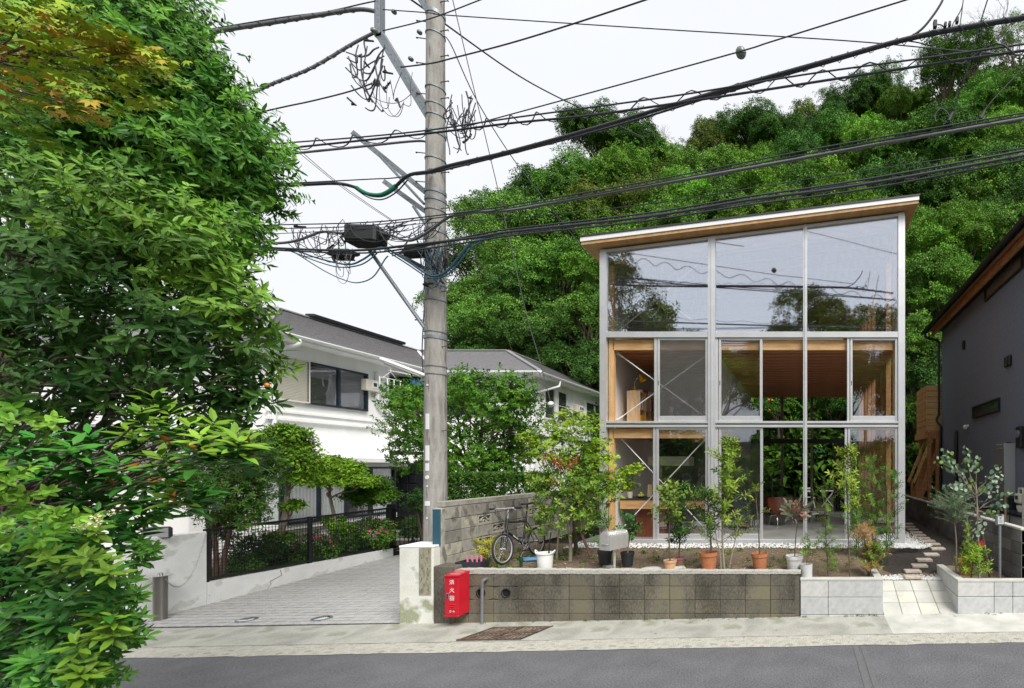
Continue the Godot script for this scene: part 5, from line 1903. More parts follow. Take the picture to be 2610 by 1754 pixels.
func street_walls() -> void:
	# old retaining wall, block by block, with two weep pipes
	var t := thing("retaining_wall", "old dark concrete block retaining wall along the pavement below the garden", "wall", Vector3(-2.8, 0, -7.8))
	var o := t.position
	var s := S()
	cbox(s, Vector3(-5.56, -.2, -7.98) - o, Vector3(-.07, .79, -7.765) - o)
	put("mortar_core", s, M.block_joint, t)
	var rows := [[-.12, .135], [.142, .352], [.359, .572], [.579, .785]]
	var tones := ["old_block_a", "old_block_b", "old_block_c", "old_block_b", "old_block_d"]
	for r in 4:
		for c in 15:
			var x0 := -5.79 + c * .404 + (0.2 if c == 0 else 0.0)
			var x1 := -5.79 + (c + 1) * .404 - .006
			if x1 > -.07:
				x1 = -.07
			if x1 - x0 < .08:
				continue
			var hole: bool = (c == 1 and r == 2) or (c == 2 and r == 2)
			s = S()
			if hole:
				# block with a round pipe opening
				var cx := (x0 + x1) * .5
				var cy: float = (rows[r][0] + rows[r][1]) * .5
				var rad := .062
				for q in 16:
					var a := TAU * q / 16
					var a2 := TAU * (q + 1) / 16
					var edge := func(g: float) -> Vector2:
						var d := Vector2(cos(g), sin(g))
						var k: float = minf((x1 - x0) * .5 / maxf(absf(d.x), 1e-4), (rows[r][1] - rows[r][0]) * .5 / maxf(absf(d.y), 1e-4))
						return Vector2(cx, cy) + d * k
					prism(s, PackedVector2Array([Vector2(cx + cos(a) * rad, cy + sin(a) * rad), edge.call(a), edge.call(a2), Vector2(cx + cos(a2) * rad, cy + sin(a2) * rad)]), -7.764, -7.75, Transform3D(Basis.IDENTITY, -o))
				var b := put("block", s, M[tones[R.randi() % 5]], t)
				s = S()
				lathe(s, Vector3(cx, cy, -7.764) - o, [Vector2(.062, .0), Vector2(.066, .024), Vector2(.074, .024), Vector2(.074, 0)], 18, Basis(Vector3.RIGHT, PI / 2))
				lathe(s, Vector3(cx, cy, -7.762) - o, [Vector2(.064, 0), Vector2(0, .0)], 16, Basis(Vector3.RIGHT, PI / 2))
				put("weep_pipe", s, M.black_void, b)
				continue
			cbox(s, Vector3(x0, rows[r][0], -7.86) - o, Vector3(x1, rows[r][1], -7.75 + rr(-.003, .004)) - o, .005)
			put("block", s, M[tones[R.randi() % 5]], t)
	# crumbling lime topping
	s = S()
	var n := nz(9, .8)
	sheet(s, 120, 3, func(u, v):
		var x := lerpf(-5.6, -.05, u)
		return Vector3(x, lerpf(.845, .815, u) + n.get_noise_2d(x * 9.0, v * 4.0) * .012, lerpf(-7.742, -7.9, v) + n.get_noise_2d(x * 7.0, 9.0) * .018 * (1.0 if v > .5 else .3)) - o)
	sheet(s, 120, 2, func(u, v):
		var x := lerpf(-5.6, -.05, u)
		return Vector3(x, lerpf(lerpf(.845, .815, u) + n.get_noise_2d(x * 9.0, 0.0) * .012, .775 + n.get_noise_2d(x * 12.0, 5.0) * .012, v), -7.742) - o, Vector3.BACK)
	put("lime_topping", s, M.lime, t)
	s = S()
	cbox(s, Vector3(-5.95, -.2, -8.05) - o, Vector3(-5.585, .9, -7.745) - o, .015)
	put("end_pier", s, M.old_block_a, t)
	# newer pale blocks to the right, returning towards the house
	t = thing("planter_wall", "low wall of pale new concrete blocks at the left of the paved entrance", "wall", Vector3(.6, 0, -7.8))
	o = t.position
	var rws := [[-.05, .115], [.122, .395], [.402, .66]]
	for r in 3:
		for c in 2:
			s = S()
			cbox(s, Vector3(-.055 + c * .445 + (.0 if c == 0 else .0), rws[r][0], -7.87) - o, Vector3(-.055 + c * .445 + (.439 if c == 0 else .88), rws[r][1], -7.75) - o, .006)
			put("block", s, M[["light_block_a", "light_block_b", "light_block_c"][R.randi() % 3]], t)
		for c in 2:
			s = S()
			cbox(s, Vector3(1.15, rws[r][0], -8.32 - c * .44) - o, Vector3(1.27, rws[r][1], -7.876 - c * .45) - o, .006)
			put("block", s, M[["light_block_a", "light_block_b", "light_block_c"][R.randi() % 3]], t)
	s = S()
	cbox(s, Vector3(-.06, .662, -7.875) - o, Vector3(1.275, .7, -7.745) - o, .006)
	cbox(s, Vector3(1.145, .662, -8.78) - o, Vector3(1.275, .7, -7.877) - o, .006)
	put("coping", s, M.pale_concrete, t)
	t = thing("planter_wall", "low wall of pale new concrete blocks at the right of the paved entrance", "wall", Vector3(3.5, 0, -7.8))
	o = t.position
	for r in 3:
		var x := 2.47
		for w in [.585, .3, .45, .42, .42, .42]:
			s = S()
			cbox(s, Vector3(x, rws[r][0] + .01, -7.87) - o, Vector3(x + w - .006, rws[r][1] + (-.02 if r == 2 else .009), -7.75) - o, .006)
			put("block", s, M[["light_block_a", "light_block_b", "light_block_c"][R.randi() % 3]], t)
			x += w
		for c in 3:
			s = S()
			cbox(s, Vector3(2.47, rws[r][0] + .01, -8.24 - c * .37) - o, Vector3(2.59, rws[r][1] + (-.02 if r == 2 else .009), -7.876 - c * .37) - o, .006)
			put("block", s, M[["light_block_a", "light_block_b", "light_block_c"][R.randi() % 3]], t)
	s = S()
	cbox(s, Vector3(2.465, .642, -7.875) - o, Vector3(5.06, .68, -7.745) - o, .006)
	cbox(s, Vector3(2.465, .642, -8.99) - o, Vector3(2.595, .68, -7.877) - o, .006)
	put("coping", s, M.pale_concrete, t)
	# bed behind it
	s = S()
	sheet(s, 60, 30, func(u, v):
		var x := lerpf(2.56, 3.5, u)
		var z := lerpf(-7.86, -9.2, v)
		return Vector3(x, .56 + .05 * v + n.get_noise_2d(x * 60.0, z * 60.0) * .02, z))
	struct("planting_bed", s, M.wood_chip)
	# grey ribbed boundary wall
	t = thing("boundary_wall", "long grey ribbed block wall between the glass house path and charcoal house", "wall", Vector3(3.6, .2, -13))
	o = t.position
	for r in 6:
		for c in 26:
			s = S()
			var z := -7.9 - c * .4
			cbox(s, Vector3(3.552 + rr(-.002, .002), .25 + r * .2, z - .392) - o, Vector3(3.66, .443 + r * .2, z) - o, .006)
			put("block", s, M[["ribbed_block_a", "ribbed_block_b", "ribbed_block_b", "ribbed_block_c"][R.randi() % 4]], t)
	s = S()
	cbox(s, Vector3(3.565, .1, -18.3) - o, Vector3(3.65, 1.45, -7.9) - o)
	put("joint", s, M.block_joint, t)
	s = S()
	cbox(s, Vector3(3.54, 1.452, -18.3) - o, Vector3(3.672, 1.49, -7.88) - o, .006)
	put("coping", s, M.pale_concrete, t)
	# weathered garden wall with pierced blocks
	t = thing("garden_wall", "weathered concrete block wall with fan pierced blocks behind the bicycle", "wall", Vector3(-6, .8, -11))
	o = t.position
	var fans := [[2, 3], [2, 1], [3, 2], [5, 2], [6, 3], [7, 2], [9, 3], [10, 2], [12, 2], [12, 3], [13, 1], [14, 3], [14, 2], [15, 2]]
	for r in 5:
		for c in 17:
			var z := -7.98 - c * .405
			if [c, r] in fans:
				fan_block(Vector3(-5.94, .9 + r * .205, z - .2) - o, M[["garden_block_b", "garden_block_c"][R.randi() % 2]], t, Vector3.FORWARD, Vector3.RIGHT)
				continue
			s = S()
			cbox(s, Vector3(-6.06, .802 + r * .205, z - .398) - o, Vector3(-5.94 + rr(-.003, .003), 1.0 + r * .205, z) - o, .006)
			put("block", s, M[["garden_block_a", "garden_block_b", "garden_block_c", "garden_block_b", "garden_block_d"][R.randi() % 5]], t)
	s = S()
	cbox(s, Vector3(-6.05, .5, -14.8) - o, Vector3(-6.02, 1.82, -7.985) - o)
	put("joint", s, M.block_joint, t)
	s = S()
	cbox(s, Vector3(-6.065, 1.825, -14.86) - o, Vector3(-5.935, 1.92, -7.96) - o, .01)
	put("coping", s, M.garden_block_b, t)
	s = S()
	cbox(s, Vector3(-6.07, .5, -8.0) - o, Vector3(-5.935, 1.82, -7.9) - o, .02)
	put("end_pier", s, M.garden_block_b, t)
	s = S()
	box(s, Vector3(-6.0, 1.5, -7.885), Vector3(.12, .6, .025), .004)
	tag(put("name_plate", s, M.teal_rust), "rusty teal metal plate fixed on the end of the weathered block wall", "plate")
	# mossy white gate pillar
	t = thing("gate_pillar", "mossy white rendered pillar between the tiled drive and red box", "pillar", Vector3(-6.23, 0, -7.97))
	o = t.position
	s = S()
	cbox(s, Vector3(-6.5, -.15, -8.2) - o, Vector3(-5.955, 1.19, -7.75) - o, .01)
	put("shaft", s, M.mossy_render, t)
	s = S()
	cbox(s, Vector3(-6.505, 1.192, -8.2) - o, Vector3(-5.95, 1.225, -7.745) - o, .008)
	put("cap", s, M.white_render, t)
	s = S()
	cbox(s, Vector3(-6.18, .43, -7.76) - o, Vector3(-5.985, 1.188, -7.744) - o, .003)
	var patch := put("bare_panel", s, M.stained_patch, t)
	s = S()
	for k in 8:
		var c := Vector3(-6.13 + (k % 2) * .09, .52 + (k / 2) * .17, -7.742) - o
		lathe(s, c, [Vector2(.008, 0), Vector2(0, .001)], 8, Basis(Vector3.RIGHT, PI / 2))
	put("bolt_hole", s, M.black_void, patch)
	# white wall of the drive with its fence
	t = thing("drive_wall", "white rendered drive wall stepping down to a low plinth under the mesh fence", "wall", Vector3(-11.1, 0, -8.5))
	o = t.position
	s = S()
	cbox(s, Vector3(-11.24, -.3, -8.95) - o, Vector3(-11.06, 1.3, -7.95) - o, .015)
	cbox(s, Vector3(-16.5, -.3, -8.1) - o, Vector3(-11.245, 1.1, -7.96) - o, .015)
	put("tall_wall", s, M.garden_render, t)
	s = S()
	prism(s, PackedVector2Array([Vector2(8.95, -.3), Vector2(13.0, -.3), Vector2(13.0, .3), Vector2(8.95, .345)]), -11.2, -11.06, Transform3D(Basis(Vector3(0, 0, -1), Vector3.UP, Vector3(1, 0, 0)), -o))
	put("low_wall", s, M.garden_render, t)
	s = S()
	tube(s, [Vector3(-11.058, .32, -10.2), Vector3(-11.058, .2, -10.22), Vector3(-11.058, .12, -10.0), Vector3(-11.058, .06, -10.02), Vector3(-11.058, -.02, -9.95)].map(func(v): return v - o), .006, .004, 4)
	put("crack", s, M.block_joint, t)
	t = thing("floodlight", "rectangular glazed floodlight on top of the white drive wall", "lamp", Vector3(-11.12, 1.36, -8.3), .5)
	s = S()
	box(s, Vector3.ZERO, Vector3(.34, .2, .1), .03)
	put("housing", s, M.charcoal, t)
	s = S()
	box(s, Vector3(0, 0, .05), Vector3(.3, .16, .012), .003)
	put("lens", s, M.grey_unit, t)
	s = S()
	tube(s, [Vector3(0, -.18, -.03), Vector3(0, 0, -.04)], .02)
	put("bracket", s, M.charcoal, t)
	# mesh fence
	t = thing("mesh_fence", "black welded mesh fence on the low white wall beside the drive", "fence", Vector3(-11.13, .3, -11))
	o = t.position
	var zs := [-8.99, -10.87, -12.92]
	var top := func(z: float) -> float: return lerpf(1.31, 1.385, (-z - 8.97) / 4.0)
	var bot := func(z: float) -> float: return lerpf(.40, .36, (-z - 8.97) / 4.0)
	for z in zs:
		s = S()
		cbox(s, Vector3(-11.16, .2, z - .03) - o, Vector3(-11.1, top.call(z) + .03, z + .03) - o, .004)
		put("post", s, M.black_metal, t)
	for i in 2:
		var z0: float = zs[i]
		var z1: float = zs[i + 1]
		for f in [top, bot]:
			s = S()
			bar(s, Vector3(-11.13, f.call(z0), z0) - o, Vector3(-11.13, f.call(z1), z1) - o, .045, .04)
			put("rail", s, M.black_metal, t)
		s = S()
		var k := z0 - .06
		while k > z1:
			bar(s, Vector3(-11.13, bot.call(k), k) - o, Vector3(-11.13, top.call(k), k) - o, .007, .007)
			k -= .062
		for r in 15:
			var f := (r + .5) / 15.0
			bar(s, Vector3(-11.126, lerpf(bot.call(z0), top.call(z0), f), z0) - o, Vector3(-11.126, lerpf(bot.call(z1), top.call(z1), f), z1) - o, .007, .007)
		stuff(put("wire_mesh", s, M.black_metal, t))
	# gate
	t = thing("garden_gate", "black grid gate between posts at the head of the drive", "gate", Vector3(-10.75, .2, -13.15))
	for x in [-.5, .42]:
		s = S()
		cbox(s, Vector3(x - .07, 0, -.07), Vector3(x + .07, 1.28, .07), .006)
		put("post", s, M.black_metal, t)
	s = S()
	for e in [[-.41, .1, .34, .15], [-.41, 1.1, .34, 1.15], [-.41, .1, -.37, 1.15], [.3, .1, .34, 1.15]]:
		cbox(s, Vector3(e[0], e[1], -.02), Vector3(e[2], e[3], .02))
	put("frame", s, M.black_metal, t)
	for k in 5:
		s = S()
		cbox(s, Vector3(-.26 + k * .115, .15, -.008), Vector3(-.248 + k * .115, 1.1, .008))
		put("bar", s, M.black_metal, t)
	for k in 7:
		s = S()
		cbox(s, Vector3(-.37, .25 + k * .12, -.009), Vector3(.3, .262 + k * .12, .007))
		put("bar", s, M.black_metal, t)
	s = S()
	box(s, Vector3(.26, .66, .04), Vector3(.1, .05, .06), .01)
	put("latch", s, M.black_metal, t)
	# bollard and chain
	t = thing("bollard", "round brushed steel bollard with chain at the drive mouth", "bollard", Vector3(-10.85, -.12, -8.14))
	s = S()
	lathe(s, Vector3.ZERO, [Vector2(.085, 0), Vector2(.08, .02), Vector2(.08, .78), Vector2(0, .78)], 20)
	put("tube", s, M.bollard_steel, t)
	s = S()
	lathe(s, Vector3(0, .78, 0), [Vector2(0, 0), Vector2(.14, .0), Vector2(.145, .012), Vector2(0, .022)], 20)
	put("cap", s, M.chrome, t)
	s = S()
	lathe(s, Vector3(0, .8, 0), [Vector2(0, 0), Vector2(.03, .0), Vector2(.03, .025), Vector2(.018, .03), Vector2(0, .03)], 12)
	put("knob", s, M.chrome, t)
	s = S()
	var c0 := Vector3(-10.77, .6, -8.14)
	var c1 := Vector3(-11.05, 1.28, -8.93)
	for i in 46:
		var f := (i + .5) / 46.0
		var p := c0.lerp(c1, f) - Vector3.UP * .62 * 4.0 * f * (1.0 - f) * .75
		var f2 := f + .01
		var q := c0.lerp(c1, f2) - Vector3.UP * .62 * 4.0 * f2 * (1.0 - f2) * .75
		var fr := along(q - p) * Basis(Vector3.BACK, PI / 2 * (i % 2))
		var link := []
		for k in 9:
			var a := TAU * k / 8
			link.append(p + fr * Vector3(cos(a) * .011, 0, sin(a) * .02))
		tube(s, link, .0035, .0035, 4, false)
	tag(put("chain", s, M.steel_brushed), "sagging steel chain from the bollard up to the white wall end", "chain")
	# clipped hedge
	t = thing("clipped_hedge", "clipped dark green hedge behind the weathered block wall", "hedge", Vector3(-7.6, .3, -11.6))
	var items := []
	for i in 4200:
		var p := Vector3(rr(-.85, 1.3), rr(.2, 1.97), rr(-.42, .42))
		var f := R.randi() % 5
		if f < 2:
			p.z = .42 + rr(-.05, .04)
		elif f < 4:
			p.y = 1.97 + rr(-.06, .03)
		else:
			p.x = 1.3 + rr(-.05, .03)
		items.append([Transform3D(up_basis(Vector3(0, .5, .6) + rand_dir(), rr(.09, .15)), p), tone(Color(.035, .1, .015), Color(.09, .2, .025))])
	many("foliage", SP.clump_big, M.leaf_soft, items, t)
	s = S()
	for i in 12:
		var x := -.8 + i * .17
		tube(s, wobble(Vector3(x, 0, 0), Vector3(x + rr(-.15, .15), 1.5, rr(-.2, .2)), 2, .08), .025, .01, 5)
	put("stem", s, M.bark, t)

# ---------------------------------------------------------------- wooded hill
func ordinal(i: int) -> String:
	var names := ["first", "second", "third", "fourth", "fifth", "sixth", "seventh", "eighth", "ninth", "tenth", "eleventh", "twelfth", "thirteenth", "fourteenth", "fifteenth", "sixteenth", "seventeenth", "eighteenth", "nineteenth", "twentieth", "twenty-first", "twenty-second", "twenty-third", "twenty-fourth", "twenty-fifth"]
	return names[i]

func hill_trees() -> void:
	var kinds := {
		"d": ["dark evergreen", Color(.045, .13, .025), Color(.13, .28, .045), "clump", .62, .85, 20, 0.05],
		"m": ["mid green broadleaf tree", Color(.07, .19, .025), Color(.19, .38, .055), "clump", .62, .85, 20, .12],
		"b": ["bright yellow-green tree", Color(.1, .24, .025), Color(.235, .44, .05), "clump", .6, .85, 20, .12],
		"o": ["olive-gold flowering tree", Color(.11, .19, .025), Color(.27, .34, .06), "clump", .55, .9, 20, 0.05],
		"w": ["pale wispy tree", Color(.12, .2, .06), Color(.24, .33, .11), "clump_fine", .6, .7, 14, .5],
		"s": ["open airy tree showing its dark limbs", Color(.05, .14, .015), Color(.15, .28, .035), "clump", .62, .75, 18, .4],
	}
	var rows := [
		["along the wooded skyline", [[1075, 740, 27, 2.2, "m"], [1120, 620, 29, 2.6, "m"], [1150, 525, 32, 2.5, "d"], [1200, 505, 34, 2.3, "d"], [1245, 465, 36, 2.2, "d"], [1300, 445, 38, 2.3, "d"], [1370, 335, 40, 2.9, "d"], [1430, 345, 40, 3.0, "d"], [1500, 370, 42, 2.5, "m"], [1565, 385, 46, 2.3, "w"], [1640, 340, 46, 2.9, "o"], [1715, 330, 46, 3.3, "d"], [1780, 345, 45, 2.9, "d"], [1835, 305, 48, 2.7, "o"], [1885, 250, 50, 2.3, "w"], [1950, 265, 48, 3.3, "d"], [2010, 240, 48, 2.9, "d"], [2060, 285, 46, 3.1, "b"], [2150, 180, 44, 3.5, "s"], [2205, 130, 44, 2.7, "s"], [2310, 120, 46, 3.0, "w"], [2225, 280, 42, 3.1, "m"], [2300, 255, 42, 3.2, "b"]]],
		["high on the hill", [[1340, 460, 34, 2.8, "m"], [1425, 445, 35, 3.0, "b"], [1500, 450, 36, 3.0, "o"], [1590, 430, 37, 2.8, "m"], [1660, 420, 38, 2.8, "m"], [1740, 420, 38, 3.0, "b"], [1830, 400, 38, 3.0, "d"], [1900, 350, 40, 3.0, "d"], [1980, 380, 38, 3.2, "b"], [2080, 380, 37, 3.2, "m"], [2160, 360, 36, 3.0, "d"], [2250, 375, 36, 3.0, "b"], [2325, 360, 36, 3.0, "m"]]],
		["midway up the hill", [[1180, 640, 28, 2.5, "m"], [1250, 560, 30, 2.6, "m"], [1320, 540, 30, 2.6, "b"], [1390, 520, 31, 2.6, "o"], [1470, 515, 31, 2.6, "o"], [1550, 500, 31, 2.6, "b"], [1640, 500, 31, 2.6, "m"], [1730, 490, 31, 2.6, "b"], [1820, 480, 31, 2.6, "m"], [1900, 470, 31, 2.6, "b"], [2000, 470, 31, 2.6, "d"], [2090, 470, 30, 2.8, "d"], [2170, 470, 30, 2.8, "b"], [2260, 460, 30, 2.8, "d"], [2335, 450, 30, 2.8, "m"]]],
		["at the hill foot behind houses", [[1080, 830, 25, 1.9, "d"], [1130, 740, 25, 2.1, "m"], [1200, 690, 26, 2.2, "d"], [1290, 650, 26, 2.3, "m"], [1200, 810, 25, 2.0, "d"], [1290, 770, 25, 2.0, "d"], [1350, 730, 24, 2.0, "m"], [1340, 850, 24, 2.0, "d"], [1420, 620, 25, 2.2, "b"], [1560, 560, 26, 2.3, "m"], [1760, 530, 26, 2.4, "b"], [1930, 520, 26, 2.4, "b"], [2110, 580, 24, 2.2, "b"], [2185, 570, 24, 2.2, "b"], [2255, 560, 25, 2.3, "m"], [2330, 520, 25, 2.3, "d"], [2090, 690, 23, 1.8, "m"], [2150, 665, 23, 2.0, "b"], [2090, 800, 22.5, 1.7, "m"], [2130, 890, 22.5, 1.6, "d"], [2080, 960, 22, 1.3, "m"], [2105, 1060, 22, 1.1, "b"]]],
	]
	for row in rows:
		var list: Array = row[1]
		var order := range(list.size())
		order.sort_custom(func(i, j): return list[i][0] < list[j][0])
		for k in order.size():
			var e = list[order[k]]
			var kd: Array = kinds[e[4]]
			var c := D(e[0], e[1], e[2])
			tree("hill_tree", "%s, %s from the left %s" % [kd[0], ordinal(k), row[0]], "trees on the hill behind the houses", c, e[3] * 1.15, hill(c.x, c.z) - .2, kd[1], kd[2], kd[3], kd[4] * (.72 if e[2] > 28 else .58), kd[5], kd[6], kd[7])
	# leafless branches against the sky
	for e in [[1535, 320, 44, 3.0, "bare twiggy branches on the skyline left of the olive trees"], [1700, 245, 46, 2.2, "small bare branches rising from the skyline above the middle of the glass house"], [2310, 60, 45, 5.5, "tall bare branching tree on the skyline at the right edge"]]:
		var c := D(e[0], e[1], e[2])
		var t := thing("bare_tree", e[4], "tree", c - Vector3.UP * e[3], 0, "leafless trees on the skyline")
		var s := S()
		twigs(s, Vector3(0, -2, 0), Vector3(rr(-.1, .1), 1, 0), e[3] * .75, .09, 5)
		put("branches", s, M.bark, t)
	# bushes seen through the glass house
	for e in [[1765, 925, 22, 1.3, "citrus tree dotted with oranges seen through the open middle storey", Color(.03, .1, .015), Color(.1, .22, .03), "clump"], [1900, 925, 22.5, 1.3, "leafy bush seen at the right of the open middle storey", Color(.04, .12, .015), Color(.1, .25, .03), "clump"], [1762, 1085, 21.4, .95, "layered light green bush seen through the open ground floor beside the steel post", Color(.07, .17, .02), Color(.15, .3, .03), "clump_fine"], [1845, 1050, 22, 1.1, "big-leaved dark bush on the bank behind the white garden chairs", Color(.015, .07, .03), Color(.04, .14, .05), "clump_big"], [1900, 1110, 21.6, .6, "low scrubby bush above the white garden table", Color(.06, .13, .02), Color(.15, .16, .05), "clump"], [1720, 1120, 21.5, .9, "dark bush behind the floor lamp at the garden end", Color(.02, .07, .015), Color(.05, .13, .02), "clump"]]:
		var c := D(e[0], e[1], e[2])
		tree("garden_bush", e[4], "bushes behind the glass house", c, e[3], hill(c.x, c.z) - .1, e[5], e[6], e[7], .34, 1.0, 12, 0.0)
	var fr := [[1752, 911], [1760, 912], [1754, 935], [1792, 905], [1785, 995]]
	for k in fr.size():
		var s := S()
		ball(s, D(fr[k][0], fr[k][1], 20.9), .055)
		tag(put("orange", s, M.orange_fruit), "orange fruit on the citrus tree behind the house, %s from the left" % ordinal(k), "orange", "oranges on the citrus tree")

func twigs(s: SurfaceTool, a: Vector3, dir: Vector3, l: float, r: float, n: int) -> void:
	var b := a + dir.normalized() * l
	tube(s, wobble(a, b, 2, l * .06), r, r * .6, 5 if r > .02 else 3, false)
	if n <= 0:
		return
	for k in 3 if n > 2 else 2:
		var d := (dir.normalized() + rand_dir() * .75 + Vector3.UP * .15).normalized()
		twigs(s, a.lerp(b, rr(.55, 1.0)), d, l * rr(.55, .8), r * .58, n - 1)

# what the glass mirrors: trees, a bank and a hedge behind the viewer
func across_the_road() -> void:
	var s := S()
	var n := nz(21, .2)
	sheet(s, 60, 20, func(u, v):
		var x := lerpf(-60, 60, u)
		var z := lerpf(.7, 70.0, v)
		return Vector3(x, .1 + smoothstep(1.0, 30.0, z) * 5.0 + n.get_noise_2d(x, z) * .4 * v, z))
	struct("opposite_bank", s, M.forest_floor)
	for e in [[-14.6, 17.0, 16.2, 4.0, "tall feathery tree across the road mirrored in the left upper window", "clump_fine", .3], [-11.8, 18.0, 12.6, 3.6, "dark tree across the road beside the tall feathery one", "clump", .1], [-8.2, 15.0, 9.4, 2.8, "lower tree across the road mirrored left of the first mullion", "clump", 0.0], [-3.5, 26.0, 9.0, 2.6, "small tree across the road mirrored at the left of the middle window", "clump", 0.0], [1.0, 36.0, 18.0, 7.0, "broad rounded tree across the road mirrored in the middle upper window", "clump", 0.0], [7.0, 36.0, 17.0, 6.2, "rounded tree across the road mirrored beside the slim mullion", "clump", 0.0], [12.0, 34.0, 13.8, 5.2, "low tree across the road mirrored at the right of the top window", "clump", 0.0], [-4.6, 35.0, 12.6, 4.8, "distant rounded tree across the road mirrored left of the broad one", "clump", 0.0]]:
		tree("mirrored_tree", e[4], "trees across the road", Vector3(e[0], e[2], e[1]), e[3], .1 + smoothstep(1.0, 30.0, e[1]) * 5.0 - .2, Color(.1, .13, .02), Color(.24, .28, .05), e[5], .75, .9, 14, e[6])
	var t := thing("bare_tree", "leafless tree across the road mirrored at the right of the top window", "tree", Vector3(6.6, 14.0, 30.0))
	s = S()
	twigs(s, Vector3(0, -6, 0), Vector3(.1, 1, 0), 6.0, .16, 6)
	put("branches", s, M.bark, t)
	for e in [[-9.2, 10.2, 7.0, 3.0, "far left"], [-5.2, 10.8, 7.6, 3.1, "left"], [-1.2, 10.0, 7.3, 3.1, "middle"], [2.8, 10.6, 7.5, 3.1, "right"], [6.8, 10.2, 6.9, 3.0, "far right"]]:
		tree("mirrored_tree", "yellow-green tree just across the road mirrored in the sliding sashes, %s of five" % e[4], "trees across the road", Vector3(e[0], e[2], e[1]), e[3], .9, Color(.2, .3, .03), Color(.42, .52, .08), "clump", .5, .8, 18, .1)
	for k in 7:
		var x := -13.0 + k * 3.6
		tree("roadside_shrub", "roadside shrub across the road from the houses, %s from the left" % ordinal(k), "shrubs across the road", Vector3(x, rr(2.4, 3.4), rr(5.5, 7.5)), rr(1.5, 2.0), .2, Color(.06, .17, .015), Color(.18, .36, .04), "clump", .42, .8, 12, 0.0)

# ---------------------------------------------------------------- utility pole and its cables
func cable(called: String, label: String, pts: Array, d0: float, d1: float, r: float, m: Material, cat := "cable", group := "") -> MeshInstance3D:
	var s := S()
	tube(s, curve(line3(pts, d0, d1), 6), r, r, 6)
	var o := put(called, s, m)
	tag(o, label, cat, group)
	return o

func line3(pts: Array, d0: float, d1: float) -> Array:
	var out := []
	var total := 0.0
	var at := [0.0]
	for i in range(1, pts.size()):
		total += Vector2(pts[i][0] - pts[i - 1][0], pts[i][1] - pts[i - 1][1]).length()
		at.append(total)
	for i in pts.size():
		var f: float = at[i] / total
		out.append(P(pts[i][0], pts[i][1], 1.0 / lerpf(1.0 / d0, 1.0 / d1, f)))
	return out

# thin wire wound along a run of cable
func wound(label: String, pts: Array, d0: float, d1: float, amp: float, turns: float, r: float, m: Material, called := "spiral_hanger") -> void:
	var line := curve(line3(pts, d0, d1), 24)
	var out := []
	for i in line.size():
		var f := float(i) / (line.size() - 1)
		var a := f * turns * TAU
		out.append(line[i] + Vector3(0, cos(a) * amp, sin(a) * amp))
	var s := S()
	tube(s, out, r, r, 4)
	tag(put(called, s, m), label, "wire")

func band(s: SurfaceTool, y: float, r: float, h := .05) -> void:
	lathe(s, Vector3(0, y, 0), [Vector2(r, -h / 2), Vector2(r + .012, -h / 2), Vector2(r + .012, h / 2), Vector2(r, h / 2)], 20)

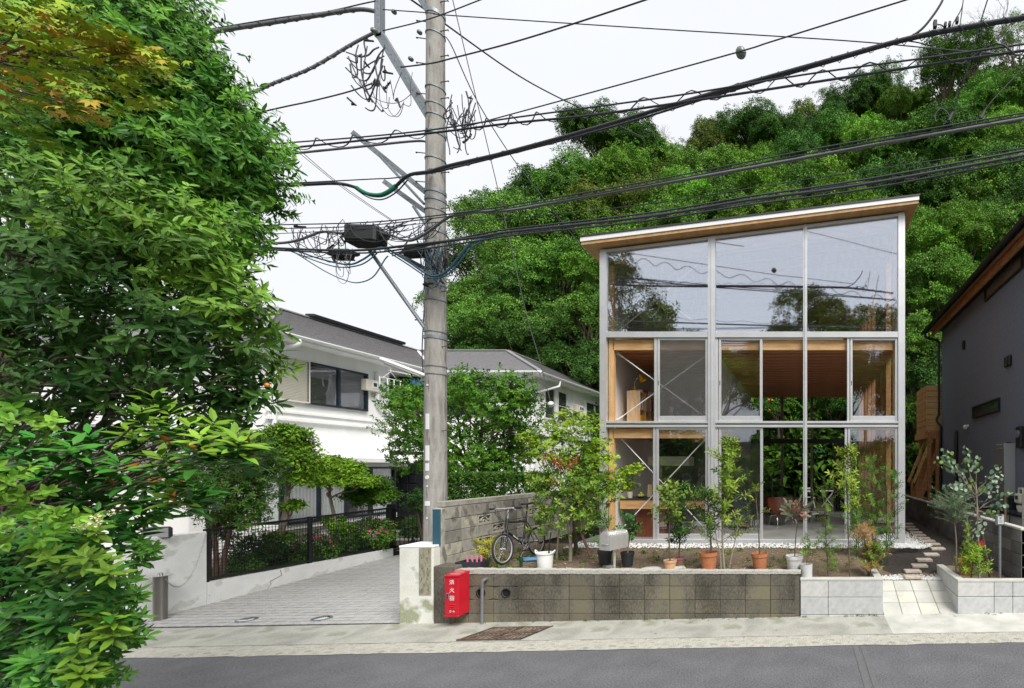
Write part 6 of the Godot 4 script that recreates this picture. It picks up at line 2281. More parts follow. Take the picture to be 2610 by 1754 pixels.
func utility_pole() -> void:
	var px := -6.41
	var pz := -8.4
	var t := thing("utility_pole", "stained concrete utility pole crowded with cables and steel arms", "utility pole", Vector3(px, 0, pz))
	var rad := func(y: float) -> float: return .176 - y * .0042
	var s := S()
	lathe(s, Vector3.ZERO, [Vector2(.178, -.3), Vector2(.176, 0), Vector2(.118, 13.6), Vector2(0, 13.6)], 28)
	put("shaft", s, M.pole_concrete, t)
	var yy := func(py: float) -> float: return EYE - (py - 1190.0) / 1230.6 * 8.4
	for py in [40, 92, 230, 272, 300, 345, 410, 492, 512, 540, 592, 690, 730, 768, 848, 862, 935, 955]:
		s = S()
		band(s, yy.call(py), rad.call(yy.call(py)), .055 if py in [40, 345, 492, 512, 592, 690, 862] else .014)
		put("band", s, M.zinc, t)
	# climbing pegs left and right
	var k := 0
	for py in [12, 62, 86, 105, 150, 168, 215, 245, 257, 395, 445, 468, 535, 606, 745, 818, 885, 957, 1098, 1168]:
		s = S()
		var y: float = yy.call(py)
		var sd := 1.0 if k % 2 == 0 else -1.0
		var r: float = rad.call(y)
		tube(s, [Vector3(sd * r * .9, y, .05), Vector3(sd * (r + .13), y + .004, .07)], .008, .008, 6)
		lathe(s, Vector3(sd * (r + .13), y, .07), [Vector2(0, 0), Vector2(.014, 0), Vector2(.014, .012), Vector2(0, .012)], 8, Basis(Vector3.BACK, -PI / 2 * sd))
		put("step_bolt", s, M.rust_grate, t)
		k += 1
	# white plates and discs on the shaft
	for e in [[1079, 1076, .075, .27, "plain"], [1079, 1155, .08, .26, "plain"], [1079, 1190, .075, .13, "plain"], [1083, 1281, .1, .08, "plain"]]:
		s = S()
		var y: float = yy.call(e[1])
		var r: float = rad.call(y) + .004
		sheet(s, 6, 1, func(u, v):
			var a: float = lerpf(-1, 1, u) * e[2] * .5 / r - .1
			return Vector3(sin(a) * r, y + (v - .5) * e[3], cos(a) * r), Vector3(-.4, 0, 1))
		put("number_plate", s, M.white_plastic, t)
	for e in [[1216, .035], [1238, .014], [985, .018], [1318, .014]]:
		s = S()
		var y: float = yy.call(e[0])
		lathe(s, Vector3(-.015, y, rad.call(y) * .995), [Vector2(e[1], 0), Vector2(e[1], .008), Vector2(0, .01)], 14, Basis(Vector3.RIGHT, PI / 2) * Basis(Vector3.BACK, .1))
		put("disc", s, M.white_plastic, t)
	s = S()
	tube(s, curve([Vector3(-.19, yy.call(770), .0), Vector3(-.2, yy.call(830), .02), Vector3(-.235, yy.call(900), 0), Vector3(-.18, yy.call(960), .04)], 5), .008)
	put("earth_wire", s, M.cable, t)
	# steel arms: plan is left of the pole, in its own plane
	var arms := [
		["upright_arm", "galvanised channel standing up beside the pole at the top", [[964, -60], [964, 92]], .11, .1],
		["sloping_arm", "long galvanised channel sloping down from the upright arm to the pole", [[966, 85], [1106, 316]], .13, .12],
		["sloping_arm", "short galvanised arm entering the pole at the top of the picture", [[1050, -40], [1108, 52]], .1, .1],
		["sloping_arm", "long double steel arm rising left from the pole at mid height", [[898, 336], [1088, 492]], .075, .07],
		["brace", "thin strut under the long double steel arm", [[971, 400], [1082, 520]], .04, .04],
		["sloping_arm", "steel arm carrying the green sleeved cable", [[978, 461], [1098, 548]], .07, .06],
		["brace", "short strut under the arm of the green sleeved cable", [[1054, 525], [1092, 582]], .04, .04],
		["strut", "long thin strut from the black closure box down to the pole", [[936, 628], [1090, 845]], .055, .055],
		["sloping_arm", "flat steel arm behind the small black box", [[1016, 648], [1098, 692]], .06, .05],
	]
	for e in arms:
		s = S()
		var a := P(e[2][0][0], e[2][0][1], 8.35)
		var b := P(e[2][1][0], e[2][1][1], 8.35)
		if e[0] in ["sloping_arm", "upright_arm"]:
			# open channel: web and two flanges
			var dir := (b - a).normalized()
			var fr := along(dir)
			bar(s, a, b, .01, e[3], 0, Vector3.UP)
			for sg in [-1.0, 1.0]:
				var off: Vector3 = fr.y * sg * e[3] * .5 + fr.x * e[4] * .35
				bar(s, a + off, b + off, e[4] * .8, .01, 0, Vector3.UP)
			for q in int(a.distance_to(b) / .12):
				var c := a + dir * (.06 + q * .12) - fr.x * .006
				lathe(s, c, [Vector2(.012, -.002), Vector2(.012, .003), Vector2(0, .003)], 6, Basis(fr.y, -fr.x, fr.z))
		elif e[0] == "strut":
			tube(s, [a, b], .032, .032, 8)
		else:
			bar(s, a, b, e[3], e[4], .004)
		s.generate_normals()
		tag(put(e[0], s, M.zinc), e[1], "steel arm", "steel arms on the utility pole")
	# boxes
	for e in [["closure_box", "large black cable closure box hanging left of the pole", 896, 972, 580, 622, .3], ["closure_box", "small black box tangled in fine wires at the left", 853, 899, 636, 658, .14], ["closure_box", "slim black box against the left side of the pole", 1034, 1090, 630, 651, .16]]:
		var a := P(e[2], e[5], 8.2)
		var b := P(e[3], e[4], 8.2)
		var q := thing(e[0], e[1], "cable box", (a + b) * .5, -.12 if e[2] > 1000 else .06, "cable boxes by the pole")
		s = S()
		var z := Vector3(b.x - a.x, b.y - a.y, e[6])
		box(s, Vector3.ZERO, z, .03)
		put("case", s, M.black_box, q)
		s = S()
		box(s, Vector3(0, -z.y * .5 - .008, 0), Vector3(z.x * .96, .025, z.z * .9), .006)
		put("seam", s, M.black_void, q)
		for sg in [-1.0, 1.0]:
			s = S()
			lathe(s, Vector3(sg * z.x * .5, 0, 0), [Vector2(z.y * .3, 0), Vector2(z.y * .28, .05), Vector2(z.y * .16, .1), Vector2(0, .1)], 10, Basis(Vector3.BACK, -PI / 2 * sg))
			put("end_cap", s, M.black_metal, q)
	# street lamp
	t = thing("street_lamp", "white slanting street lamp clamped to the pole", "street lamp", P(1083, 958, 8.3))
	var ld := (P(995, 925, 8.0) - P(1083, 958, 8.3)).normalized()
	s = S()
	bar(s, Vector3.ZERO, ld * .62, .17, .06, .02)
	put("housing", s, M.white_plastic, t)
	s = S()
	bar(s, ld * .08 - Vector3.UP * .04, ld * .56 - Vector3.UP * .035, .13, .02, .004)
	put("lens", s, M.curtain, t)
	s = S()
	tube(s, curve([ld * .2 - Vector3.UP * .04, ld * .12 - Vector3(0, .14, 0), Vector3(0.02, -.1, 0)], 4), .01)
	put("lead", s, M.cable, t)
	s = S()
	box(s, Vector3(.03, -.03, -.02), Vector3(.1, .14, .12), .01)
	put("clamp", s, M.zinc, t)
	# cables: [label, points in the photograph, depth at each end, radius, material]
	var cs := [
		["thick messenger cable leaving the upright arm to the upper left", [[480, 92], [560, 78], [700, 56], [796, 41], [907, 24], [955, 28]], 8.0, 8.35, .032, "cable_grey"],
		["thin strand lying on the thick upper left cable", [[480, 84], [700, 47], [830, 30], [930, 8], [960, 2]], 8.0, 8.35, .01, "cable"],
		["spiral bound cable rising from the tree to the sloping arm", [[500, 262], [632, 238], [700, 211], [796, 172], [898, 112], [952, 84]], 8.0, 8.35, .024, "cable_grey"],
		["thin cable sagging from the tree to the insulators under the sloping arm", [[560, 310], [716, 274], [796, 257], [891, 233], [950, 212]], 8.0, 8.35, .011, "cable"],
		["fine wire from the upright arm across the sky to the right edge", [[977, 24], [1102, 33], [1150, 39], [1650, 72], [2151, 103], [2433, 128], [2640, 142]], 8.3, 7.0, .008, "cable"],
		["fine twisted wire from the arm knee up to the top edge", [[977, 78], [1095, 48], [1223, 0], [1290, -26]], 8.3, 7.5, .009, "cable"],
		["service wire rising right from the arm insulators across the pole", [[1022, 171], [1100, 161], [1150, 149], [1300, 110], [1463, 60], [1644, 0], [1720, -26]], 8.2, 6.6, .011, "cable"],
		["dark wire slanting from the pole top down right towards the hill", [[1030, -14], [1101, 36], [1300, 178], [1420, 246], [1560, 312], [1640, 350]], 8.2, 17.0, .016, "cable"],
		["fine guy wire dropping steeply right of the pole past the white ball", [[1150, -20], [1200, 190], [1274, 500], [1340, 790], [1371, 900], [1405, 1029], [1418, 1100]], 8.0, 10.5, .008, "cable_grey"],
		["service wire dropping from the pole to the glass house eave", [[1130, 92], [1150, 113], [1213, 250], [1300, 392], [1388, 507], [1500, 650]], 8.2, 10.3, .009, "cable"],
		["upper strand of the looped pair crossing behind the pole", [[690, 368], [754, 362], [898, 351], [1089, 332], [1300, 301], [1713, 245], [2050, 190], [2370, 146], [2640, 108]], 8.2, 5.9, .011, "cable"],
		["lower strand of the looped pair crossing behind the pole", [[690, 382], [748, 376], [1089, 340], [1300, 314], [1525, 291], [1870, 241], [2200, 190], [2640, 124]], 8.25, 5.95, .015, "cable"],
		["grey bound cable ending at the pole from the left", [[680, 398], [706, 395], [904, 375], [1063, 359], [1092, 366]], 8.0, 8.3, .018, "cable_grey"],
		["thick black main cable climbing from the pole to the upper right corner", [[1010, 474], [1044, 446], [1095, 437], [1150, 421], [1300, 386], [1525, 324], [1838, 231], [2100, 157], [2339, 92], [2500, 62], [2640, 38]], 8.2, 5.8, .026, "cable"],
		["second black cable lashed beside the thick main cable", [[1060, 445], [1150, 429], [1525, 333], [1838, 239], [2100, 163], [2339, 97], [2640, 44]], 8.22, 5.82, .014, "cable"],
		["black cable bundle from the tree to the green sleeve", [[640, 470], [700, 471], [773, 470], [843, 467], [880, 470], [912, 479]], 8.0, 8.2, .026, "cable"],
		["messenger strand above the green sleeve", [[700, 468], [792, 464], [949, 456], [1006, 453], [1090, 440]], 8.0, 8.25, .009, "cable"],
		["bright green sleeve round the drooping main cable", [[910, 478], [925, 488], [945, 496], [971, 497], [992, 488], [1011, 473]], 8.19, 8.21, .034, "sleeve_green"],
		["thin cable drooping below the green sleeve", [[905, 480], [940, 503], [975, 508], [1010, 490], [1040, 458]], 8.2, 8.2, .01, "cable"],
		["thick grey cable entering the closure box from the left", [[640, 606], [700, 619], [757, 613], [815, 592], [850, 592], [900, 597]], 8.0, 8.2, .02, "cable_grey"],
		["thick grey cable swinging from the closure box past the pole to the right edge", [[968, 590], [1000, 600], [1044, 613], [1087, 594], [1145, 553], [1202, 540], [1306, 535], [1463, 507], [1807, 447], [2200, 375], [2640, 297]], 8.15, 5.9, .021, "cable_grey"],
		["thin strand running above the thick grey cable to the right", [[640, 576], [700, 573], [944, 566], [1130, 547], [1300, 523], [1650, 462], [2100, 375], [2640, 282]], 8.1, 5.92, .009, "cable"],
		["second thin strand above the thick grey cable", [[640, 583], [900, 577], [1130, 553], [1300, 530], [1650, 470], [2100, 384], [2640, 290]], 8.1, 5.94, .008, "cable"],
		["level wire crossing the pole below the arms", [[690, 596], [900, 585], [1130, 565], [1300, 556], [1650, 520], [2100, 450], [2640, 372]], 8.3, 6.0, .006, "cable"],
		["lower black cable bundle running right above the glass house roof", [[640, 625], [700, 632], [901, 638], [1044, 625], [1216, 605], [1306, 590], [1651, 552], [1901, 511], [2200, 470], [2640, 390]], 8.0, 5.95, .018, "cable"],
		["strand lashed on top of the lower cable bundle", [[640, 634], [901, 645], [1044, 632], [1216, 598], [1306, 583], [1651, 543], [1901, 502], [2200, 458], [2640, 378]], 8.02, 5.97, .012, "cable"],
		["strand hanging under the lower cable bundle", [[1000, 645], [1110, 630], [1230, 612], [1306, 600], [1651, 562], [1901, 523], [2200, 483], [2640, 402]], 8.0, 6.0, .012, "cable"],
		["thin loose strand weaving along the lower cable bundle", [[1000, 652], [1110, 622], [1306, 596], [1500, 572], [1651, 548], [1901, 518], [2100, 478], [2300, 452], [2640, 386]], 8.05, 6.02, .008, "cable"],
		["blue cable dipping in front of the pole and rising right", [[960, 634], [987, 634], [1044, 668], [1082, 694], [1112, 704], [1146, 685], [1194, 626], [1225, 611], [1270, 600]], 8.1, 7.9, .019, "cable_blue"],
		["second blue cable just under the dipping one", [[985, 638], [1044, 676], [1085, 703], [1115, 709], [1150, 692], [1200, 634], [1235, 612]], 8.08, 7.9, .012, "cable_blue"],
		["blue cable sagging left of the closure box", [[660, 630], [743, 636], [815, 659], [886, 674], [924, 662], [958, 638]], 8.0, 8.15, .014, "cable_blue"],
		["thin blue cable sagging just below the first one", [[743, 640], [815, 668], [870, 681], [924, 673], [962, 645]], 8.05, 8.15, .01, "cable_blue"],
		["dark cable in the deepest sag left of the long strut", [[730, 637], [754, 645], [829, 691], [880, 714], [915, 720], [952, 705], [981, 662], [990, 652]], 8.0, 8.15, .009, "cable_blue"],
		["thin pair of wires slanting down from the tree to the closure box", [[735, 352], [748, 367], [843, 450], [920, 506], [998, 559]], 8.1, 8.1, .006, "cable"],
		["wire slanting beside the thin pair towards the closure box", [[752, 380], [860, 468], [940, 524], [1010, 570]], 8.12, 8.1, .005, "cable"],
		["wire with an egg insulator rising to the top right", [[1190, 322], [1244, 307], [1520, 232], [1876, 134], [1960, 108], [2120, 58], [2308, 0], [2380, -24]], 8.2, 5.8, .009, "cable"],
		["black cable hanging from the top edge down to the main cable at the right", [[2410, -20], [2401, 5], [2380, 38], [2352, 72], [2320, 94], [2270, 112]], 6.1, 6.2, .014, "cable"],
		["loose looped wire under the insulators at the top right", [[2458, -20], [2452, 20], [2430, 60], [2418, 90], [2400, 108], [2372, 115], [2340, 108], [2306, 103]], 6.1, 6.2, .007, "cable"],
		["second loose loop at the insulators at the top right", [[2390, 62], [2404, 66], [2412, 88], [2424, 100], [2440, 92], [2448, 60], [2456, 0], [2458, -20]], 6.05, 6.1, .007, "cable"],
		["steep thin wire dropping through the cables at the right", [[2524, -20], [2497, 66], [2466, 180], [2438, 258], [2430, 300]], 6.0, 6.6, .009, "cable"],
		["hooped wire standing on the grey cable at the right", [[2386, 310], [2384, 292], [2398, 277], [2412, 284], [2421, 300], [2405, 318]], 6.15, 6.15, .007, "cable"],
		["wire slanting in from the right edge to the grey cable", [[2640, 140], [2560, 224], [2520, 268], [2500, 300]], 6.0, 6.1, .007, "cable"],
	]
	for e in cs:
		cable("overhead_cable", e[0], e[1], e[2], e[3], e[4], M[e[5]], "cable", "overhead cables")
	wound("looping wire strung between the two strands of the looped pair", [[1150, 324], [1300, 308], [1525, 281], [1870, 231], [2200, 180], [2640, 116]], 8.15, 5.92, .075, 15.0, .009, M.cable)
	wound("looping wire on the looped pair left of the pole", [[735, 370], [898, 358], [1089, 336]], 8.2, 8.2, .075, 4.0, .009, M.cable)
	wound("thin binding wire wound round the thick main cable", [[1095, 437], [1150, 425], [1525, 329], [1838, 235], [2100, 160], [2339, 95], [2640, 41]], 8.2, 5.8, .045, 34.0, .005, M.cable)
	wound("binding wire wound round the upper left cable", [[480, 92], [560, 78], [700, 56], [796, 41], [907, 24]], 8.0, 8.3, .036, 12.0, .005, M.cable)
	wound("binding wire wound round the spiral bound cable", [[500, 262], [632, 238], [700, 211], [796, 172], [898, 112]], 8.0, 8.3, .03, 18.0, .005, M.zinc)
	wound("loose hanger wire wound round the lower cable bundle", [[1230, 606], [1306, 592], [1651, 550], [1901, 511], [2200, 468], [2640, 388]], 7.95, 5.95, .045, 17.0, .005, M.cable)
	wound("binding wire wound round the thick grey cable", [[1150, 551], [1202, 540], [1306, 535], [1463, 507], [1807, 447], [2200, 375], [2640, 297]], 8.0, 5.9, .026, 14.0, .005, M.cable)
	# tangles of fine service wire: each bunch is one thing
	var tang := [["tangle of black service wires and taps left of the sloping arm", 880, 990, 95, 280, 15, M.cable, .011], ["tangle of service wires hanging from the sloping arm", 905, 1060, 180, 285, 7, M.cable, .005], ["tangle of black jumper wires right of the pole", 1140, 1215, 240, 395, 20, M.cable, .008], ["tangle of fine wires above the closure box", 860, 1130, 556, 604, 34, M.cable, .006], ["tangle of blue wires looping over the pole", 1060, 1135, 600, 760, 14, M.cable_blue, .007], ["tangle of fine wires right of the pole by the black boxes", 1080, 1165, 612, 700, 28, M.cable, .006], ["tangle of fine wires along the cables at the left of the boxes", 735, 900, 570, 650, 22, M.cable, .006], ["drooping fine wires round the small black box", 855, 905, 630, 690, 8, M.cable_grey, .004]]
	for e in tang:
		t = thing("wire_tangle", e[0], "wires", P((e[1] + e[2]) * .5, (e[3] + e[4]) * .5, 8.15), 0, "tangles of service wire")
		s = S()
		for i in int(e[5]):
			var a := P(rr(e[1], e[2]), rr(e[3], lerpf(e[3], e[4], .4)), 8.15 + rr(-.15, .1)) - t.position
			var b := P(rr(e[1], e[2]), rr(lerpf(e[3], e[4], .2), e[4]), 8.15 + rr(-.15, .1)) - t.position
			var sag := rr(.05, .4)
			var loop := []
			var jog := rr(-.12, .12)
			for q in 11:
				var f := q / 10.0
				loop.append(a.lerp(b, f) + Vector3(sin(f * PI) * jog, -sag * 4.0 * f * (1.0 - f), sin(f * TAU) * .04))
			tube(s, curve(loop, 2), e[7], e[7], 4)
		stuff(put("wire", s, e[6], t))
		for i in 3:
			s = S()
			var a := P(rr(e[1], e[2]), rr(e[3], e[4]), 8.12) - t.position
			tube(s, [a, a + rand_dir() * .06, a + rand_dir() * .1], .02, .014, 6)
			put("tap_connector", s, M.black_box, t)
	# insulators and clamps
	for e in [[1889, 134, .075, "egg shaped insulator strung in the wire high over the glass house", 6.72], [1405, 1030, .06, "white ball insulator on the guy wire above the maple", 10.1], [960, 212, .05, "ribbed insulator under the sloping arm", 8.3], [1070, 82, .04, "small insulator between the arm and pole at the top", 8.3], [1048, 150, .04, "small insulator cluster beside the sloping arm", 8.3], [954, 78, .05, "insulator at the knee of the upright arm", 8.3], [1005, 30, .04, "strain insulator right of the upright arm", 8.3]]:
		t = thing("insulator", e[3], "insulator", P(e[0], e[1], e[4]), 0, "insulators on the wires")
		s = S()
		ball(s, Vector3.ZERO, e[2], Vector3(1, 1, 1), 14)
		put("body", s, M.white_plastic if e[1] > 1000 else M.insulator, t)
		s = S()
		lathe(s, Vector3.ZERO, [Vector2(e[2] * .98, -.008), Vector2(e[2] * 1.06, 0), Vector2(e[2] * .98, .008)], 14, Basis(Vector3.RIGHT, .6))
		put("groove", s, M.cable, t)
	for i in 4:
		var e: Array = [[2384, 62, .09], [2410, 64, .06], [2421, 62, .06], [2440, 52, .07]][i]
		s = S()
		var a := P(e[0], e[1], 6.02)
		box(s, a, Vector3(e[2] * .5, e[2], .05), .006)
		tag(put("cable_clamp", s, M.black_box), "black clamp on the main cable at the upper right, %s of four from the left" % ordinal(i), "clamp", "clamps on the main cable")
	for i in 2:
		var e: Array = [[2423, 296, .1], [2505, 290, .1]][i]
		s = S()
		var a := P(e[0], e[1], 6.1)
		tube(s, [a - Vector3(.02, .06, 0), a + Vector3(.03, .05, 0)], .022, .016, 8)
		tag(put("cable_clamp", s, M.black_box), "black connector on the grey cable at the right, %s" % ["beside the hooped wire", "nearest the right edge"][i], "clamp", "clamps on the grey cable")

# ---------------------------------------------------------------- plants behind the mesh fence
func left_garden() -> void:
	var s := S()
	# round-leaved tree in front of the rear block
	var t := thing("round_leaved_tree", "broad round-leaved tree between the utility pole and garden wall", "tree", Vector3(-8.6, .25, -13.4))
	var items := []
	s = S()
	tube(s, wobble(Vector3(0, -.2, 0), Vector3(-.15, 1.5, 0), 3, .1), .13, .1, 8)
	for e in [[1060, 1040, .62], [1040, 1090, .6], [1060, 1160, .62], [1130, 1000, .6], [1180, 985, .55], [1215, 990, .55], [1200, 1070, .75], [1270, 1040, .6], [1310, 990, .5], [1335, 1050, .62], [1345, 1110, .55], [1280, 1130, .7], [1200, 1160, .7], [1120, 1130, .65], [1250, 1190, .5], [1150, 1195, .5], [1310, 1170, .4], [1020, 1010, .45], [1360, 1010, .35]]:
		var c := P(minf(e[0], 1322), e[1], 13.2 + rr(-.7, .7)) - t.position
		tube(s, wobble(Vector3(-.15, 1.5, 0), c, 4, .16), .055, .012, 5, false)
		blob(items, c, Vector3(e[2], e[2] * .85, e[2]), int(320 * e[2]), .17, Color(.05, .165, .015), Color(.14, .31, .03), .5, .4)
	put("trunk", s, M.bark, t)
	many("crown", SP.shoot_broad, M.leaf_soft, items, t)
	# cloud pruned trees
	var niwaki := func(label: String, foot: Vector3, pads: Array, a: Color, b: Color, th: float) -> void:
		var q := thing("cloud_pruned_tree", label, "tree", foot, 0, "cloud pruned trees behind the fence")
		var st := S()
		var its := []
		var topmost := Vector3.ZERO
		for e in pads:
			var c: Vector3 = P(e[0], e[1], -foot.z + e[3]) - foot
			if c.y > topmost.y:
				topmost = c
		var line := wobble(Vector3(0, -.1, 0), topmost - Vector3.UP * .1, 5, .12)
		tube(st, line, th, th * .35, 8)
		for e in pads:
			var c: Vector3 = P(e[0], e[1], -foot.z + e[3]) - foot
			var from: Vector3 = line[clampi(int(line.size() * clampf((c.y - .25) / maxf(.1, topmost.y), .15, .9)), 0, line.size() - 1)]
			tube(st, wobble(from, c - Vector3.UP * e[2] * .3, 3, .07), th * .4, .01, 5, false)
			for k in 4:
				tube(st, wobble(c - Vector3.UP * e[2] * .3, c + rand_dir() * e[2] * .6, 2, .03), .01, .004, 4, false)
			blob(its, c, Vector3(e[2], e[2] * .62, e[2]), int(1150 * e[2] * e[2] + 50), .145, a, b, .8, .45, -.35)
		put("trunk", st, M.pale_bark, q)
		many("foliage", SP.clump_big, M.leaf_soft, its, q)
	niwaki.call("cloud pruned tree with tall bare grey trunk behind the fence left of the bay window", Vector3(-11.65, .3, -10.65), [[705, 1130, .42, 0], [745, 1150, .4, .1], [770, 1180, .3, 0], [690, 1165, .36, -.1], [735, 1110, .34, 0], [760, 1225, .2, 0], [745, 1290, .16, .1], [672, 1195, .22, 0], [715, 1375, .22, .0], [690, 1410, .25, .1]], Color(.08, .2, .015), Color(.22, .4, .035), .075)
	niwaki.call("bright domed cloud pruned tree before the bay window", Vector3(-11.75, .3, -12.1), [[845, 1195, .42, 0], [805, 1215, .36, 0], [885, 1205, .4, .1], [840, 1225, .46, -.1], [915, 1230, .32, 0], [870, 1350, .2, 0], [850, 1330, .16, .1]], Color(.1, .24, .012), Color(.26, .46, .035), .06)
	niwaki.call("dark green domed cloud pruned tree beside the black gate", Vector3(-11.75, .3, -12.75), [[950, 1240, .4, 0], [920, 1262, .34, 0], [975, 1265, .34, 0], [945, 1275, .36, .1]], Color(.04, .13, .012), Color(.12, .26, .025), .05)
	# multi-stemmed tree by the wall end
	t = thing("multi_stem_tree", "small tree with several reddish stems behind the fence at the white wall end", "tree", Vector3(-11.6, .3, -9.5))
	s = S()
	items = []
	for e in [[560, 1200, .42], [610, 1180, .42], [655, 1200, .4], [640, 1260, .36], [590, 1260, .4], [545, 1280, .34], [620, 1310, .3], [575, 1340, .24], [650, 1150, .3], [520, 1240, .3]]:
		var c := P(e[0], e[1], 9.6 + rr(-.3, .3)) - t.position
		blob(items, c, Vector3.ONE * e[2], int(420 * e[2]), .15, Color(.04, .12, .018), Color(.13, .25, .045), .6, .4)
		tube(s, wobble(Vector3(rr(-.15, .15), .9, rr(-.1, .1)), c, 3, .06), .02, .006, 5, false)
	for x in [-.12, .02, .16]:
		tube(s, wobble(Vector3(x, -.1, 0), Vector3(x * 1.8, 1.3, rr(-.1, .1)), 3, .05), .045, .03, 7)
	put("trunk", s, M.old_timber, t)
	many("crown", SP.shoot, M.leaf_gloss, items, t)
	# azaleas and low shrubs
	for e in [[800, 1400, 11.4, .36, "left azalea bush dotted with pink blossom behind the mesh fence", 1.0], [945, 1362, 12.7, .42, "right azalea bush topped with pink blossom behind the mesh fence", 1.0], [885, 1378, 12.2, .3, "low pale green shrub between the two azaleas", 0.0], [665, 1405, 10.4, .38, "dark fine-leaved conifer bush behind the left fence panel", 0.0], [625, 1450, 10.0, .26, "bright low shrub behind the fence near the reddish stems", 0.0], [755, 1435, 11.0, .24, "low green ground shrub left of the azaleas", 0.0], [1052, 1345, 13.9, .3, "green shrub behind the black gate", 0.0], [1078, 1275, 12.3, .3, "dark evergreen bush beside the utility pole", 0.0]]:
		var c := P(e[0], e[1], e[2])
		var q := thing("azalea" if e[5] > 0 else "garden_shrub", e[4], "shrub", Vector3(c.x, .28, c.z), 0, "shrubs behind the fence")
		items = []
		var dark: bool = "dark" in e[4]
		blob(items, Vector3(0, c.y - .28, 0), Vector3(e[3] * 1.25, e[3], e[3] * 1.1), int(2300 * e[3] * e[3]), .11, Color(.025, .08, .015) if dark else Color(.05, .15, .02), Color(.06, .14, .03) if dark else Color(.15, .3, .04), .7, .5)
		s = S()
		for k in 6:
			tube(s, wobble(Vector3(rr(-.06, .06), -.1, rr(-.06, .06)), Vector3(rr(-.7, .7) * e[3], c.y - .28, rr(-.7, .7) * e[3]), 2, .04), .016, .006, 5)
		put("stem", s, M.bark, q)
		many("foliage", SP.clump_big, M.leaf_soft, items, q)
		if e[5] > 0:
			items = []
			for k in 70:
				var u := rand_dir()
				u.y = absf(u.y)
				items.append([Transform3D(up_basis(u, rr(.05, .075)), Vector3(0, c.y - .28, 0) + u * Vector3(e[3] * 1.28, e[3] * 1.03, e[3] * 1.12)), tone(Color(.6, .04, .2), Color(.75, .14, .35))])
			many("blossom", SP.blossom, M.petal, items, q)
	items = []
	for i in 900:
		items.append([Transform3D(up_basis(Vector3.UP + rand_dir() * .4, rr(.06, .13)), Vector3(rr(-12.6, -11.2), .29, rr(-9.0, -13.2))), tone(Color(.05, .12, .015), Color(.14, .26, .04))])
	many("ground_cover", SP.clump_big, M.leaf_soft, items, self)

# ---------------------------------------------------------------- garden in front of the glass house
func soil_y(x: float, z: float) -> float:
	var y := lerpf(.77 - .12 * smoothstep(-.5, .1, x), .83, clampf((-z - 7.86) / 2.64, 0, 1))
	if x > .9:
		y = lerpf(y, lerpf(.44, .74, clampf((-z - 8.55) / 1.7, 0, 1)), smoothstep(.95, 1.45, x))
	return y

func pot(t: Node3D, r: float, h: float, m: Material, rim := 1.0, taper := .72) -> void:
	var s := S()
	if rim > 0:
		lathe(s, Vector3.ZERO, [Vector2(0, 0), Vector2(r * taper, 0), Vector2(r * .93, h * .8), Vector2(r * 1.0, h * .8), Vector2(r * 1.02, h), Vector2(r * .93, h), Vector2(r * .9, h * .9), Vector2(r * .88, h * .88)], 24)
	else:
		lathe(s, Vector3.ZERO, [Vector2(0, 0), Vector2(r * taper, 0), Vector2(r, h), Vector2(r * .9, h), Vector2(r * .88, h * .88)], 24)
	put("pot", s, m, t)
	s = S()
	lathe(s, Vector3(0, h * .86, 0), [Vector2(r * .92, -.01), Vector2(r * .5, .006), Vector2(0, .012)], 18)
	put("potting_soil", s, M.dark_soil, t)

func spot(px: float, z: float) -> Vector3:
	var x := (px - 2050.0) / 1230.6 * z
	return Vector3(x, soil_y(x, -z), -z)

func h_at(py: float, z: float, y0: float) -> float:
	return EYE - (py - 1190.0) / 1230.6 * z - y0

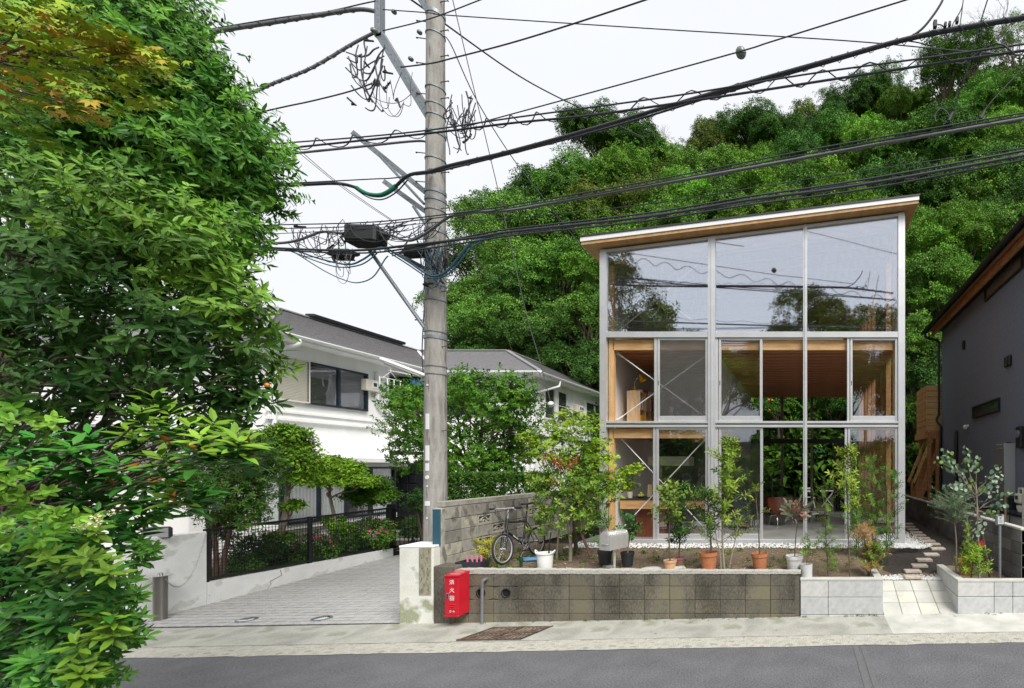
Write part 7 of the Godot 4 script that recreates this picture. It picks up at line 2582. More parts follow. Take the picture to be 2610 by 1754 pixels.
func front_garden() -> void:
	var s := S()
	var t: Node3D
	var gl: Material = M.leaf_gloss
	var sf: Material = M.leaf_soft
	# potted plants: pixel x, depth, pot radius, pot height, material
	var p := spot(1543, 8.35)
	t = thing("potted_plant", "black nursery pot with feathery green plant behind the mailbox", "potted plant", p, 0, "potted plants in the bed")
	pot(t, .125, .27, M.black_pot, 1.0)
	sapling(t, [Vector3(0, .2, 0), Vector3(-.05, .5, 0), Vector3(-.12, .8, 0)], .012, "shoot_thin", .12, 24, [[.15, .28], [.6, .3], [1.0, .1]], Color(.05, .14, .03), Color(.12, .26, .05), M.bark, sf, 3)
	p = spot(1600, 8.32)
	t = thing("potted_plant", "black nursery pot with glossy leaved shrub right of the mailbox", "potted plant", p, 0, "potted plants in the bed")
	pot(t, .115, .25, M.black_pot, 1.0)
	sapling(t, [Vector3(0, .2, 0), Vector3(.03, .5, 0), Vector3(.02, .82, 0)], .014, "shoot_broad", .15, 16, [[.35, .2], [.7, .24], [1.0, .06]], Color(.04, .13, .025), Color(.11, .25, .05), M.pale_bark, gl, 3)
	p = spot(1709, 7.95)
	t = thing("potted_plant", "small orange terracotta pot with slim twiggy shrub", "potted plant", p, 0, "potted plants in the bed")
	pot(t, .105, .19, M.pale_terracotta)
	sapling(t, [Vector3(0, .15, 0), Vector3(-.02, .6, 0), Vector3(.02, 1.1, 0), Vector3(-.03, 1.42, 0)], .014, "maple", .2, 26, [[.42, .26], [.7, .36], [1.0, .12]], Color(.09, .19, .02), Color(.22, .3, .05), M.bark, sf, 3)
	p = spot(1731, 8.25)
	t = thing("potted_plant", "grey mauve pot with dense dark green shrub behind the small terracotta pot", "potted plant", p, 0, "potted plants in the bed")
	pot(t, .1, .17, M.mauve_pot)
	sapling(t, [Vector3(0, .12, 0), Vector3(.02, .5, 0), Vector3(.06, 1.0, 0), Vector3(.02, 1.36, 0)], .014, "shoot", .14, 60, [[.25, .18], [.6, .3], [.85, .26], [1.0, .08]], Color(.025, .08, .018), Color(.08, .17, .03), M.bark, gl, 4)
	p = spot(1807, 8.0)
	t = thing("potted_plant", "largest brown terracotta pot under the tall pale-stemmed shrub", "potted plant", p, 0, "potted plants in the bed")
	pot(t, .155, .31, M.terracotta)
	sapling(t, [Vector3(.04, .26, 0), Vector3(.03, .6, 0), Vector3(.0, 1.0, 0), Vector3(-.02, 1.25, 0)], .018, "shoot", .15, 30, [[.3, .2], [.7, .25], [1.0, .1]], Color(.05, .13, .02), Color(.14, .25, .04), M.bark, sf, 3)
	p = spot(1848, 7.96)
	t = thing("young_tree", "tall bright green young tree with three pale stems before the sliding sash", "young tree", p)
	s = S()
	for e in [[Vector3(-.06, 0, 0), Vector3(-.16, .8, 0)], [Vector3(.06, 0, 0), Vector3(.22, .75, .05)]]:
		tube(s, wobble(e[0], e[1], 3, .03), .014, .007, 6)
	put("side_stem", s, M.pale_bark, t)
	sapling(t, [Vector3(0, -.05, 0), Vector3(-.04, .6, 0), Vector3(.03, 1.2, 0), Vector3(.06, 1.7, 0), Vector3(.12, 2.05, 0)], .02, "shoot", .19, 62, [[.18, .5], [.35, .55], [.55, .42], [.75, .28], [1.0, .1]], Color(.12, .24, .02), Color(.3, .4, .06), M.pale_bark, sf, 3)
	p = spot(1937, 8.05)
	t = thing("potted_plant", "clean orange terracotta pot with sparse budding sapling", "potted plant", p, 0, "potted plants in the bed")
	pot(t, .14, .28, M.terracotta)
	sapling(t, [Vector3(0, .22, 0), Vector3(-.02, .7, 0), Vector3(-.06, 1.2, 0), Vector3(-.05, 1.42, 0)], .013, "shoot", .1, 9, [[.45, .3], [.7, .12], [1.0, .05]], Color(.12, .2, .03), Color(.28, .3, .08), M.bark, sf, 2)
	p = spot(2026, 8.1)
	t = thing("potted_plant", "chalky white pot with red and silver twiggy sapling", "potted plant", p, 0, "potted plants in the bed")
	pot(t, .145, .3, M.old_white_pot, 1.0, .75)
	sapling(t, [Vector3(0, .22, 0), Vector3(.02, .6, 0), Vector3(.06, .95, 0), Vector3(.05, 1.15, 0)], .012, "maple", .13, 18, [[.55, .28], [.75, .26], [1.0, .1]], Color(.2, .05, .04), Color(.3, .13, .1), M.bark, sf, 2)
	var items := []
	blob(items, Vector3(.04, 1.05, 0), Vector3(.24, .16, .2), 60, .1, Color(.16, .2, .13), Color(.3, .33, .24), .6, .2)
	many("silver_foliage", SP.feather, sf, items, t)
	p = spot(2056, 7.93)
	t = thing("potted_plant", "grey concrete cylinder pot with thin sapling at the joint of the walls", "potted plant", Vector3(p.x, .66, p.z), 0, "potted plants in the bed")
	pot(t, .1, .24, M.light_block, 0, .98)
	sapling(t, [Vector3(0, .15, 0), Vector3(.02, .4, 0), Vector3(.05, .62, 0)], .007, "shoot", .11, 12, [[.4, .14], [.8, .2], [1.0, .05]], Color(.07, .17, .02), Color(.18, .28, .05), M.bark, sf, 2)
	p = Vector3(1.21, .7, -8.55)
	t = thing("potted_plant", "small mauve pot standing empty on the planter wall corner", "pot", p, 0, "potted plants in the bed")
	pot(t, .085, .16, M.mauve_pot)
	# saplings in the ground
	p = spot(2112, 8.0)
	t = thing("young_tree", "thin feathery sapling with arching leaflets right of the slim mullion", "young tree", p)
	sapling(t, [Vector3(0, 0, 0), Vector3(-.03, .5, 0), Vector3(-.06, 1.0, 0), Vector3(-.1, 1.5, 0)], .012, "shoot_thin", .11, 60, [[.08, .16], [.3, .22], [.6, .16], [.85, .26], [1.0, .12]], Color(.07, .18, .02), Color(.17, .3, .05), M.bark, sf, 3)
	p = spot(2167, 7.95)
	t = thing("young_tree", "tall slim yellow-green sapling with pale flower tips before the right sash", "young tree", p)
	sapling(t, [Vector3(0, -.02, 0), Vector3(-.02, .6, 0), Vector3(-.04, 1.2, 0), Vector3(-.07, 1.75, 0), Vector3(-.05, 2.05, 0)], .014, "shoot", .17, 40, [[.42, .3], [.6, .32], [.75, .18], [.9, .22], [1.0, .16]], Color(.16, .28, .02), Color(.36, .44, .07), M.bark, sf, 3)
	items = []
	for k in 12:
		items.append([Transform3D(up_basis(Vector3.UP, .045), Vector3(-.05 + rr(-.2, .2), 2.07 + rr(-.03, .05), rr(-.1, .1))), Color(.75, .66, .5)])
	many("flower", SP.blossom, M.petal, items, t)
	p = spot(2222, 9.4)
	t = thing("bushy_shrub", "tall fine-leaved bushy shrub with green canes before the right bay", "shrub", p)
	s = S()
	for x in [-.3, 0.0, .28]:
		tube(s, [Vector3(x, 0, .05), Vector3(x + .01, 1.5, .05)], .01, .01, 6)
	put("cane", s, M.green_stake, t)
	for e in [[Vector3(-.25, 0, 0), Vector3(-.35, 1.5, 0)], [Vector3(0, 0, 0), Vector3(.0, 2.0, 0)], [Vector3(.25, 0, .05), Vector3(.42, 1.75, 0)]]:
		sapling(t, [e[0], e[0].lerp(e[1], .4) + Vector3(.03, 0, 0), e[1]], .012, "shoot_thin", .14, 70, [[.2, .22], [.5, .34], [.8, .28], [1.0, .12]], Color(.05, .15, .02), Color(.14, .28, .04), M.bark, sf, 3)
	p = spot(2218, 8.1)
	t = thing("smoke_bush", "red and orange leaved bush with fluffy tan plume head", "shrub", p)
	items = []
	sapling(t, [Vector3(0, 0, 0), Vector3(.02, .25, 0), Vector3(.05, .52, 0)], .014, "shoot", .12, 55, [[.35, .2], [.7, .26], [1.0, .12]], Color(.1, .22, .025), Color(.34, .2, .07), M.bark, sf, 3)
	blob(items, Vector3(-.1, .78, 0), Vector3(.17, .15, .15), 60, .14, Color(.42, .25, .11), Color(.58, .4, .2), .2, .1)
	many("plume", SP.plume, sf, items, t)
	s = S()
	tube(s, wobble(Vector3(0, .3, 0), Vector3(-.1, .75, 0), 2, .02), .008, .005, 5)
	put("plume_stalk", s, M.bark, t)
	# maple, and the red-tipped evergreen under it, with a leaning prop
	p = spot(1454, 8.7)
	t = thing("red_tipped_shrub", "evergreen young tree with red new leaf tips beside the bicycle", "young tree", p)
	items = []
	s = S()
	tube(s, wobble(Vector3(0, -.05, 0), Vector3(-.08, 1.15, 0), 3, .04), .035, .02, 7)
	tube(s, wobble(Vector3(-.3, -.05, -.1), Vector3(-.2, 1.0, -.1), 3, .04), .022, .014, 7)
	for e in [[1445, 1210, .36], [1400, 1225, .3], [1490, 1225, .3], [1430, 1270, .34], [1490, 1280, .3], [1395, 1290, .22], [1380, 1335, .2], [1455, 1320, .26], [1510, 1320, .22], [1540, 1260, .22]]:
		var c := P(e[0], e[1], 8.7 + rr(-.25, .25)) - p
		blob(items, c, Vector3.ONE * e[2], int(150 * e[2]), .145, Color(.08, .2, .02), Color(.27, .4, .06), .7, .35)
		tube(s, wobble(Vector3(-.05, .7, 0), c, 3, .05), .012, .005, 5, false)
	put("trunk", s, M.pale_bark, t)
	many("crown", SP.shoot_broad, gl, items, t)
	items = []
	for e in [[1420, 1185, 12], [1445, 1195, 14], [1400, 1175, 9], [1405, 1240, 6], [1460, 1180, 6]]:
		for k in e[2]:
			items.append([Transform3D(up_basis(Vector3.UP + rand_dir() * .5, rr(.08, .12)), P(e[0] + rr(-14, 14), e[1] + rr(-10, 10), 8.5) - p), tone(Color(.55, .05, .02), Color(.7, .16, .05))])
	many("red_tips", SP.shoot_thin, sf, items, t)
	p = spot(1470, 9.3)
	t = thing("maple", "light green maple rising above the red-tipped young tree", "tree", p)
	s = S()
	items = []
	tube(s, wobble(Vector3(0, -.05, 0), Vector3(-.05, 1.7, 0), 4, .06), .04, .02, 7)
	for e in [[1430, 1080, .3], [1400, 1105, .32], [1450, 1060, .24], [1480, 1100, .34], [1435, 1130, .36], [1500, 1070, .22], [1370, 1120, .26], [1345, 1112, .14], [1390, 1150, .3], [1490, 1150, .36], [1530, 1130, .22], [1545, 1170, .24], [1570, 1215, .28], [1545, 1245, .28], [1600, 1200, .16], [1595, 1235, .2], [1360, 1155, .2], [1510, 1210, .3], [1440, 1170, .3], [1620, 1190, .1]]:
		var c := P(e[0], e[1], 9.0 + rr(-.3, .3)) - p
		blob(items, c, Vector3(e[2], e[2] * .55, e[2]), int(95 * e[2]), .2, Color(.14, .3, .012), Color(.34, .48, .03), 1.4, .2)
		tube(s, wobble(Vector3(-.03, rr(.7, 1.5), 0), c, 3, .06), .014, .004, 5, false)
	put("trunk", s, M.bark, t)
	many("crown", SP.maple, sf, items, t)
	s = S()
	tube(s, [P(1506, 1417, 8.6), P(1458, 1300, 8.75)], .026, .02, 8)
	tag(put("leaning_prop", s, M.old_timber), "dark reddish wooden prop leaning against the young tree", "prop")
	# yellow-leaved bushlet by the seed tray
	p = spot(1240, 8.3)
	t = thing("yellow_shrub", "small yellow-leaved shrub behind the black seed tray", "shrub", p)
	sapling(t, [Vector3(0, 0, 0), Vector3(.02, .2, 0), Vector3(-.03, .36, 0)], .008, "shoot", .1, 30, [[.2, .2], [.6, .26], [1.0, .12]], Color(.3, .32, .02), Color(.5, .48, .05), M.bark, sf, 3)
	# bucket with its cane
	p = spot(1390, 8.1)
	t = thing("white_bucket", "white plastic bucket with two lug handles holding a black cane", "bucket", p)
	s = S()
	lathe(s, Vector3.ZERO, [Vector2(0, 0), Vector2(.11, 0), Vector2(.128, .26), Vector2(.142, .262), Vector2(.142, .282), Vector2(.126, .28), Vector2(.108, .02), Vector2(0, .02)], 24)
	put("bucket", s, M.white_plastic, t)
	for sg in [-1.0, 1.0]:
		s = S()
		tube(s, curve([Vector3(sg * .135, .27, -.04), Vector3(sg * .165, .32, 0), Vector3(sg * .135, .27, .04)], 4), .01)
		put("lug", s, M.white_plastic, t)
	s = S()
	tube(s, curve([Vector3(.06, .05, 0), Vector3(.07, .4, 0), Vector3(.09, .62, -.02)], 4), .014, .01)
	tag(put("cane", s, M.black_metal), "black cane standing in the white bucket", "cane").position = p
	t = thing("seed_tray", "black plastic seed tray with pink plant labels on the wall top", "seed tray", spot(1205, 8.02) + Vector3.UP * .04)
	s = S()
	for e in [[-.2, .2, -.13, -.11], [-.2, .2, .11, .13], [-.2, -.18, -.11, .11], [.18, .2, -.11, .11], [-.01, .01, -.11, .11]]:
		cbox(s, Vector3(e[0], 0, e[2]), Vector3(e[1], .12, e[3]), .004)
	cbox(s, Vector3(-.18, .0, -.11), Vector3(.18, .07, .11))
	put("tray", s, M.black_pot, t)
	s = S()
	cbox(s, Vector3(-.175, .072, -.105), Vector3(.175, .085, .105))
	put("compost", s, M.dark_soil, t)
	for x in [-.07, .01, .09, .16]:
		s = S()
		box(s, Vector3(x, .15, .02), Vector3(.03, .12, .006), .002, Basis(Vector3.BACK, rr(-.1, .1)))
		put("plant_label", s, M.pink, t)
	s = S()
	box(s, spot(1352, 8.75) + Vector3.UP * .035, Vector3(.27, .04, .2), .008, Basis(Vector3.UP, .35))
	tag(put("meter_lid", s, M.pale_blue), "faded blue meter box lid set in the ground by the bucket", "lid")
	t = thing("standpipe", "short green capped pipe beside the white bucket", "pipe", spot(1329, 8.25))
	s = S()
	lathe(s, Vector3.ZERO, [Vector2(.022, 0), Vector2(.022, .1), Vector2(.034, .1), Vector2(.034, .15), Vector2(0, .155)], 12)
	put("pipe", s, M.green_stake, t)
	# flat stones and covers
	for e in [[1552, 8.22, .1, .02, "small pale round cover beside the mailbox post", M.pale_concrete], [1515, 7.95, .17, .03, "rough grey flat stone in front of the mailbox post", M.lava], [1660, 7.98, .17, .035, "large pale round concrete cover between mailbox and pots", M.pale_concrete]]:
		t = thing("ground_cover_disc", e[4], "cover", spot(e[0], e[1]))
		s = S()
		lathe(s, Vector3.ZERO, [Vector2(e[2], 0), Vector2(e[2], e[3]), Vector2(e[2] * .92, e[3] + .008), Vector2(0, e[3] + .008)], 20)
		put("disc", s, e[5], t)
	s = S()
	box(s, spot(1732, 7.96) + Vector3.UP * .03, Vector3(.2, .1, .12), .02, Basis(Vector3.UP, .4))
	tag(put("stone_block", s, M.kerb), "rough grey block beside the small terracotta pot", "stone")

	mailbox()
	bicycle()

func mailbox() -> void:
	var p := spot(1567, 7.95)
	var t := thing("mailbox", "stainless steel arched mailbox on a slim post in the bed", "mailbox", p, 1.2)
	t.scale = Vector3.ONE * .95
	var s := S()
	tube(s, [Vector3.ZERO, Vector3(0, .4, 0)], .022, .022, 12)
	put("post", s, M.steel_brushed, t)
	var prof := PackedVector2Array([Vector2(-.11, 0), Vector2(.11, 0), Vector2(.11, .2)])
	for k in range(1, 12):
		var a := PI * k / 12
		prof.append(Vector2(cos(a) * .11, .2 + sin(a) * .115))
	prof.append(Vector2(-.11, .2))
	var xf := Transform3D(Basis(Vector3(0, 0, 1), Vector3.UP, Vector3(-1, 0, 0)), Vector3(0, .4, 0))
	s = S()
	prism(s, prof, -.22, .2, xf)
	put("body", s, M.steel_brushed, t)
	var door := PackedVector2Array()
	for v in prof:
		door.append(Vector2(v.x * 1.04, v.y * 1.02 - .002))
	s = S()
	prism(s, door, .201, .225, xf)
	var d := put("door", s, M.steel_brushed, t)
	var inner := PackedVector2Array()
	for v in prof:
		inner.append(Vector2(v.x * .72, v.y * .62 + .1))
	s = S()
	prism(s, inner, .226, .232, xf)
	put("flap", s, M.steel_brushed, d)
	s = S()
	bar(s, Vector3(-.24, .5, -.06), Vector3(-.24, .5, .06), .012, .014, .003)
	put("pull", s, M.chrome, d)

func wheel(t: Node3D, called: String, c: Vector3, r: float) -> void:
	# wheel in the local YZ plane
	var n := Node3D.new()
	n.name = uniq(called, t)
	t.add_child(n, true)
	n.position = c
	var ring := func(rad: float, th: float, m: Material, nm: String) -> void:
		var s := S()
		var pts := []
		for k in 41:
			pts.append(Vector3(0, cos(TAU * k / 40) * rad, sin(TAU * k / 40) * rad))
		tube(s, pts, th, th, 8, false)
		put(nm, s, m, n)
	ring.call(r - .017, .017, M.rubber, "tyre")
	ring.call(r - .042, .01, M.grey_unit, "rim")
	for k in 20:
		var s := S()
		var a := TAU * k / 20
		tube(s, [Vector3(.018 if k % 2 else -.018, cos(a + .3) * .02, sin(a + .3) * .02), Vector3(0, cos(a) * (r - .045), sin(a) * (r - .045))], .0016, .0016, 3, false)
		put("spoke", s, M.chrome, n)
	var s2 := S()
	tube(s2, [Vector3(-.05, 0, 0), Vector3(.05, 0, 0)], .02, .02, 10)
	put("hub", s2, M.chrome, n)

func bicycle() -> void:
	var f := Vector3(-5.06, 1.12, -8.17)
	var b := Vector3(-5.0, 1.1, -9.08)
	var t := thing("bicycle", "black small-wheeled bicycle leaning by the weathered block wall", "bicycle", Vector3(-5.03, .84, -8.6))
	var d := (f - b)
	t.rotation.y = atan2(d.x, d.z)
	t.rotation.z = .07
	var wb := d.length()
	var r := .262
	var F := Vector3(0, r, wb * .5)
	var B := Vector3(0, r, -wb * .5)
	wheel(t, "front_wheel", F, r)
	wheel(t, "rear_wheel", B, r)
	var bb := Vector3(0, .27, -.07)
	var seat_top := Vector3(0, .72, -.2)
	var head_top := Vector3(0, .76, wb * .5 - .17)
	var head_low := Vector3(0, .56, wb * .5 - .1)
	var s := S()
	for e in [[bb, seat_top, .018], [seat_top - Vector3(0, .06, 0), head_top - Vector3(0, .06, 0), .016], [bb, head_low, .02], [head_top, head_low, .022]]:
		tube(s, [e[0], e[1]], e[2], e[2], 10)
	for x in [-.05, .05]:
		tube(s, [bb + Vector3(x * .6, 0, 0), B + Vector3(x, 0, 0)], .01, .008, 8)
		tube(s, [seat_top + Vector3(x * .3, -.08, 0), B + Vector3(x, 0, 0)], .009, .007, 8)
	put("frame", s, M.black_metal, t)
	s = S()
	for x in [-.05, .05]:
		tube(s, curve([head_low + Vector3(x * .6, 0, .01), head_low + Vector3(x, -.06, .03), F + Vector3(x, 0, 0)], 4), .013, .009, 8)
	put("fork", s, M.black_metal, t)
	s = S()
	tube(s, [head_top, head_top + Vector3(0, .17, -.03)], .016, .016, 8)
	tube(s, [head_top + Vector3(0, .17, -.03), head_top + Vector3(0, .18, .06)], .016, .016, 8)
	put("stem", s, M.chrome, t)
	var hb := head_top + Vector3(0, .18, .06)
	s = S()
	tube(s, [hb + Vector3(-.27, .005, -.02), hb, hb + Vector3(.27, .005, -.02)], .012, .012, 8)
	put("handlebar", s, M.grey_unit, t)
	for x in [-1.0, 1.0]:
		s = S()
		tube(s, [hb + Vector3(x * .17, .004, -.012), hb + Vector3(x * .285, .006, -.022)], .018, .018, 8)
		put("grip", s, M.rubber, t)
		s = S()
		tube(s, [hb + Vector3(x * .15, -.005, .02), hb + Vector3(x * .24, -.03, .05)], .007, .005, 6)
		put("brake_lever", s, M.chrome, t)
		s = S()
		tube(s, curve([hb + Vector3(x * .14, 0, .03), hb + Vector3(x * .1, -.1, .09), hb + Vector3(x * .02, -.2, .03), head_low + Vector3(0, .03, .02)], 5), .004, .004, 5)
		put("brake_cable", s, M.rubber, t)
	s = S()
	tube(s, [seat_top, seat_top + Vector3(0, .24, -.06)], .013, .013, 8)
	put("seat_post", s, M.black_metal, t)
	s = S()
	var sp := seat_top + Vector3(0, .25, -.05)
	sheet(s, 8, 8, func(u, v):
		var w := lerpf(.075, .02, pow(v, .6))
		return sp + Vector3((u - .5) * 2.0 * w, .03 - .03 * pow(absf(u - .5) * 2.0, 2.0) - .01 * sin(v * PI), lerpf(-.13, .15, v)))
	sheet(s, 8, 8, func(u, v):
		var w := lerpf(.075, .02, pow(v, .6))
		return sp + Vector3((u - .5) * 2.0 * w, -.005 - .0 * u, lerpf(-.13, .15, v)), Vector3.DOWN)
	put("saddle", s, M.rubber, t)
	s = S()
	lathe(s, bb + Vector3(.05, 0, 0), [Vector2(.09, -.003), Vector2(.09, .003), Vector2(.075, .003), Vector2(.075, -.003), Vector2(.09, -.003)], 28, Basis(Vector3.BACK, -PI / 2))
	put("chainring", s, M.chrome, t)
	for e in [[.075, 1.0], [-.075, -1.0]]:
		s = S()
		tube(s, [bb + Vector3(e[0], 0, 0), bb + Vector3(e[0] * 1.1, -.1 * e[1], .13 * e[1])], .011, .009, 6)
		put("crank", s, M.chrome, t)
		s = S()
		box(s, bb + Vector3(e[0] * 1.1 + .045 * e[1], -.1 * e[1], .13 * e[1]), Vector3(.085, .02, .07), .004)
		put("pedal", s, M.black_metal, t)
	s = S()
	for k in [[.085, .035], [-.085, -.035]]:
		tube(s, [bb + Vector3(.05, k[0], 0), B + Vector3(.05, k[1], 0)], .004, .004, 4)
	put("chain", s, M.chrome, t)
	s = S()
	tube(s, [Vector3(-.06, .26, -.3), Vector3(-.14, .02, -.18)], .009, .008, 6)
	put("kickstand", s, M.chrome, t)
	# small frame lettering strips on the down tube, as pale worn decals
	s = S()
	for k in 6:
		var c := bb.lerp(head_low, .38 + k * .05)
		box(s, c + Vector3(.0205, .0, 0), Vector3(.002, .018, .014), 0, along(head_low - bb))
	put("decal", s, M.white_plastic, t)

# ---------------------------------------------------------------- right of the paved entrance
func right_plot() -> void:
	var by := .58
	var p := Vector3((2437 - 2050) / 1230.6 * 8.8, by, -8.8)
	var t := thing("silver_wattle", "grey-green feathery young tree in the right planter", "young tree", p)
	sapling(t, [Vector3(0, -.02, 0), Vector3(.01, .5, 0), Vector3(-.02, .95, 0), Vector3(0, 1.3, 0)], .016, "shoot_thin", .12, 70, [[.6, .42], [.8, .5], [1.0, .3]], Color(.11, .22, .1), Color(.26, .38, .22), M.pale_bark, M.leaf_soft, 4, .5)
	p = Vector3((2497 - 2050) / 1230.6 * 8.25, by, -8.25)
	t = thing("eucalyptus", "slender eucalyptus with round silver leaves in the right planter", "young tree", p)
	var s := S()
	var line := curve([Vector3(0, -.02, 0), Vector3(-.02, .7, 0), Vector3(-.04, 1.3, 0), Vector3(-.06, 1.62, 0)], 4)
	tube(s, line, .02, .012, 8)
	var items := []
	for e in [[2420, 1190, 9], [2440, 1200, 9], [2455, 1215, 9], [2472, 1200, 8], [2460, 1240, 8], [2490, 1205, 7], [2480, 1260, 8], [2500, 1255, 8], [2515, 1215, 8], [2525, 1230, 8], [2520, 1270, 8], [2530, 1290, 8], [2445, 1265, 6], [2510, 1310, 8], [2500, 1325, 5], [2430, 1175, 5], [2540, 1270, 5], [2470, 1180, 7]]:
		var c := P(e[0], e[1], 8.25 + rr(-.12, .12)) - p
		var from: Vector3 = line[clampi(int(line.size() * .72), 0, line.size() - 1)] if e[1] < 1260 else line[int(line.size() * .55)]
		tube(s, wobble(from, c, 3, .04), .008, .003, 4, false)
		for k in 2:
			items.append([Transform3D(up_basis((c - from).normalized() + rand_dir() * .6, .26), c + rand_dir() * .05), tone(Color(.16, .26, .17), Color(.36, .46, .34) if R.randf() > .3 else Color(.22, .34, .06))])
	put("stem", s, M.pale_bark, t)
	many("foliage", SP.disc, M.leaf_soft, items, t)
	s = S()
	tube(s, [P(2524, 1470, 8.3), P(2492, 1290, 8.3)], .024, .02, 8)
	tag(put("leaning_prop", s, M.old_timber), "dark wooden stake leaning beside the eucalyptus", "stake")
	s = S()
	var ty := P(2494, 1302, 8.28)
	var lp := []
	for k in 13:
		lp.append(ty + Vector3(cos(TAU * k / 12) * .045, .01 * sin(k * 2.0), sin(TAU * k / 12) * .04))
	tube(s, lp, .005, .005, 4, false)
	tag(put("tie", s, M.pale_wood), "pale twine tying the eucalyptus to its stake", "twine")
	p = Vector3((2474 - 2050) / 1230.6 * 8.05, by, -8.05)
	t = thing("bottlebrush", "bright green spiky shrub with one red bloom and tall reddish shoot", "shrub", p)
	sapling(t, [Vector3(0, 0, 0), Vector3(.03, .2, 0), Vector3(.06, .5, 0)], .01, "shoot_thin", .15, 46, [[.2, .22], [.6, .26], [1.0, .12]], Color(.14, .28, .02), Color(.32, .46, .05), M.bark, M.leaf_soft, 3)
	var sub := S()
	tube(sub, wobble(Vector3(0, .3, 0), Vector3(-.06, 1.08, 0), 3, .02), .008, .006, 6)
	put("tall_shoot", sub, M.pale_bark, t)
	items = []
	for k in 30:
		items.append([Transform3D(up_basis(Vector3(cos(k * 2.4), .5, sin(k * 2.4)), .09), Vector3(-.01 - .05 * k / 30.0, .35 + .022 * k, 0)), tone(Color(.16, .3, .03), Color(.3, .42, .06))])
	many("shoot_leaves", SP.shoot_thin, M.leaf_soft, items, t)
	items = []
	blob(items, Vector3(.18, .62, 0), Vector3(.045, .045, .045), 30, .07, Color(.6, .02, .06), Color(.75, .08, .14), .2, .2)
	many("bloom", SP.plume, M.petal, items, t)
	t = thing("terracotta_pot", "orange terracotta pot half hidden behind the bright green shrub", "pot", Vector3(2.86, by - .02, -8.55))
	pot(t, .13, .3, M.terracotta)
	# sign post
	p = Vector3((2549 - 2050) / 1230.6 * 8.1, by, -8.1)
	t = thing("notice_post", "galvanised post with a small framed grey notice in the right planter", "sign", p, -.05)
	s = S()
	tube(s, [Vector3(0, -.1, 0), Vector3(0, .93, 0)], .024, .024, 12)
	put("post", s, M.zinc, t)
	s = S()
	box(s, Vector3(0, 1.02, 0), Vector3(.15, .18, .05), .012)
	put("plate", s, M.zinc, t)
	s = S()
	box(s, Vector3(.005, 1.02, .026), Vector3(.118, .152, .008), .003)
	put("frame", s, M.charcoal, t)
	s = S()
	box(s, Vector3(.005, 1.02, .031), Vector3(.1, .132, .004))
	var card := put("card", s, M.curtain, t)
	s = S()
	lathe(s, Vector3(.005, 1.055, .0335), [Vector2(.016, 0), Vector2(.016, .002), Vector2(0, .002)], 14, Basis(Vector3.RIGHT, PI / 2))
	box(s, Vector3(.005, 1.066, .0345), Vector3(.036, .006, .002))
	for k in 3:
		box(s, Vector3(.005, 1.022 - k * .018, .0337), Vector3([.05, .06, .044][k], .006, .0015))
	put("print", s, M.print_grey, card)

# ---------------------------------------------------------------- things on the street
func stroke(s: SurfaceTool, o: Vector3, k: float, pts: Array, w := .085) -> void:
	for i in pts.size() - 1:
		var a := Vector3(pts[i][0] - .5, .5 - pts[i][1], 0) * k + o
		var b := Vector3(pts[i + 1][0] - .5, .5 - pts[i + 1][1], 0) * k + o
		var d := (b - a).normalized()
		bar(s, a - d * w * k * .4, b + d * w * k * .4, .002, w * k, 0, Vector3(-d.y, d.x, 0))

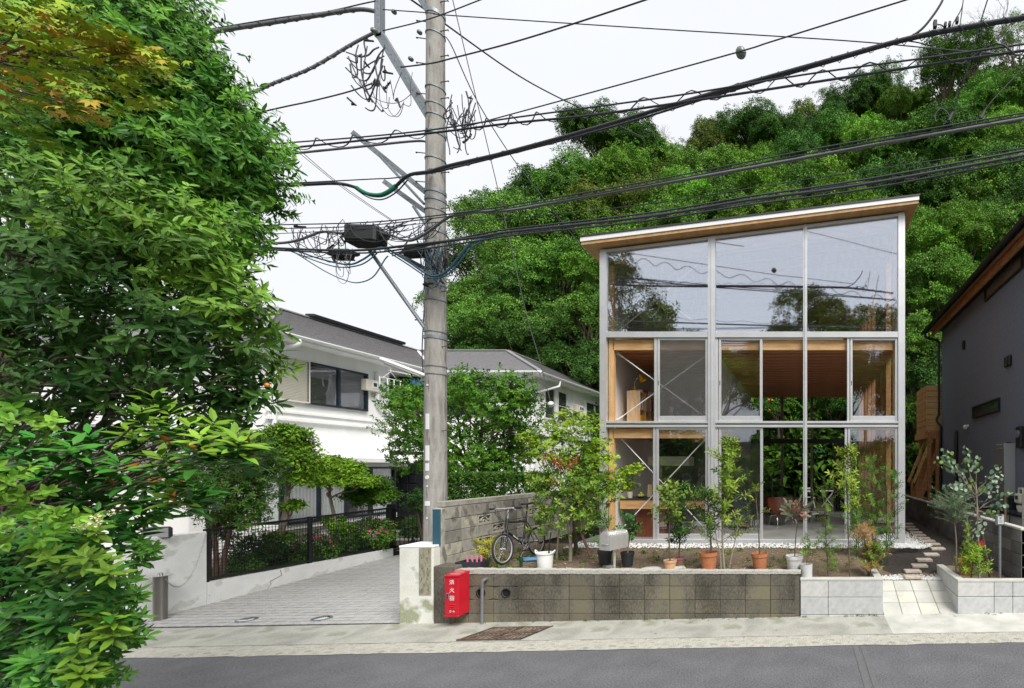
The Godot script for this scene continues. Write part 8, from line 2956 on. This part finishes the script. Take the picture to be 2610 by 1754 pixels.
func street_things() -> void:
	# red fire extinguisher box
	var t := thing("extinguisher_box", "red steel fire extinguisher box with white characters on the dark wall", "extinguisher box", Vector3(-5.5, .26, -7.73))
	var o := t.position
	var a := P(1134.5, 1571, 7.3)
	var x0 := (1134.5 - 2050) / 1230.6 * 7.5
	var x1 := (1171 - 2050) / 1230.6 * 7.5
	var y0 := EYE - (1570.0 - 1190.0) / 1230.6 * 7.5
	var y1 := EYE - (1469.5 - 1190.0) / 1230.6 * 7.5
	var s := S()
	prism(s, PackedVector2Array([Vector2(7.5, y0), Vector2(7.73, y0), Vector2(7.73, y1 + .03), Vector2(7.5, y1)]), x0, x1, Transform3D(Basis(Vector3(0, 0, -1), Vector3.UP, Vector3(1, 0, 0)), -o))
	put("case", s, M.red_paint, t)
	s = S()
	prism(s, PackedVector2Array([Vector2(7.485, y1 + .002), Vector2(7.73, y1 + .033), Vector2(7.73, y1 + .047), Vector2(7.485, y1 + .016)]), x0 - .006, x1 + .006, Transform3D(Basis(Vector3(0, 0, -1), Vector3.UP, Vector3(1, 0, 0)), -o))
	put("lid", s, M.red_paint, t)
	s = S()
	for k in 2:
		for j in 7:
			var c := Vector3(lerpf(x0 + .06, x1 - .03, j / 6.5), y1 + .018 + .031 * (.3 + k * .36) + .0015, -7.485 - .245 * (.3 + k * .36)) - o
			box(s, c, Vector3(.02, .002, .035), 0, Basis(Vector3.RIGHT, -.12))
	put("lid_print", s, M.white_plastic, t)
	s = S()
	cbox(s, Vector3(x0 + .012, y0 + .02, -7.55) - o, Vector3(x1 - .008, y1 - .012, -7.492) - o, .004)
	var door := put("door", s, M.red_paint, t)
	s = S()
	cbox(s, Vector3(x0 - .002, y0 - .012, -7.51) - o, Vector3(x1 + .002, y0 + .014, -7.488) - o, .004)
	put("bottom_lip", s, M.red_paint, t)
	var fz := -7.491
	s = S()
	var cx := lerpf(x0, x1, .52)
	var py := func(v: float) -> float: return EYE - (v - 1190.0) / 1230.6 * 7.49
	var k := .072
	# 消
	var c1 := Vector3(cx, py.call(1483.5), fz) - o
	for st in [[[.08, .1], [.22, .2]], [[.02, .38], [.17, .48]], [[.05, .98], [.24, .62]], [[.64, .02], [.64, .36]], [[.4, .08], [.48, .26]], [[.9, .06], [.8, .26]], [[.4, .38], [.4, .98]], [[.4, .38], [.9, .38]], [[.9, .38], [.9, .94], [.8, .94]], [[.42, .56], [.88, .56]], [[.42, .74], [.88, .74]]]:
		stroke(s, c1, k, st)
	# 火
	var c2 := Vector3(cx, py.call(1504), fz) - o
	for st in [[[.14, .26], [.26, .5]], [[.86, .22], [.72, .48]], [[.5, .04], [.5, .45], [.36, .74], [.04, .98]], [[.5, .42], [.64, .72], [.98, .98]]]:
		stroke(s, c2, k, st, .1)
	# 器
	var c3 := Vector3(cx, py.call(1524.5), fz) - o
	for q in [[.06, .02], [.56, .02], [.06, .68], [.56, .68]]:
		stroke(s, c3, k, [[q[0] + .04, q[1] + .02], [q[0] + .38, q[1] + .02], [q[0] + .38, q[1] + .28], [q[0] + .04, q[1] + .28], [q[0] + .04, q[1] + .02]], .075)
	for st in [[[.04, .48], [.96, .48]], [[.48, .34], [.42, .5], [.06, .66]], [[.52, .48], [.94, .66]]]:
		stroke(s, c3, k, st, .08)
	# 54
	var c4 := Vector3(cx - .022, py.call(1558), fz) - o
	stroke(s, c4, .034, [[.8, .05], [.25, .05], [.2, .45], [.7, .45], [.8, .7], [.65, .95], [.2, .92]], .16)
	var c5 := Vector3(cx + .026, py.call(1558), fz) - o
	stroke(s, c5, .034, [[.6, .98], [.6, .05], [.1, .65], [.9, .65]], .16)
	put("lettering", s, M.white_plastic, door)
	s = S()
	cbox(s, Vector3(x0 + .03, py.call(1527), fz - .001) - o, Vector3(x0 + .068, py.call(1511.5), fz + .006) - o, .003)
	put("handle_plate", s, M.zinc, door)
	s = S()
	cbox(s, Vector3(x0 + .038, py.call(1525.5), fz + .0065) - o, Vector3(x0 + .06, py.call(1513), fz + .008) - o)
	put("handle_recess", s, M.charcoal, door)
	for j in 3:
		s = S()
		box(s, Vector3(cx + .005, py.call(1541.5 + j * 4.6), fz + .001) - o, Vector3(.1, .014, .014), .005)
		put("vent_louvre", s, M.red_paint, door)
	# drain pipe and grate
	t = thing("drain_pipe", "grey plastic drain pipe with elbow standing against the dark wall", "pipe", Vector3(-5.12, 0, -7.68))
	s = S()
	tube(s, [Vector3(0, -.05, 0), Vector3(0, .6, 0)], .023, .023, 12)
	put("pipe", s, M.zinc, t)
	s = S()
	tube(s, curve([Vector3(0, .58, 0), Vector3(0, .66, -.005), Vector3(.02, .69, -.04), Vector3(.03, .69, -.1)], 4), .028, .028, 12)
	put("elbow", s, M.cable_grey, t)
	t = thing("drain_grate", "rusty iron drain grate in four panels across the pavement", "grate", Vector3(-4.6, gx(-4.6) + .033, -7.28))
	s = S()
	# skewed grating: corners as laid in the pavement
	var q0 := Vector3(-.4, 0, .34)
	var ux := Vector3(.93, .016, 0)
	var uz := Vector3(.17, 0, -.57)
	for e in [[0.0, .03], [.49, .53], [.97, 1.0]]:
		for w in [0, 1]:
			var A: Vector3 = q0 + (ux * e[0] if w == 0 else uz * e[0])
			var B: Vector3 = q0 + (ux * e[1] if w == 0 else uz * e[1])
			var L := uz if w == 0 else ux
			quad(s, A, B, B + L, A + L, Vector3.UP)
			quad(s, A, A + L, A + L - Vector3.UP * .03, A - Vector3.UP * .03, -L.cross(Vector3.UP))
	put("frame", s, M.bronze_steel, t)
	for e in [[.0, 0, .5, 1], [.5, 0, 1.0, 1], [.25, .5, .98, .55]]:
		s = S()
		bar(s, q0 + ux * e[0] + uz * e[1] + Vector3.UP * .002, q0 + ux * e[2] + uz * e[3] + Vector3.UP * .002, .035, .006)
		put("strap", s, M.old_timber, t)
	s = S()
	for i in 15:
		var f := .045 + i * .065
		bar(s, q0 + ux * f + uz * .03 - Vector3.UP * .008, q0 + ux * f + uz * .97 - Vector3.UP * .004, .022, .006)
	for i in 4:
		var f := .1 + i * .265
		bar(s, q0 + uz * f + ux * .03 - Vector3.UP * .01, q0 + uz * f + ux * .97 - Vector3.UP * .01, .03, .012)
	stuff(put("bars", s, M.rust_grate, t))
	s = S()
	var dn := Vector3.UP * .028
	quad(s, q0 - dn, q0 + ux - dn, q0 + ux + uz - dn, q0 + uz - dn, Vector3.UP)
	put("pit", s, M.black_void, t)
	# litter and small weeds where walls meet the paving
	var items := []
	for i in 150:
		var x := rr(-10.5, 5.0)
		var z := -7.72 + pow(R.randf(), 3.0) * .75
		if x < -6.5:
			z = -7.6 - rr(0, 4.5)
			x = -11.0 + pow(R.randf(), 2.5) * 3.5
		items.append([Transform3D(Basis(Vector3.UP, rr(0, TAU)) * Basis(rand_dir(), .25) * Basis.from_scale(Vector3.ONE * rr(.02, .05)), Vector3(x, (gx(x) if z > -7.8 else .08) + .04, z)), [Color(.2, .13, .06), Color(.36, .26, .1), Color(.14, .18, .04)][R.randi() % 3]])
	many("leaf_litter", SP.one_leaf, M.leaf_soft, items, self)
	items = []
	for i in 46:
		var x := rr(-5.4, 5.0)
		if x > 1.2 and x < 2.5:
			continue
		items.append([Transform3D(up_basis(Vector3.UP + rand_dir() * .4, rr(.025, .06)), Vector3(x, gx(x) + .035, -7.725)), tone(Color(.06, .12, .02), Color(.15, .22, .04))])
	many("wall_foot_weeds", SP.clump_big, M.leaf_soft, items, self)

# ---------------------------------------------------------------- dense shrubs at the near left
func near_foliage() -> void:
	var s := S()
	# 1 tall evergreen with glossy pointed leaves
	var foot := Vector3(-11.4, -.2, -6.2)
	var t := thing("glossy_evergreen", "big glossy evergreen tree filling the upper left of the picture", "tree", foot)
	var items := []
	s = S()
	var fork := D(40, 640, 5.9) - foot
	tube(s, wobble(Vector3(0, 0, 0), fork, 4, .15), .16, .12, 8)
	for e in [[60, 40, .9], [200, -40, .9], [340, 30, .8], [400, 120, .6], [300, 160, .8], [160, 170, .9], [440, 210, .55], [520, 240, .5], [560, 300, .45], [610, 330, .4], [600, 400, .45], [640, 430, .28], [530, 380, .55], [430, 330, .7], [300, 320, .8], [150, 330, .8], [30, 260, .8], [560, 480, .4], [500, 520, .45], [590, 530, .26], [420, 470, .6], [300, 470, .7], [470, 580, .36], [520, 570, .3], [390, 20, .4], [430, 50, .3], [480, 150, .3]]:
		var c := D(e[0] - 66, e[1], 5.5 + rr(-.5, .5)) - foot
		blob(items, c, Vector3(e[2], e[2] * .8, e[2]), int(430 * e[2] * e[2] + 50), .2, Color(.028, .125, .014), Color(.135, .33, .03), .35, .35, -1.0, Vector3(.35, 0, .2))
		tube(s, wobble(fork, c, 4, .15), .035, .008, 5, false)
	put("trunk", s, M.bark, t)
	mixed("crown", "shoot", M.leaf_gloss, items, t)
	# 2 citrus-like shrub in the middle, with long dark branches
	foot = Vector3(-8.6, -.1, -4.6)
	t = thing("citrus_shrub", "dark-branched citrus shrub at the left with a few small orange fruits", "shrub", foot)
	items = []
	s = S()
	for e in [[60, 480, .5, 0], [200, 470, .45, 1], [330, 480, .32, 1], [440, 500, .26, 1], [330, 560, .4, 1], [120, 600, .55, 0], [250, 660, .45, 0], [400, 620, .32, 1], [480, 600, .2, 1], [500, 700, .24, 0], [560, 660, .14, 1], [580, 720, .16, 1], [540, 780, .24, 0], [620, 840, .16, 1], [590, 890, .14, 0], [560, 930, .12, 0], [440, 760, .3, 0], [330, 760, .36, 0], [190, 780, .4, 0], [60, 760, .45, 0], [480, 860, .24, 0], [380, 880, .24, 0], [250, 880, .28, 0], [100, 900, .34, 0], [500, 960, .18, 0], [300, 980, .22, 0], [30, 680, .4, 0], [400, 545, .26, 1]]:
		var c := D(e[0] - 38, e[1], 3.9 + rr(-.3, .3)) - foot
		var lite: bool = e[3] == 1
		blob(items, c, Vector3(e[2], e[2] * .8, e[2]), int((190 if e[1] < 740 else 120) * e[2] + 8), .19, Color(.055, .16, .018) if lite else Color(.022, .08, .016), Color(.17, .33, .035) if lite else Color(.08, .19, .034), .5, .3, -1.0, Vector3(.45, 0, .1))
		tube(s, wobble(Vector3(1.0 + rr(-.2, .2), 1.6, rr(-.2, .2)), c, 4, .12), .016, .005, 5, false)
	for k in 26:
		var a := D(rr(-60, 60), rr(820, 1080), 4.1 + rr(-.2, .2)) - foot
		var b := D(rr(280, 600), rr(620, 960), 3.9 + rr(-.3, .3)) - foot
		tube(s, wobble(a, b, 4, .1), .014, .005, 5, false)
	for k in 3:
		tube(s, wobble(Vector3(k * .15 - .2, -.1, 0), Vector3(k * .2 - .3, 1.2, 0), 3, .08), .05, .03, 7)
	put("branches", s, M.bark, t)
	mixed("foliage", "shoot", M.leaf_gloss, items, t)
	for k in 4:
		var e: Array = [[609, 877], [497, 847], [412, 805], [373, 635]][k]
		s = S()
		ball(s, D(e[0], e[1], 3.8), .018, Vector3.ONE, 8)
		tag(put("small_fruit", s, M.orange_fruit), "small orange fruit on the citrus shrub, %s from the right" % ordinal(k), "fruit", "fruits on the citrus shrub")
	# 3 rhododendron branch reaching right with light whorls
	foot = Vector3(-6.4, .0, -3.4)
	t = thing("rhododendron", "rhododendron with pale green whorls of long leaves reaching right", "shrub", foot)
	var whorls := []
	s = S()
	var core := D(-60, 1180, 3.3) - foot
	for e in [[400, 930, 1], [440, 955, 1], [470, 985, 1], [520, 985, 1], [555, 1000, 1], [590, 1010, 1], [620, 1015, 1], [360, 960, 1], [395, 990, 1], [500, 1010, 1], [545, 1030, 1], [450, 1025, 1], [580, 1030, 1], [420, 1060, 1], [350, 1000, 1], [60, 1010, 0], [130, 1020, 0], [200, 1040, 0], [255, 1015, 0], [240, 1070, 0], [330, 1040, 0], [310, 1075, 0], [370, 1090, 0], [420, 1110, 0], [470, 1095, 0], [500, 1120, 0], [520, 1140, 0], [290, 1110, 0], [260, 1130, 0], [200, 1100, 0], [150, 1080, 0], [90, 1070, 0], [30, 1060, 0], [350, 1150, 0], [280, 1170, 0], [240, 1160, 0], [330, 1190, 0], [400, 1160, 0], [180, 1150, 0], [100, 1130, 0], [440, 1150, 0], [30, 1110, 0], [20, 970, 0], [160, 1190, 0], [300, 1220, 0]]:
		var c := D(e[0] - 45 + rr(-8, 8), e[1] + rr(-6, 6), 3.15 + rr(-.35, .35)) - foot
		var pale: bool = e[2] == 1
		whorls.append([c, (Vector3.UP + Vector3(.25, 0, .25) + rand_dir() * .25).normalized(), rr(.12, .165), tone(Color(.11, .23, .02) if pale else Color(.025, .16, .022), Color(.2, .34, .035) if pale else Color(.08, .28, .035))])
		tube(s, wobble(core + Vector3(rr(-.1, .1), rr(-.3, .2), rr(-.1, .1)), c, 4, .06), .012, .005, 5, false)
		# darker older leaves below each whorl
		for k in 2:
			whorls.append([c - Vector3.UP * rr(.05, .1) + rand_dir() * .04, (Vector3.UP + rand_dir() * .5).normalized(), rr(.12, .16), tone(Color(.02, .1, .015), Color(.07, .19, .03))])
	tube(s, wobble(Vector3(0, -.2, 0), core, 3, .08), .05, .03, 7)
	put("branches", s, M.bark, t)
	rosettes(t, whorls, 200)
	items = []
	for k in 26:
		var e: Array = [[275, 1075], [330, 1095], [280, 1150], [375, 1160], [310, 1170], [430, 1005], [560, 1025], [440, 1080], [355, 985], [255, 1085], [400, 1150], [470, 1000], [210, 1080]][k % 13]
		items.append([Transform3D(Basis(rand_dir(), rr(0, TAU)) * Basis.from_scale(Vector3.ONE * rr(.08, .11)), D(e[0] + rr(-12, 12), e[1] + rr(-8, 8), 3.0) - foot), tone(Color(.42, .2, .02), Color(.34, .1, .03))])
	many("yellowed_leaves", SP.one_leaf, M.leaf_soft, items, t)
	# 4 lower bush hanging over the roadside
	foot = Vector3(-5.6, -.1, -3.0)
	t = thing("roadside_bush", "dense dark green large-leaved bush hanging over the lower left roadside", "shrub", foot)
	whorls = []
	s = S()
	core = D(-40, 1480, 3.4) - foot
	for k in 330:
		var y := rr(1190, 1640)
		var lim := 225.0 if y < 1290 else (262.0 if y < 1480 else 225.0)
		if y > 1500:
			lim = 205.0
		var x := lim - pow(R.randf(), 1.4) * (lim + 60.0) * .95
		var c := D(x, y, 3.0 - (x / 300.0) * .15 + rr(-.3, .35)) - foot
		whorls.append([c, (Vector3.UP * .8 + Vector3(.35, 0, .35) + rand_dir() * .35).normalized(), rr(.085, .12), tone(Color(.02, .11, .016), Color(.095, .28, .04))])
		if k % 3 == 0:
			tube(s, wobble(core, c, 3, .06), .01, .004, 4, false)
	put("branches", s, M.bark, t)
	rosettes(t, whorls, 300)
	# spiky shoots poking out low at the right
	items = []
	for e in [[310, 1300, .14], [330, 1245, .12], [350, 1262, .12], [300, 1350, .15], [320, 1375, .14], [300, 1440, .14], [330, 1465, .12], [270, 1500, .14], [250, 1530, .14], [280, 1550, .12], [295, 1400, .15], [345, 1180, .12], [310, 1420, .14]]:
		for k in 3:
			items.append([Transform3D(up_basis(Vector3(.8, .25, .2) + rand_dir() * .35, e[2]), D(e[0] - 18 + rr(-14, 10), e[1] + rr(-12, 12), 3.0) - foot), tone(Color(.05, .17, .025), Color(.12, .3, .045))])
	many("shoots", SP.shoot, M.leaf_gloss, items, t)
	# 5 privet spray close to the lens with cream flowers
	foot = Vector3(-5.0, 0, -2.6)
	t = thing("privet_spray", "light green privet spray with cream flower cluster at the left edge", "shrub", foot)
	items = []
	s = S()
	for e in [[20, 950], [60, 965], [90, 985], [20, 1100], [70, 1140], [20, 1150], [60, 1180], [120, 1165], [20, 1220], [90, 1215], [10, 1080]]:
		var c := D(e[0], e[1], 2.35 + rr(-.12, .12)) - foot
		for k in 3:
			items.append([Transform3D(up_basis(Vector3(.8, .1, .1) + rand_dir() * .5, rr(.08, .12)), c + rand_dir() * .06), tone(Color(.09, .24, .02), Color(.2, .38, .045))])
		tube(s, wobble(D(-80, 1150, 2.5) - foot, c, 3, .04), .006, .003, 4, false)
	tube(s, wobble(Vector3(0, 0, 0), D(-80, 1150, 2.5) - foot, 3, .06), .02, .01, 6)
	put("stem", s, M.bark, t)
	many("foliage", SP.shoot_broad, M.leaf_gloss, items, t)
	items = []
	for k in 70:
		items.append([Transform3D(up_basis(Vector3.UP + rand_dir(), rr(.012, .02)), D(lerpf(165, 255, k / 70.0) + rr(-12, 12), lerpf(1200, 1175, k / 70.0) + rr(-14, 14), 2.5) - foot), Color(.72, .68, .48)])
	many("flower_cluster", SP.blossom, M.petal, items, t)
	# 6 maple with orange young tips, closest
	foot = Vector3(-4.9, 0, -2.4)
	t = thing("orange_maple", "yellow-green maple branch with orange young leaves at the upper left", "tree", foot)
	items = []
	s = S()
	var hub := D(-120, 150, 2.9) - foot
	tube(s, wobble(Vector3(-.3, 0, 0), hub, 4, .1), .05, .03, 7)
	for e in [[40, 60, 1], [100, 50, 1], [160, 60, 1], [210, 75, 2], [60, 110, 1], [130, 120, 1], [190, 100, 2], [240, 105, 1], [280, 130, 2], [330, 150, 1], [30, 160, 0], [90, 190, 0], [150, 180, 1], [60, 230, 0], [120, 240, 1], [180, 225, 0], [40, 285, 0], [100, 300, 0], [20, 220, 0], [230, 155, 1], [10, 90, 2], [30, 130, 2], [70, 20, 1], [200, 40, 1], [20, 20, 0], [150, 235, 2], [60, 210, 2], [250, 215, 1], [270, 205, 1], [290, 120, 1], [300, 160, 1]]:
		var c := D(e[0], e[1], 2.75 + rr(-.25, .25)) - foot
		var ca: Color = [Color(.14, .27, .02), Color(.22, .33, .02), Color(.33, .29, .03)][e[2]]
		var cb: Color = [Color(.24, .4, .04), Color(.34, .42, .03), Color(.48, .27, .05)][e[2]]
		for k in 5:
			items.append([Transform3D(up_basis(Vector3.UP + Vector3(.2, 0, .4) + rand_dir() * .5, rr(.14, .2)), c + rand_dir() * Vector3(.14, .05, .1)), tone(ca, cb)])
		tube(s, wobble(hub, c, 4, .06), .006, .003, 4, false)
	put("branch", s, M.bark, t)
	many("foliage", SP.maple, M.leaf_soft, items, t)

# whorls of long leaves: the nearest leaves are single parts, the rest one mass
func rosettes(t: Node3D, whorls: Array, single: int) -> void:
	var leaves := []
	for w in whorls:
		var b := up_basis(w[1], 1.0)
		for i in 10:
			var a := i * 2.4 + rr(-.25, .25)
			var up := .02 + .1 * i + rr(-.1, .1)
			var d := (b * Vector3(cos(a), up, sin(a))).normalized()
			var side := d.cross(b.y).normalized()
			var l: float = w[2] * rr(.8, 1.1) * (1.0 - .035 * i)
			leaves.append([Transform3D(Basis(side, side.cross(d), -d) * Basis.from_scale(Vector3(l * 1.0, l, l)), w[0] + b.y * .008 * i), w[3] * rr(.85, 1.15)])
	leaves.sort_custom(func(p, q): return (t.position + p[0].origin).distance_squared_to(Vector3(0, EYE, 0)) < (t.position + q[0].origin).distance_squared_to(Vector3(0, EYE, 0)))
	var tones := {}
	for i in mini(single, leaves.size()):
		var c: Color = leaves[i][1]
		var key := "leaf_tone_%d" % int(clampf(c.g * 24.0, 1, 12))
		if not M.has(key):
			var m: StandardMaterial3D = M.leaf_gloss.duplicate()
			m.resource_name = key
			m.albedo_color = Color(clampf(c.r, 0, 1), clampf(c.g, 0, 1), clampf(c.b, 0, 1)).linear_to_srgb()
			M[key] = m
		var o := put("leaf", SP.one_leaf, M[key], t)
		o.transform = leaves[i][0]
	many("more_leaves", SP.one_leaf, M.leaf_gloss, leaves.slice(single), t)
